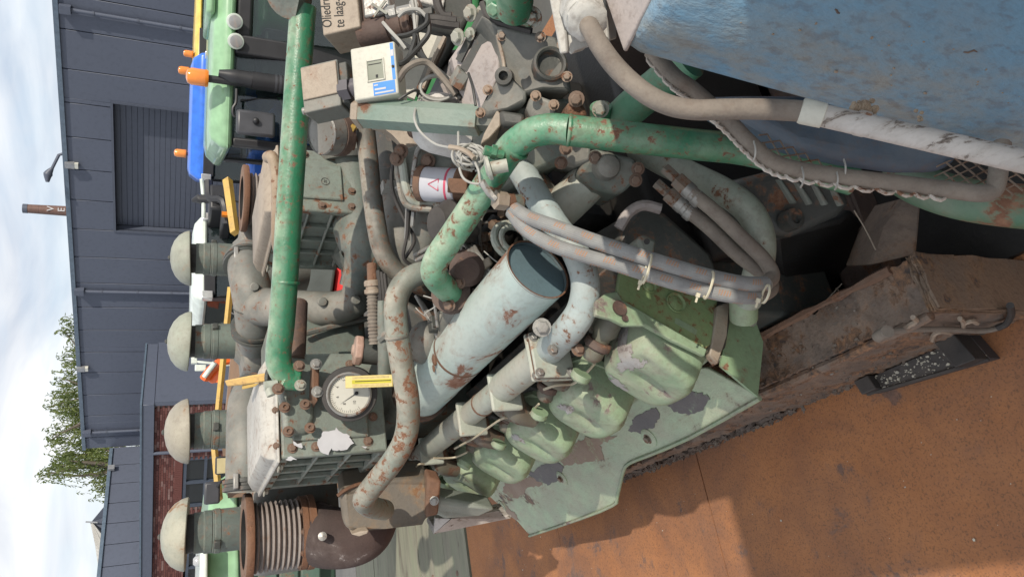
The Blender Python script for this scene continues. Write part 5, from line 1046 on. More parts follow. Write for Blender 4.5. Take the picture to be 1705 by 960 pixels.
part('cross_mark', MB().box(P(632, 15, 1.70), (.05, .006, .004), (nrm(u2+v2), nrm(v2-u2), n2)).box(P(632, 15, 1.70), (.05, .006, .003), (nrm(u2-v2), nrm(v2+u2), n2)), K['greymint'], cb_)
part('connector_dark', MB().lathe(P(605, 58, 1.74), -v2, [(.028, -.01), (.03, 0), (.03, .065), (.026, .067), (.026, .10), (.022, .102), (.024, .108), (.022, .114), (.024, .120), (.02, .124)], 20), K['rustdark'], tb_)
part('gland', MB().lathe(P(645, 26, 1.72), -v2, [(.020, 0), (.020, .025), (.014, .027), (.014, .06), (.02, .062), (.02, .085), (.012, .088)], 8), K['steel'], tb_)
part('gland_nut', MB().lathe(P(692, 30, 1.70), -v2, [(.022, 0), (.022, .02), (.017, .022), (.017, .045), (.013, .047)], 6), K['dark'], tb_)
# grey flip box
gb = P(560, 168, 1.72); gbx = devbox('grey_switch_box', 'plain dusty grey metal switch box left of the cream switch', 'box', gb-n2*-.05, u2, v2, n2, .115, .092, .07, K['grey'], .003)
part('front_cover', MB().box(gb+n2*-.05*-1+n2*.037+u2*.012, (.08, .088, .006), (u2, v2, n2)), K['tan'], gbx, bevel=.002); part('cover_screw', MB().lathe(gb+v2*.046+n2*.05-u2*.035, v2, [(.016, 0), (.016, .008), (.009, .009), (.009, .018)], 14), K['steel'], gbx)
part('mount', MB().box(gb-v2*.056+n2*.05, (.10, .02, .06), (u2, v2, n2)), K['dark'], gbx, bevel=.003)
# octagonal sensor pocket
t, q = pipe('octagonal_pocket', 'rust streaked grey green octagonal sensor tube standing before the white filter', [(600, 188, 1.62), (800, 201, 1.52)], .0335, worn('pocket_paint', (.16, .24, .20), (.20, .27, .23), .36, rscale=9, dust=.3, stretch=(1, 1, .5)), n=6, sub=1, cat='sensor')
part('brass_end', MB().lathe(P(601, 188, 1.62), nrm(q[0]-q[1]), [(.0335, -.01), (.036, -.008), (.036, .006), (.03, .012), (.02, .012)], 6), K['tan'], t); part('neck', MB().cyl(P(798, 201, 1.52), P(835, 203, 1.50), .022, n=6), K['engine'], t)
# white filter canister
K['chalk'] = worn('chalky_white', (.70, .68, .65), (.60, .57, .54), 0, dust=.3, spk=.15, nscale=9)
t = thing('white_canister', 'dirty white round bottomed canister behind the octagonal tube', 'canister', P(735, 230, 1.75)-EZ*.12)
ax_ = nrm(EZ+V(.15, 0, 0)); part('canister', MB().lathe(P(736, 207, 1.68), ax_, [(.072, -.06), (.072, .015), (.067, .037), (.053, .056), (.031, .067), (.002, .071)], 32), K['chalk'], t)
part('bowl_ring', MB().lathe(P(736, 207, 1.68), ax_, [(.070, -.12), (.084, -.115), (.084, -.065), (.078, -.06)], 30), K['dark'], t)
# oil filter with printed label
t = thing('oil_filter', 'white screw-on oil filter with a pink triangle and rusty strap', 'filter', P(735, 312, 1.75)-EZ*.06)
ax_ = nrm(P(760, 315, 1.74)-P(715, 312, 1.76)); c0 = P(736, 308, 1.76)
part('can', MB().lathe(c0, ax_, [(.03, -.06), (.042, -.055), (.043, -.045), (.043, .07)], 28), plain('filter_can', (.52, .52, .56), .4), t)
part('seal_rim', MB().lathe(c0-ax_*.052, ax_, [(.040, -.01), (.045, -.008), (.045, .008), (.04, .01)], 24), K['rust'], t)
part('pink_band', MB().lathe(c0+ax_*.020, ax_, [(.0432, 0), (.0436, .001), (.0436, .005), (.0432, .006)], 28), plain('pink_print', (.55, .08, .14), .5), t)
fv = nrm(-ray(735, 310)); fv = nrm(fv-ax_*np.dot(fv, ax_)); fs_ = np.cross(ax_, fv); tri = MB(); o_ = c0+fv*.0438-ax_*.005
for a, b in ((0, 1), (1, 2), (2, 0)):
    q_ = [o_+ax_*-.014, o_+ax_*.012+fs_*.014-fv*.002, o_+ax_*.012-fs_*.014-fv*.002]; tri.tube([q_[a], q_[b]], .0012, 5, 1)
part('triangle_mark', tri, bpy.data.materials['pink_print'], t)
part('rusty_strap', MB().lathe(c0+ax_*.05, ax_, [(.044, -.006), (.050, -.004), (.050, .03), (.044, .034)], 20).box(c0+ax_*.065+fv*.05, (.05, .035, .03), (ax_, fs_, fv)), K['rust'], t, bevel=.003)
# filter head and little pipes around it
t = thing('filter_head', 'dusty grey filter head casting with banjo bolts above the oil filter', 'casting', P(690, 270, 1.85)-EZ*.08)
part('casting', MB().prism([P(655, 255, 1.8), P(700, 240, 1.8), P(760, 262, 1.76), P(800, 270, 1.74), P(800, 300, 1.74), P(725, 300, 1.78), P(700, 325, 1.8), P(678, 320, 1.8), P(664, 285, 1.8)], V(.1, .13, -.05)), K['engine'], t, bevel=.012)
for x, y in ((668, 252), (661, 264), (713, 268), (690, 218)): place('bolt', BR, P(x, y, 1.77), nrm(V(-.5, -.7, .6)), .013, t)
for pts, r_, mt in (([(668, 258, 1.78), (672, 285, 1.78), (676, 310, 1.78), (684, 330, 1.79), (696, 338, 1.80), (715, 340, 1.80), (750, 340, 1.78)], .011, K['manifold']), ([(662, 268, 1.79), (666, 300, 1.79), (672, 330, 1.80), (685, 344, 1.80), (720, 348, 1.79)], .010, K['greyblue']), ([(705, 240, 1.77), (695, 252, 1.77), (690, 275, 1.77), (686, 310, 1.78)], .0065, K['steel']), ([(686, 312, 1.78), (690, 318, 1.78), (699, 300, 1.78), (722, 280, 1.76)], .004, K['steel']), ([(710, 318, 1.77), (705, 300, 1.77), (702, 280, 1.77)], .018, K['grey'])):
    part('small_pipe', MB().tube([P(*p) for p in pts], r_, 10, 5), mt, t)
# ------------------------------------------------------------------ right hand gear housing and castings under the tank
hs = thing('gear_housing', 'big dusty grey gear housing with pale pinkish top and heavy bolts', 'housing', P(850, 120, 1.6)-EZ*.2)
part('front_wall', MB().prism([P(800, 20, 1.42), P(830, 40, 1.42), P(930, 60, 1.40), P(945, 100, 1.40), P(955, 155, 1.40), P(905, 150, 1.40), P(850, 165, 1.44), P(826, 155, 1.46), P(838, 120, 1.46), P(826, 60, 1.44)], V(.12, .25, -.05)), worn('housing_dark_paint', (.075, .085, .08), (.10, .105, .095), 0, dust=.4, nscale=5), hs, bevel=.012, seg=3)
part('top_face', MB().prism([P(748, 100, 1.55), P(775, 60, 1.58), P(805, 12, 1.60), P(828, 58, 1.46), P(838, 120, 1.465), P(810, 160, 1.47), P(800, 190, 1.5), P(772, 185, 1.56), P(765, 150, 1.58)], V(.08, .16, -.05)), K['pink'], hs, bevel=.012, seg=3)
part('shoulder', MB().prism([P(838, 118, 1.44), P(852, 128, 1.42), P(878, 150, 1.41), P(880, 172, 1.42), P(850, 185, 1.45), P(805, 195, 1.48), P(800, 178, 1.49)], V(.08, .16, -.05)), K['grey'], hs, bevel=.02, seg=3)
for px, py, r_ in ((838, 126, .016), ): part('bolt_boss', MB().lathe(P(px, py, 1.42), nrm(V(-.5, -.7, .5)), [(r_*1.3, -.05), (r_*1.1, .0), (r_*.6, .001), (r_*.55, -.02), (.001, -.021)], 20), K['dark'], hs)
part('blank_plug', MB().lathe(P(872, 122, 1.395), nrm(-ray(872, 122)), [(.011, -.02), (.011, .004), (.001, .005)], 16), K['grey'], hs)
rg = nrm(V(-.35, -.85, .25)); part('round_port', MB().lathe(P(916, 107, 1.39), rg, [(.034, -.02), (.034, .006), (.030, .009), (.026, .006), (.024, -.008), (.001, -.009)], 30), K['dark'], hs)
for x0, y0, x1, y1, w_ in ((765, 102, 805, 20, .010), (776, 118, 822, 40, .016)): part('slotted_bar', MB().tube([P(x0, y0, 1.53), P((x0+x1)/2, (y0+y1)/2, 1.51), P(x1, y1, 1.49)], w_, 4, 1), K['dark'], hs)
part('tail_bar', MB().tube([P(776, 118, 1.53), P(762, 142, 1.55)], .022, 6, 1), K['grey'], hs)
for x, y, s in ((757, 62, .0125), (777, 57, .0095), (778, 22, .0125), (795, 21, .0095)): place('bolt', BG, P(x+6, y, 1.50), nrm(P(x-30, y-2, 1.48)-P(x, y, 1.52)), s, hs)
part('lifting_lug', MB().prism([P(746, 103, 1.56), P(760, 82, 1.56), P(768, 95, 1.55), P(765, 118, 1.56), P(752, 104, 1.56)], V(.05, .08, -.03)), K['pink'], hs, bevel=.01)
lb = part('lower_body', MB().prism([P(800, 185, 1.52), P(880, 170, 1.47), P(925, 155, 1.45), P(960, 165, 1.44), P(985, 190, 1.44), P(960, 260, 1.5), P(870, 300, 1.56), P(805, 240, 1.56)], V(.1, .25, -.05)), K['engine'], hs, bevel=.015)
part('tan_wedge', MB().prism([P(800, 240, 1.46), P(806, 222, 1.46), P(828, 182, 1.45), P(835, 190, 1.45), P(834, 210, 1.45), P(815, 232, 1.46)], V(.03, .08, -.03)), K['tan'], hs, bevel=.004)
part('bracket', MB().prism([P(832, 182, 1.44), P(875, 188, 1.43), P(872, 212, 1.43), P(835, 208, 1.44)], V(.04, .1, -.03)), K['dark'], hs, bevel=.008)
part('cover_box', MB().prism([P(878, 178, 1.42), P(886, 152, 1.40), P(928, 168, 1.39), P(932, 210, 1.40), P(895, 215, 1.42)], V(.05, .12, -.04)), K['grey'], hs, bevel=.01)
part('rusty_lug', MB().prism([P(940, 185, 1.40), P(950, 163, 1.39), P(972, 170, 1.39), P(982, 195, 1.40), P(945, 205, 1.40)], V(.04, .08, -.03)), K['rust'], hs, bevel=.01)
place('bolt', BR, P(960, 165, 1.385), nrm(V(-.6, -.6, .6)), .011, hs); place('bolt', BG, P(1000, 182, 1.42), nrm(V(-.6, -.6, .6)), .012, hs)
part('green_stub', MB().cyl(P(1000, 205, 1.46), P(1000, 178, 1.43), .022), K['green'], hs)
for x, y, d in ((812, 150, 1.46), (836, 60, 1.43), (900, 62, 1.39), (936, 75, 1.39), (944, 128, 1.385), (800, 188, 1.48), (892, 160, 1.39), (922, 175, 1.385), (880, 205, 1.405)): place('bolt', BS, P(x, y, d), nrm(V(-.4, -.75, .5)), .0075, hs)
part('seam_gasket', MB().tube([P(828, 58, 1.435), P(838, 100, 1.445), P(840, 122, 1.44)], .004, 6, 3), K['tan'], hs)
# pump under the green bend
pu = thing('coolant_pump', 'bolted pale green pump body hanging below the green bend', 'pump', P(980, 280, 1.5)-EZ*.1)
part('body', MB().prism([P(960, 290, 1.50), P(985, 245, 1.46), P(1060, 262, 1.44), P(1068, 285, 1.44), P(1060, 300, 1.45), P(1035, 325, 1.5), P(990, 315, 1.5)], V(.06, .14, -.05)), K['engine'], pu, bevel=.012, seg=3)
part('flange_plate', MB().prism([P(910, 245, 1.52), P(950, 236, 1.48), P(985, 240, 1.46), P(985, 270, 1.47), P(955, 278, 1.5), P(925, 270, 1.52)], V(.05, .10, -.04)), K['grey'], pu, bevel=.01)
part('barrel', MB().tube([P(990, 290, 1.56), P(960, 322, 1.58), P(925, 355, 1.60), P(905, 372, 1.62)], .045, 22, 2), K['manifold'], pu)
part('boss', MB().lathe(P(1014, 277, 1.42), nrm(V(-.55, -.75, .4)), [(.03, -.04), (.022, .0), (.012, .006), (.001, .007)], 20), K['grey'], pu)
for x, y in ((942, 247), (934, 271), (991, 262), (1062, 281), (1058, 300), (1015, 272)): place('bolt', BR, P(x, y, 1.43 if x > 980 else 1.46), nrm(V(-.55, -.75, .4)), .0095, pu)
part('elbow_pipe', MB().tube([P(850, 260, 1.62), P(875, 290, 1.60), P(900, 320, 1.60), P(930, 350, 1.62)], .035, 18, 4), K['greyblue'], pu)
# upper right: green flange casting and trunk
uf = thing('green_outlet_flange', 'dark green bolted outlet flange at the upper right of the housing', 'flange', P(850, 10, 1.45)-EZ*.05)
part('flange', MB().prism([P(806, -15, 1.44), P(812, 12, 1.43), P(818, 30, 1.42), P(884, 46, 1.40), P(892, 30, 1.40), P(880, -20, 1.41)], V(.04, .08, -.03)), K['green'], uf, bevel=.008)
part('outlet', MB().tube([P(856, 18, 1.40), P(858, -6, 1.36), P(860, -40, 1.3)], .036, 22, 3), K['green'], uf)
for x, y in ((825, 14), (887, 28)): place('bolt', bolt_mesh('bolt', K['green']) if x == 825 else BG, P(x, y, 1.40), nrm(V(-.7, -.2, .7)), .014, uf)
part('gasket', MB().tube([P(803, 5, 1.45), P(812, 28, 1.44), P(826, 36, 1.43), P(885, 52, 1.41)], .007, 6, 3), K['blackrub'], uf)
# pale rust stained panel behind the wires
pp = thing('stained_sheet_metal', 'pale rust stained sheet metal panel behind the tangle of cables', 'sheet metal', P(715, 90, 1.86)-EZ*.2)
part('sheet', MB().prism([P(660, 95, 1.86), P(672, 48, 1.86), P(728, 60, 1.86), P(700, 140, 1.86), P(690, 165, 1.86), P(655, 150, 1.86)], V(.02, .03, -.01)), worn('stained_sheet', (.56, .53, .45), (.46, .45, .38), .36, rcol=(.42, .19, .09), rcol2=(.50, .36, .26), rscale=6, dust=.2), pp)
part('return_flange', MB().prism([P(728, 60, 1.855), P(742, 62, 1.85), P(705, 150, 1.85), P(692, 150, 1.855)], V(.02, .05, -.02)), K['grey'], pp)
part('tan_edge', MB().tube([P(741, 62, 1.845), P(722, 102, 1.845), P(704, 148, 1.845)], .007, 6, 1), K['tan'], pp)
single('back_duct', MB().prism([P(640, -10, 2.0), P(640, 18, 2.0), P(770, 62, 1.95), P(790, 10, 1.9), P(790, -30, 1.9)], V(.1, .3, -.03)), K['dark'], 'dark grey green duct running behind the wires at the top right', 'duct', bevel=.02)
single('white_sheet_edge', MB().prism([P(688, -20, 1.95), P(688, 0, 1.95), P(738, 14, 1.93), P(745, -20, 1.93)], V(.02, .05, -.02)), K['white'], 'white sheet edge with a rusty clip at the top right', 'sheet', bevel=.004)
single('inner_dark_mass', MB().bb((.95, 1.5, -1.2), (1.55, 2.3, -.72)), K['black'], 'oily black mass of engine parts between the two cylinder banks', 'engine core', bevel=.03)  # plain black box filling the space between the banks
# ================================================================== HOSES, CABLES
def hosemat():
    m = worn('braided_hose', (.31, .32, .315), (.245, .25, .25), 0, dust=.25, nscale=30, rough=.8, bump=.3)
    t = m.node_tree; Nn, Ll = t.nodes, t.links; b = t.nodes['Principled BSDF']
    src = b.inputs['Base Color'].links[0].from_socket
    uv = Nn.new('ShaderNodeUVMap'); sx = Nn.new('ShaderNodeSeparateXYZ'); Ll.new(uv.outputs[0], sx.inputs[0])
    def M(op, a, b_=0):
        n = Nn.new('ShaderNodeMath'); n.operation = op
        for i, v_ in enumerate((a, b_)):
            if hasattr(v_, 'is_output'): Ll.new(v_, n.inputs[i])
            else: n.inputs[i].default_value = v_
        return n.outputs[0]
    # orange flecks woven in groups: u runs along the hose (metres), v around it
    u, v_ = sx.outputs[0], sx.outputs[1]
    row = M('FLOOR', M('MULTIPLY', v_, 4)); ush = M('ADD', u, M('MULTIPLY', row, .0235))
    grp = M('LESS_THAN', M('FRACT', M('MULTIPLY', ush, 1/.055)), .42)
    tick = M('LESS_THAN', M('FRACT', M('ADD', M('MULTIPLY', ush, 1/.0052), M('MULTIPLY', v_, 4))), .55)
    band = M('LESS_THAN', M('ABSOLUTE', M('SUBTRACT', M('FRACT', M('MULTIPLY', v_, 4)), .5)), .26)
    k = M('MULTIPLY', M('MULTIPLY', grp, tick), M('MULTIPLY', band, .7))
    mx_ = Nn.new('ShaderNodeMix'); mx_.data_type = 'RGBA'; Ll.new(k, mx_.inputs[0]); Ll.new(src, mx_.inputs[6]); mx_.inputs[7].default_value = (.42, .21, .11, 1)
    Ll.new(mx_.outputs[2], b.inputs['Base Color'])
    w1 = M('SINE', M('ADD', M('MULTIPLY', u, 2400), M('MULTIPLY', v_, 75))); w2 = M('SINE', M('SUBTRACT', M('MULTIPLY', u, 2400), M('MULTIPLY', v_, 75)))
    bp = Nn.new('ShaderNodeBump'); bp.inputs['Strength'].default_value = .5; bp.inputs['Distance'].default_value = .0015; Ll.new(M('MULTIPLY', w1, w2), bp.inputs['Height']); Ll.new(bp.outputs[0], b.inputs['Normal'])
    return m
K['hose'] = hosemat()
def hose(parent, name, pts, r, mat, n=16, sub=10):
    q = catmull([P(*p) for p in pts], sub); mb = MB().tube(q, r, n, 1); o = part(name, mb, mat, parent, smooth=60)
    me = o.data; uv = me.uv_layers.new(name='UVMap'); L_ = np.concatenate([[0], np.cumsum([np.linalg.norm(q[i+1]-q[i]) for i in range(len(q)-1)])])
    for pl in me.polygons:
        vs = list(pl.vertices)
        if len(vs) != 4: continue
        js = [k % n for k in vs]; wrap = max(js) == n-1 and min(js) == 0
        for li, k in zip(pl.loop_indices, vs): j = k % n; uv.data[li].uv = (L_[k//n], (j+(n if wrap and j == 0 else 0))/n)
    return o
hp = thing('braided_hose_pair', 'pair of grey braided hoses with orange flecks held by cable ties', 'hose', P(1080, 430, 1.38))
h1 = [(852, 345, 1.42), (880, 362, 1.39), (925, 378, 1.365), (980, 398, 1.35), (1040, 418, 1.34), (1110, 440, 1.33), (1180, 460, 1.33), (1240, 472, 1.34), (1275, 472, 1.36), (1286, 458, 1.38), (1272, 432, 1.39), (1235, 395, 1.39), (1190, 352, 1.40), (1150, 320, 1.42)]
h2 = [(852, 352, 1.42), (872, 378, 1.40), (910, 403, 1.38), (955, 420, 1.365), (1020, 438, 1.35), (1090, 460, 1.34), (1160, 480, 1.335), (1220, 492, 1.34), (1262, 494, 1.36), (1284, 480, 1.39), (1274, 458, 1.41), (1230, 425, 1.42), (1180, 378, 1.43), (1136, 343, 1.45)]
hose(hp, 'hose', h1[:9], .0146, K['hose']); hose(hp, 'hose', h2[:9], .0146, K['hose'])
hose(hp, 'hose_end', h1[8:], .0146, K['rubber'], sub=6); hose(hp, 'hose_end', h2[8:], .0146, K['rubber'], sub=6)
for (x, y, d), (x2, y2, d2) in (((1150, 320, 1.42), (1120, 292, 1.43)), ((1136, 343, 1.45), (1108, 318, 1.46))):
    ax_ = nrm(P(x2, y2, d2)-P(x, y, d)); f_ = part('crimp_sleeve', MB().lathe(P(x, y, d)-ax_*.03, ax_, [(.0145, 0), (.017, .003), (.017, .016), (.0155, .018), (.0155, .026), (.017, .028), (.017, .042), (.0145, .044)], 18), K['steel'], hp)
    part('union_nut', MB().lathe(P(x, y, d)+ax_*.012, ax_, [(.018, 0), (.018, .026), (.012, .028), (.012, .06)], 6), K['bolt'], hp)
for (x, y, d, x2, y2) in ((1066, 470, 1.315, 1083, 425), (1162, 491, 1.315, 1193, 458), (1262, 500, 1.33, 1282, 478)):
    a, b = P(x, y, d), P(x2, y2, d); ctr = (a+b)/2; ax_ = nrm(P(1200, 470, d)-P(1000, 410, d)); u = nrm((b-a)-ax_*np.dot(b-a, ax_)); w_ = np.cross(ax_, u); hl = np.linalg.norm(b-a)/2
    ti = MB().tube([ctr+u*hl*1.02*math.cos(t)+w_*.017*math.sin(t)+V(0, 0, -.004) for t in np.linspace(0, 6.283, 30)], .0026, 6, 1); 
    to = part('cable_tie', ti, K['tie'], hp); part('tie_head', MB().box(a, (.008, .007, .006), (u, ax_, w_)).box(a-u*.008, (.012, .004, .0012), (u, ax_, w_)), K['tie'], to)
nt_ = thing('hose_fitting', 'brass coloured hex nut and spring guard joining the hoses to the green pipe', 'fitting', P(840, 335, 1.42))
a, b = P(823, 332, 1.40), P(852, 336, 1.42); ax_ = nrm(b-a)
part('hex_nut', MB().lathe(a, ax_, [(.013, 0), (.0195, .002), (.0195, .026), (.015, .028)], 6), K['tan'], nt_); part('rust_ring', MB().lathe(a+ax_*.028, ax_, [(.016, 0), (.0165, .012), (.016, .014)], 18), K['rust'], nt_)
part('hex_nut', MB().lathe(a+ax_*.041, ax_, [(.018, 0), (.018, .02), (.014, .024)], 6), K['engine'], nt_)
pth = catmull([P(*p) for p in [(802, 303, 1.385), (808, 312, 1.385), (816, 322, 1.388), (826, 331, 1.395)]], 20); sp_ = []
T = nrm(pth[-1]-pth[0]); u, v_, _ = frame(T)
for i in range(len(pth)*6): k = i/6; p = pth[min(int(k), len(pth)-1)]; sp_.append(p+.0065*(math.cos(i*1.05*1.0)*u+math.sin(i*1.05)*v_))
part('spring_guard', MB().tube(sp_, .0016, 5, 1), K['steel'], nt_)
# bundle of thin steel fuel pipes in the V
fp = thing('fuel_pipe_bundle', 'bundle of thin bright fuel pipes held by a small clamp in the dark centre', 'fuel pipes', P(800, 430, 1.75))
for k in range(3):
    s = k*7
    part('fuel_pipe', MB().tube([P(690+s*.4, 425+s*1.2, 1.9), P(722+s*.3, 408+s*1.2, 1.86), P(745, 400+s, 1.82), P(772+s*.8, 405+s*.2, 1.76), P(785+s*.8, 425-s*.2, 1.72), P(806+s*.8, 458-s*.3, 1.7), P(830+s, 492-s*.3, 1.70)], .0055, 8, 5), K['steel'], fp)
part('pipe_clamp', MB().box(P(802, 444, 1.70), (.055, .022, .03), (nrm(P(812, 438, 1.7)-P(795, 450, 1.7)), nrm(P(806, 452, 1.7)-P(798, 436, 1.7)), nrm(-ray(802, 444)))), K['tan'], fp, bevel=.004)
for k in range(4):
    part('fuel_pipe', MB().tube([P(692+k*3, 492+k*3, 1.9), P(705+k*3, 515+k*2, 1.88), P(716+k*3, 535+k*2, 1.86), P(727+k*3, 560+k, 1.86), P(738, 585, 1.86)], .0045, 7, 4), K['steel'], fp)
part('pipe_clamp', MB().box(P(724, 540, 1.85), (.04, .03, .03)), K['dark'], fp, bevel=.004)
part('hose', MB().tube([P(770, 520, 1.78), P(752, 525, 1.8), P(745, 545, 1.84), P(742, 575, 1.88)], .024, 14, 4), K['grey'], fp)
# corrugated conduit and grey cables beside the grey loop pipe
cc_ = thing('corrugated_conduit', 'rusty corrugated flexible conduit standing beside the grey loop pipe', 'conduit', P(622, 520, 1.95)-EZ*.1)
part('upper_hose', MB().tube([P(619, 440, 1.98), P(620, 470, 1.96)], .014, 14, 2), K['rust'], cc_)
part('corrugated_hose', MB().tube([P(620, 488, 1.95), P(621, 530, 1.94), P(624, 572, 1.94)], .015, 14, 30, rfun=lambda i, m: 1+.10*math.sin(i*1.5)), K['rubber'], cc_)
part('clamp_sleeve', MB().lathe(P(619, 466, 1.95), nrm(P(621, 490, 1.95)-P(619, 466, 1.95)), [(.018, 0), (.022, .004), (.022, .016), (.018, .018), (.018, .024), (.023, .026), (.023, .036), (.018, .04)], 18), K['tan'], cc_)
for k in range(3): part('cable', MB().tube([P(630+k*5, 450+k*3, 1.95), P(634+k*5, 500, 1.94), P(634+k*4, 560, 1.94), P(632+k*4, 620, 1.93), P(634, 640, 1.93)], .007, 8, 5), K['blackrub'], cc_)
part('valve_body', MB().tube([P(636, 500, 1.92), P(638, 540, 1.92), P(642, 575, 1.92), P(640, 630, 1.92)], [.012, .016, .022, .018], 12, 4).box(P(650, 545, 1.9), (.09, .03, .02)), K['engine'], cc_)
part('lever', MB().tube([P(632, 565, 1.9), P(650, 550, 1.88), P(672, 530, 1.86)], .010, 6, 1), K['grey'], cc_)
# thin loops of grey wire
def cable(name, label, runs, r, mat, cat='cable'):
    c = np.mean([P(*p) for p in runs[0]], axis=0); t = thing(name, label, cat, c)
    for rn in runs: part('strand', MB().tube([P(*p) for p in rn], r, 7, 6), mat, t)
    return t
rr = random.Random(4)
runs = []
for k in range(9):
    cx_, cy_, a_, b_ = 782+rr.uniform(-6, 8), 262+rr.uniform(-5, 6), 20+rr.uniform(-4, 5), 13+rr.uniform(-3, 4)
    runs.append([(cx_+a_*math.cos(t+k), cy_+b_*math.sin(t+k)+6*math.cos(t), 1.42+.012*math.sin(2*t+k)) for t in np.linspace(0, 6.0, 12)])
runs += [[(762, 255, 1.42), (765, 280, 1.42), (772, 297, 1.41), (786, 305, 1.41), (800, 306, 1.41)], [(790, 268, 1.4), (797, 285, 1.39), (800, 305, 1.39), (806, 314, 1.39)], [(763, 220, 1.5), (763, 240, 1.45), (760, 262, 1.42)]]
cable('grey_wire_coil', 'tangled coil of thin pale wire hanging beside the green bend', runs, .0026, K['wire'])
cable('sleeved_wire', 'tan sleeved wire end entering the tangled pale coil', [[(748, 245, 1.42), (765, 248, 1.41), (780, 255, 1.40), (790, 264, 1.39)]], .0055, K['tan'])
cable('thin_sensor_wire', 'thin grey wire hanging in a bow across the octagonal tube', [[(699, 160, 1.6), (690, 190, 1.52), (694, 210, 1.50), (705, 225, 1.49), (725, 240, 1.46), (748, 246, 1.42)], [(700, 162, 1.62), (708, 168, 1.6), (722, 171, 1.6), (740, 166, 1.6)]], .0028, K['wire'])
runs = []
for k in range(7): runs.append([(729+29*(1+.02*k)*math.cos(t)+k*.4, 146+21*(1-.02*k)*math.sin(t), 1.60+.004*k) for t in np.linspace(0, 6.283, 22)])
cable('grey_cable_ring', 'ring of coiled grey cable hanging in front of the white canister', runs, .0036, K['wire'])
runs = [[(655, 62, 1.66), (680, 58, 1.64), (700, 48, 1.63), (711, 38, 1.63), (712, 25, 1.64)], [(712, 30, 1.64), (714, 55, 1.63), (700, 75, 1.62), (685, 92, 1.6), (670, 105, 1.58), (658, 106, 1.58)], [(655, 62, 1.66), (690, 85, 1.62), (712, 105, 1.6), (735, 122, 1.58), (755, 145, 1.57), (768, 165, 1.56)], [(690, 55, 1.64), (690, 70, 1.62), (678, 100, 1.6), (660, 108, 1.58)], [(692, 52, 1.64), (700, 85, 1.62), (712, 105, 1.6)]]
cable('black_cable_bundle', 'loose black cables looping down from the tan box to the gear housing', runs, .0062, K['blackwire'])
cable('brown_switch_cable', 'olive brown cable leaving the bottom of the cream switch', [[(662, 135, 1.57), (676, 115, 1.56), (695, 104, 1.56), (712, 105, 1.57), (730, 122, 1.57), (760, 158, 1.56)]], .0075, K['rubber'])
cable('thin_black_wire', 'thin black wire curving from the cream switch bottom corner', [[(664, 166, 1.55), (676, 158, 1.55), (690, 151, 1.56), (698, 152, 1.57)], [(780, 122, 1.5), (787, 145, 1.47), (792, 176, 1.46)]], .003, K['blackwire'])
runs = [[(684, -10, 1.7), (688, 12, 1.68), (692, 50, 1.66)], [(690, -10, 1.7), (694, 20, 1.68), (692, 52, 1.66)], [(664, 28, 1.68), (676, 18, 1.67), (696, 16, 1.66), (710, 28, 1.66)], [(638, 38, 1.7), (650, 52, 1.66), (665, 68, 1.64), (676, 82, 1.63)]]
cable('pale_cable_pair', 'pale grey cables crossing the metal glands at the top edge', runs, .0045, K['wire'])
cable('black_gland_cable', 'thick black cables leaving the glands towards the right edge', [[(708, 30, 1.69), (730, 32, 1.68), (760, 36, 1.68)], [(712, 34, 1.69), (735, 40, 1.68), (765, 44, 1.68)], [(726, -10, 1.7), (730, 12, 1.69), (738, 26, 1.69), (752, 28, 1.69)]], .011, K['blackrub'])
cable('black_hose_loop', 'thin black hose running down behind the filter head', [[(655, 268, 1.8), (652, 300, 1.82), (658, 330, 1.85), (676, 370, 1.86), (690, 400, 1.86), (673, 432, 1.88)], [(685, 300, 1.78), (680, 350, 1.82), (678, 390, 1.84), (672, 428, 1.86), (690, 445, 1.88)]], .005, K['blackrub'])
cable('grey_rod', 'straight grey rod standing behind the filter pipes', [[(680, 342, 1.83), (678, 400, 1.85)], [(688, 352, 1.83), (686, 375, 1.84)]], .008, K['steel'], 'rod')
# ================================================================== BLUE TANK, CONDUIT, GUARD
tA = P(1040, 95, .85); tz = tA[2]; fd = nrm(V(.34, -.94, 0)); top2 = QZ(1083, 0, tz); fd = nrm(top2-tA); fd[2] = 0; fd = nrm(fd)
bx = nrm(QZ(1008, 0, tz)-tA); bx[2] = 0; bx = nrm(bx); lowx = QY(1705, 275, tA[1])-tA; dn = nrm(lowx)
tk_ = thing('blue_tank', 'scratched blue sheet steel tank with rounded dusty edge at the right', 'tank', tA-EZ*1.2)
hgt = 1.30; r_ = .05; rings = []
nrm_out = nrm(V(fd[1], -fd[0], 0)); nrm_out = nrm_out if nrm_out[0] < 0 else -nrm_out
def sect(off):
    c0 = tA+off; pts = []
    A_ = c0+bx*1.0; pts.append(A_); pts.append(c0+bx*.06); pts.append(c0+bx*.02+fd*.004); pts.append(c0+fd*.006+bx*.004)
    for k in range(1, 6): t_ = k/5; pts.append(c0+fd*(.006+.10*t_)+nrm_out*(.035*math.sin(t_*math.pi/2)))
    pts.append(c0+fd*1.3+nrm_out*.035); pts.append(c0+fd*1.3+bx*1.0); return pts
K['blue'] = worn('blue_tank_dirty', (.115, .285, .44), (.14, .30, .43), .0, dust=.3, dcol=(.36, .37, .36), nscale=5, spk=.28, spks=90, bump=.9, big=.5, bcol=(.155, .24, .32), bscale=3.0, stretch=(1, 1, .4), band=(tA+OFF, fd, .04, .19, (.26, .27, .25)))  # edge band stands for dust and for sun grazing the rounded edge
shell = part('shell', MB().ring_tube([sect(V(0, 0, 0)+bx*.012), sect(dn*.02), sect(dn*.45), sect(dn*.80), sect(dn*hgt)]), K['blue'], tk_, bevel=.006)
bk2 = nrm(QZ(1008, 0, tz)-tA)
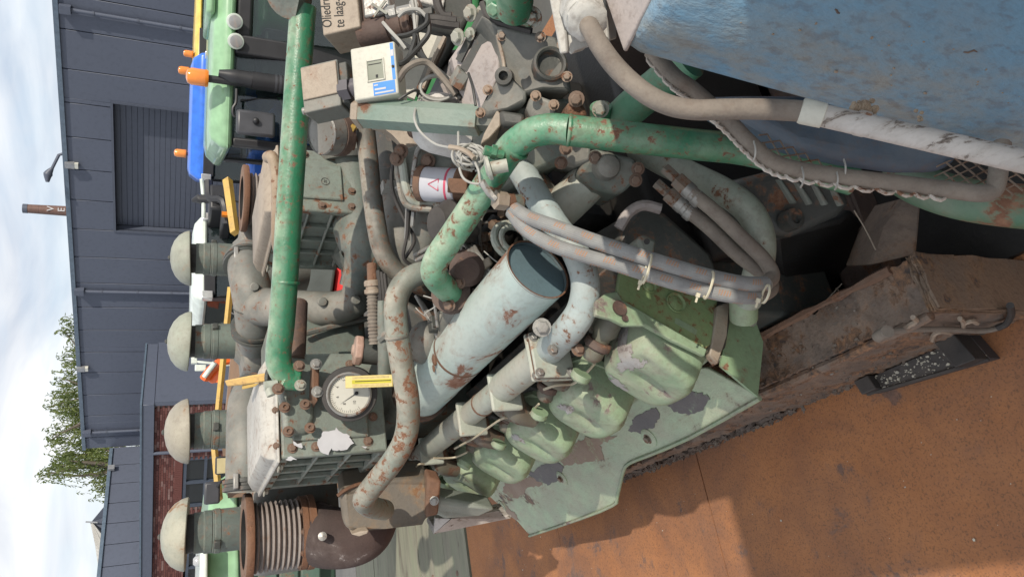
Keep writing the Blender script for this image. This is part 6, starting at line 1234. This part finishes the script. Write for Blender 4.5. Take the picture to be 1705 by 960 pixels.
part('top_plate', MB().prism([tA+EZ*.003+bk2*.003+fd*.004, tA+EZ*.003+fd*.30+nrm_out*.02, tA+EZ*.003+fd*.30+bx*.5, tA+EZ*.003+bk2*.6], -EZ*.006), K['pink'], tk_, bevel=.002)
uc = thing('shadow_blocker', 'added unseen blue cabinet standing on the tank, above and to the right of the picture', 'blocker', V(1.1, -1.0, tz))  # box added out of view to cast the shade on the deck
part('blocker_shell', MB().bb((.30, -1.7, tz+.02), (1.7, -.36, .02)), K['blue'], uc, bevel=.07, seg=4)
rs_ = np.random.default_rng(5); sc = MB()
for k in range(46):
    s_ = rs_.uniform(.12, .8); h_ = rs_.uniform(.03, .75); p = tA+fd*s_+dn*h_+nrm_out*.0352; a = rs_.normal(.5, .5); l_ = rs_.uniform(.004, .022); dd_ = nrm(fd*math.cos(a)+dn*math.sin(a)); q_ = [p]
    for j in range(3): q_.append(q_[-1]+nrm(dd_+.5*fd*rs_.normal()+.5*dn*rs_.normal())*l_*.5)
    sc.tube(q_, [.0009, .0018, .0008], 4, 1)
part('scratch', sc, worn('scratch_primer', (.05, .05, .055), (.16, .11, .08), 0, dust=.2, nscale=20), tk_, kind='stuff')
sc = MB()
for k in range(26):
    h_ = rs_.uniform(.05, .7); s_ = rs_.normal(.10, .02); p = tA+fd*s_+dn*h_+nrm_out*.035*math.sin(min(1, s_/.1)*1.57); sc.sphere(p, rs_.uniform(.0006, .0022), 6, (1, 1, rs_.uniform(1, 3)))
part('dirt_crumb', sc, K['tan'], tk_, kind='stuff')
single('blue_shroud', MB().prism([P(1230, 160, 1.12), P(1250, 205, 1.12), P(1320, 245, 1.12), P(1400, 268, 1.1), P(1500, 290, 1.08), P(1590, 290, 1.06), P(1620, 240, 1.05), P(1400, 160, 1.08)], V(.12, .14, -.05)), worn('dirty_shaded_shroud', (.03, .075, .125), (.022, .05, .085), 0, dust=.2, nscale=6, spk=.3), 'blue radiator shroud, colour deepened for shade, recessed under the blue tank', 'shroud', bevel=.03, seg=4)  # deep shade under the tank is put into this darkened blue
# white junction box and conduit
jb = thing('junction_box', 'dirty white cable junction box with hexagonal gland at the top right', 'junction box', P(950, 40, .95)-EZ*.1)
u_ = nrm(P(930, -40, .90)-P(946, 88, .93)); v3 = nrm(P(915, 20, .93)-P(1005, 0, .91)); v3 = nrm(v3-u_*np.dot(u_, v3)); n3 = np.cross(u_, v3); n3 = n3 if np.dot(n3, ray(950, 40)) < 0 else -n3
part('lid', MB().prism([P(911, -20, .92), P(932, 91, .92), P(946, 88, .92), P(938, -20, .92)], -n3*.12), K['white'], jb, bevel=.003)
part('body', MB().prism([P(938, -20, .925), P(948, 91, .925), P(954, 90, .925), P(958, 85, .925), P(1015, 68, .925), P(1008, -20, .925)], -n3*.10), K['white'], jb, bevel=.004)
ga = nrm(P(977, 36, .86)-P(962, 8, .91)); part('gland', MB().lathe(P(968, 18, .90), ga, [(.026, -.03), (.026, 0), (.020, .003), (.020, .014)], 6).lathe(P(975, 30, .885), ga, [(.024, -.006), (.026, 0), (.026, .014), (.021, .018), (.014, .019)], 8), K['white'], jb)
part('gland_ring', MB().lathe(P(975, 31, .88), ga, [(.0245, -.012), (.027, -.009), (.027, -.003), (.0245, 0)], 20), K['white'], jb)
ck = [(972, 28, .885), (982, 46, .872), (998, 75, .86), (1022, 108, .85), (1052, 138, .845), (1085, 162, .84), (1120, 177, .835), (1160, 183, .83), (1210, 182, .825), (1270, 182, .82), (1330, 185, .815), (1350, 188, .812)]
cp = thing('rubber_conduit', 'dusty rubber cable sleeve bending from the white box along the blue tank', 'conduit', P(1100, 165, .84)-EZ*.05)
hose(cp, 'sleeve', ck, .0122, K['rubber'], n=18, sub=8)
wc = thing('white_conduit', 'dirty white plastic conduit clipped down the front of the blue tank', 'conduit', P(1500, 215, .80)-EZ*.3)
a, b = P(1350, 188, .812), P(1790, 288, .74)
part('tube', MB().tube([a, b], .0128, 20, 1), K['conduit'], wc)
ax_ = nrm(b-a); part('end_sleeve', MB().lathe(a-ax_*.012, ax_, [(.0122, 0), (.0142, .001), (.0148, .004), (.0142, .026), (.0128, .027)], 22), K['cream'], wc)
cl_ = part('clip', MB().lathe(P(1436, 206, .80)-ax_*.008, ax_, [(.0128, 0), (.0145, .001), (.0145, .014), (.0128, .015)], 20).box(P(1437, 195, .815), (.016, .016, .03)), K['white'], wc, bevel=.002)
mk_ = MB(); rs_ = np.random.default_rng(9)
for k in range(60): mk_.sphere(P(1438+rs_.normal()*9, 180+rs_.normal()*5, .80), rs_.uniform(.002, .005), 6)
for k in range(8): mk_.sphere(P(1533+rs_.normal()*3, 196+rs_.normal()*4, .78), rs_.uniform(.001, .0025), 6)
part('spider_nest_debris', mk_, worn('web_debris', (.36, .28, .20), (.22, .16, .11), 0, dust=.2, nscale=80, rough=.95), wc, kind='stuff')
# mesh guard
mg = thing('mesh_guard', 'rubber bound expanded mesh belt guard between green pipe and blue tank', 'guard', P(1400, 285, 1.05)-EZ*.1)
gpth = [(1085, 85, 1.04), (1122, 128, 1.02), (1150, 148, 1.03), (1185, 178, 1.04), (1215, 205, 1.05), (1245, 236, 1.05), (1280, 266, 1.05), (1320, 281, 1.05), (1400, 294, 1.04), (1500, 306, 1.03), (1580, 316, 1.02), (1630, 322, 1.01), (1652, 318, 1.01), (1660, 300, 1.01), (1664, 265, 1.02), (1668, 240, 1.03)]
hose(mg, 'bound_edge', gpth, .0125, K['rubber'], n=14, sub=8)
q = catmull([P(x-5, y+15, d-.002) for x, y, d in gpth[:11]], 14); sp_ = []
for i, p in enumerate(q): sp_.append(p+  .0042*(math.cos(i*1.3)*EX+math.sin(i*1.3)*EZ))
part('twisted_wire_edge', MB().tube(sp_, .0028, 6, 1), worn('pale_wire', (.55, .50, .45), (.40, .35, .3), .2, rscale=40, dust=.3), mg)
ms = MB()
def strand(p0, p1): ms.tube([p0, p1], .0014, 4, 1)
def meshpatch(o, ua, va, nu, nv, cu=.022, cv=.011):
    for i in range(nu):
        for j in range(nv):
            c = o+ua*cu*(i+.5*(j % 2))+va*cv*j
            strand(c-ua*cu*.5, c+va*cv); strand(c+ua*cu*.5, c+va*cv)
gu_ = nrm(P(1640, 300, 1.03)-P(1560, 292, 1.04)); gv_ = nrm(P(1620, 258, 1.06)-P(1610, 305, 1.03))
meshpatch(P(1565, 312, 1.035), gu_, gv_, 5, 6); 
gu2 = nrm(P(1345, 275, 1.08)-P(1265, 235, 1.08)); gv2 = nrm(P(1320, 245, 1.10)-P(1310, 270, 1.08)); meshpatch(P(1268, 245, 1.08), gu2, gv2, 6, 3)
part('expanded_mesh', ms, K['bolt'], mg, kind='stuff')
for x, y in ((1335, 298), (1392, 302), (1405, 285), (1255, 255)): part('binding_wire', MB().tube([P(x, y-20, 1.035), P(x+3, y-8, 1.025), P(x+2, y+6, 1.03), P(x-2, y+14, 1.045)], .0014, 5, 4), K['wire'], mg)
# ================================================================== SKID FRAME
sk = thing('engine_skid', 'crusted rusty steel skid frame under the engine with a square front end', 'skid', V(.43, .8, DZ))
bx0, bx1, bzt, byf = .372, .478, -1.30, .79
def lumpy(a, b, n=(1, 14, 6), amp=.004, seed=1):
    """a box whose skin is slightly uneven"""
    bm = bmesh.new(); bmesh.ops.create_cube(bm, size=1); bmesh.ops.subdivide_edges(bm, edges=bm.edges[:], cuts=5, use_grid_fill=True)
    a = np.array(a, float); b = np.array(b, float); long = [e for e in bm.edges if abs(e.verts[0].co.y-e.verts[1].co.y) > .05]
    bmesh.ops.subdivide_edges(bm, edges=long, cuts=n[1], use_grid_fill=True)
    rg = np.random.default_rng(seed); mb = MB(); bm.verts.index_update()
    mb.v = [tuple((a+b)/2+np.array(v.co)*(b-a)+rg.normal(0, amp, 3)*(1, .5, 1)) for v in bm.verts]; mb.f = [tuple(v.index for v in f.verts) for f in bm.faces]; bm.free(); return mb
part('left_beam', lumpy((bx0, byf+.012, DZ+.002), (bx1, 1.72, bzt), (1, 18, 6), amp=.0022), K['beam'], sk, smooth=60)
part('left_beam', lumpy((bx0, 1.722, DZ+.002), (bx1, 3.1, -1.53), (1, 18, 6), amp=.003, seed=8), K['beam'], sk, smooth=60)
part('front_plate', lumpy((bx0-.004, byf-.012, DZ+.001), (bx1+.006, byf+.012, bzt+.004), (1, 2, 6), .0018, 3), K['frontrust'], sk, bevel=.004)
part('lower_flange', lumpy((bx0-.006, 1.50, DZ+.001), (bx0+.03, 3.1, DZ+.05), (1, 24, 6), amp=.006, seed=4), K['beamside'], sk, smooth=80)
part('side_ridge', MB().tube([V(bx0-.006, byf+.02, bzt-.012), V(bx0-.010, 1.1, bzt-.02), V(bx0-.008, 1.4, bzt-.016), V(bx0-.006, 1.7, bzt-.018)], .011, 8, 8, rfun=lambda i, m: .8+.4*random.random()), K['beam'], sk)
part('inner_edge', MB().tube([V(bx1, byf+.05, bzt+.004), V(bx1+.004, 1.1, bzt+.010), V(bx1+.006, 1.4, bzt+.006), V(bx1, 1.7, bzt+.006)], .008, 6, 8, rfun=lambda i, m: .5+1.0*random.random()), K['rust'], sk)
cr_ = MB(); rs_ = np.random.default_rng(11)
for k in range(420):
    Y_ = rs_.uniform(.85, 2.6); which = rs_.random()
    if which >= .45: Y_ = .85+(Y_-.85)*.46
    p = V(bx0-rs_.uniform(.0, .018)*(1 if Y_ > 1.45 else .2), Y_, DZ+rs_.uniform(.0, .05)) if which < .45 else V(rs_.uniform(bx0, bx1), Y_, bzt) if which < .8 else V(bx0-.005, Y_, rs_.uniform(DZ+.1, bzt))
    cr_.sphere(p, rs_.uniform(.0015, .0065)*(1 if which < .45 else .6), 6, (1, rs_.uniform(1, 2.4), rs_.uniform(.3, .8)))
part('crust', cr_, worn('mud_crust', (.16, .115, .085), (.09, .07, .06), .3, rcol=(.40, .36, .32), rcol2=(.3, .25, .2), rscale=25, dust=.3, bump=.6), sk, kind='stuff')
part('cross_member', lumpy((bx1, 1.02, -1.63), (1.5, 1.14, -1.55), (1, 2, 4), .002, 6), K['rustdark'], sk)
part('strut', MB().prism([P(1447, 442, 1.50), P(1472, 380, 1.50), P(1500, 332, 1.52), P(1536, 322, 1.52), P(1526, 424, 1.42)], V(.05, .10, -.06)), K['beam'], sk, bevel=.006)
part('right_beam', MB().bb((1.5, .8, DZ), (1.62, 3.1, bzt)), K['beamside'], sk, bevel=.005)
part('back_cross_member', MB().bb((bx1, 1.55, -1.62), (1.5, 1.66, -1.48)), K['rustdark'], sk, bevel=.004)
single('drip_pan', MB().bb((bx1+.02, -.4, DZ+.002), (1.48, 3.0, DZ+.02)), K['black'], 'black oily drip tray lying inside the skid below the engine', 'tray')
cbm = thing('sheathed_cable', 'dusty cable with tape tails stuck along the left face of the skid beam', 'cable', V(bx0-.02, 1.0, -1.5))
cq = [QX(1480, 552, bx0-.012), QX(1520, 548, bx0-.012), QX(1580, 548, bx0-.014), QX(1640, 550, bx0-.016), QX(1672, 540, bx0-.014), QX(1684, 525, bx0-.010), QX(1682, 510, bx0-.006)]
part('cable', MB().tube(cq, .006, 9, 6), K['rubber'], cbm); part('cable_end', MB().tube([QX(1660, 546, bx0-.018), QX(1676, 538, bx0-.016), QX(1684, 522, bx0-.012), QX(1682, 508, bx0-.008)], .0068, 9, 6), K['blackrub'], cbm)
for pts in ([(1507, 550), (1516, 540), (1526, 534), (1520, 528)], [(1516, 540), (1536, 536), (1545, 533)], [(1602, 548), (1604, 536), (1598, 530)], [(1604, 538), (1618, 534), (1627, 538)], [(1552, 566), (1556, 556), (1566, 552), (1582, 554)]):
    part('tape_tail', MB().tube([QX(x, y, bx0-.010) for x, y in pts], .005, 6, 4), K['tan'], cbm)
part('pipe_end', MB().cyl(QX(1478, 551, bx0-.02), QX(1462, 560, bx0-.015), .012, n=14), K['rubber'], cbm)
# black bracket with pebbles
bk_ = thing('black_step_bracket', 'black steel step bracket scattered with pale pebbles on the rusty deck', 'bracket', V(.31, 1.0, DZ))
c4 = [QZ(1435, 632, DZ+.05), QZ(1600, 555, DZ+.05), QZ(1640, 600, DZ+.05), QZ(1445, 657, DZ+.05)]
q1, q2, q3, q4 = QZ(1432, 634, DZ+.045), QZ(1612, 556, DZ+.045), QZ(1648, 597, DZ+.045), QZ(1446, 656, DZ+.045)
part('plate', MB().prism([q1, q2, q3, q4], -EZ*.042), worn('black_paint', (.022, .023, .028), (.035, .035, .04), .1, dust=.25, rscale=20), bk_, bevel=.003)
part('end_plate', MB().prism([q2, q3, q3+EZ*.05, q2+EZ*.05], nrm(q2-q1)*-.05), K['blackrub'], bk_, bevel=.002)
part('end_plate', MB().prism([q1, q4, q4+EZ*.025, q1+EZ*.025], nrm(q2-q1)*.045), K['blackrub'], bk_, bevel=.002)
part('edge_lip', MB().tube([q4+EZ*.004, q3+EZ*.004], .004, 6, 1), K['blackrub'], bk_)
pb = MB(); rs_ = np.random.default_rng(21)
for k in range(170):
    a_ = rs_.beta(1.3, 1.7); b_ = rs_.uniform(.08, .92); p = (q1*(1-a_)+q2*a_)*(1-b_)+(q4*(1-a_)+q3*a_)*b_; s_ = rs_.uniform(.001, .0048)*(1 if rs_.random() < .3 else .5)
    pb.sphere(p+EZ*s_*.5, s_, 6, (1, rs_.uniform(.8, 1.5), .8))
tag(part('pebbles', pb, worn('pale_pebble', (.62, .58, .46), (.40, .38, .33), 0, dust=0, nscale=60), None, 'pale grit and pebbles lying on the black step bracket'), None, 'pebbles', None, 'stuff')
# grit on the deck
pb = MB()
for k in range(260):
    x_, y_ = rs_.uniform(-.9, .35), rs_.uniform(.7, 4.2); s_ = rs_.uniform(.001, .004)*(1 if rs_.random() < .15 else .5); pb.sphere(V(x_, y_, DZ+s_*.3), s_, 5, (1, rs_.uniform(.7, 2), .6))
tag(part('grit', pb, bpy.data.materials['pale_pebble'], None, 'tiny pale grit scattered over the rusty deck plates'), None, 'grit', None, 'stuff')
# straw and web threads
st = thing('straw_stalks', 'a few pale straw stalks caught between skid beam and sump', 'straw', P(1400, 480, 1.56))
for pts in ([(1345, 524, 1.60), (1375, 500, 1.58), (1402, 472, 1.56)], [(1422, 350, 1.5), (1440, 380, 1.5), (1458, 416, 1.48)], [(1385, 505, 1.57), (1396, 485, 1.56), (1392, 480, 1.55)]): part('stalk', MB().tube([P(*p) for p in pts], .0014, 5, 4), K['tan'], st)
# yellow wooden handle by the outlet housing
wh = thing('yellow_wooden_handle', 'yellow painted wooden block on a steel holder above the left cooler', 'handle', QY(446, 630, 2.0)-EZ*.05)
a, b = P(374, 638, 2.05), P(446, 627, 1.98); ax_ = nrm(b-a)
part('wooden_block', MB().prism([P(374, 633, 2.05), P(378, 643, 2.05), P(400, 641, 2.03), P(446, 634, 1.98), P(445, 620, 1.98), P(420, 624, 2.0)], nrm(ray(410, 632))*.035), worn('yellow_wood', (.66, .42, .12), (.58, .36, .11), .12, dust=.2, rscale=30, stretch=(1, 1, .3)), wh, bevel=.004)
part('holder', MB().prism([P(403, 641, 2.04), P(403, 648, 2.04), P(425, 643, 2.02), P(432, 637, 2.0)], nrm(ray(410, 640))*.02), K['yellow'], wh, bevel=.002); part('steel_cap', MB().cyl(P(445, 627, 1.98), P(450, 627, 1.98), .024, n=10), K['dark'], wh)

# ================================================================== SMALL FITTINGS IN THE MIDDLE
mf_ = thing('fuel_pump_group', 'greasy fuel pump body with unions half hidden in the dark middle of the engine', 'pump', P(800, 400, 1.85)-EZ*.1)
part('body', MB().tube([P(775, 470, 1.86), P(800, 430, 1.86), P(840, 375, 1.88)], .045, 16, 2), K['black'], mf_)
for k in range(6):
    x, y = 772+15*k, 452-20*k; c = P(x, y, 1.82)
    u_ = part('delivery_union', MB().lathe(c-EZ*.02, nrm(V(-.3, -.3, .9)), [(.014, 0), (.014, .02), (.010, .022), (.010, .04), (.0135, .042), (.0135, .058), (.008, .06)], 6), K['bolt'], mf_)
    part('pipe', MB().tube([c+EZ*.035, c+EZ*.07+V(-.01, 0, 0), c+V(-.05, .02, .08), c+V(-.12, .08, .06)], .0042, 7, 5), K['steel'], mf_)
part('rusty_joint', MB().lathe(P(778, 447, 1.70), nrm(V(.4, .6, -.3)), [(.03, -.03), (.042, -.02), (.042, 0), (.032, .004), (.032, .03), (.045, .034), (.045, .05), (.02, .052)], 18), K['rustdark'], mf_)
part('grey_boss', MB().sphere(P(752, 530, 1.84), .035, 14, (1, 1, 1.2)), K['grey'], mf_)
wb_ = thing('cobweb_wires', 'thin stray wires and web threads between the loop pipe and the flue', 'wire', P(745, 520, 1.8))
for pts in ([(705, 492, 1.75), (725, 498, 1.74), (735, 502, 1.74)], [(732, 502, 1.74), (722, 512, 1.75), (712, 518, 1.76), (706, 524, 1.77)], [(692, 512, 1.8), (700, 520, 1.8), (716, 532, 1.82)], [(800, 470, 1.7), (815, 452, 1.68), (830, 440, 1.66), (845, 432, 1.64)], [(806, 418, 1.7), (822, 432, 1.68), (834, 440, 1.66)]):
    part('strand', MB().tube([P(*p) for p in pts], .0016, 5, 4), K['wire'], wb_)
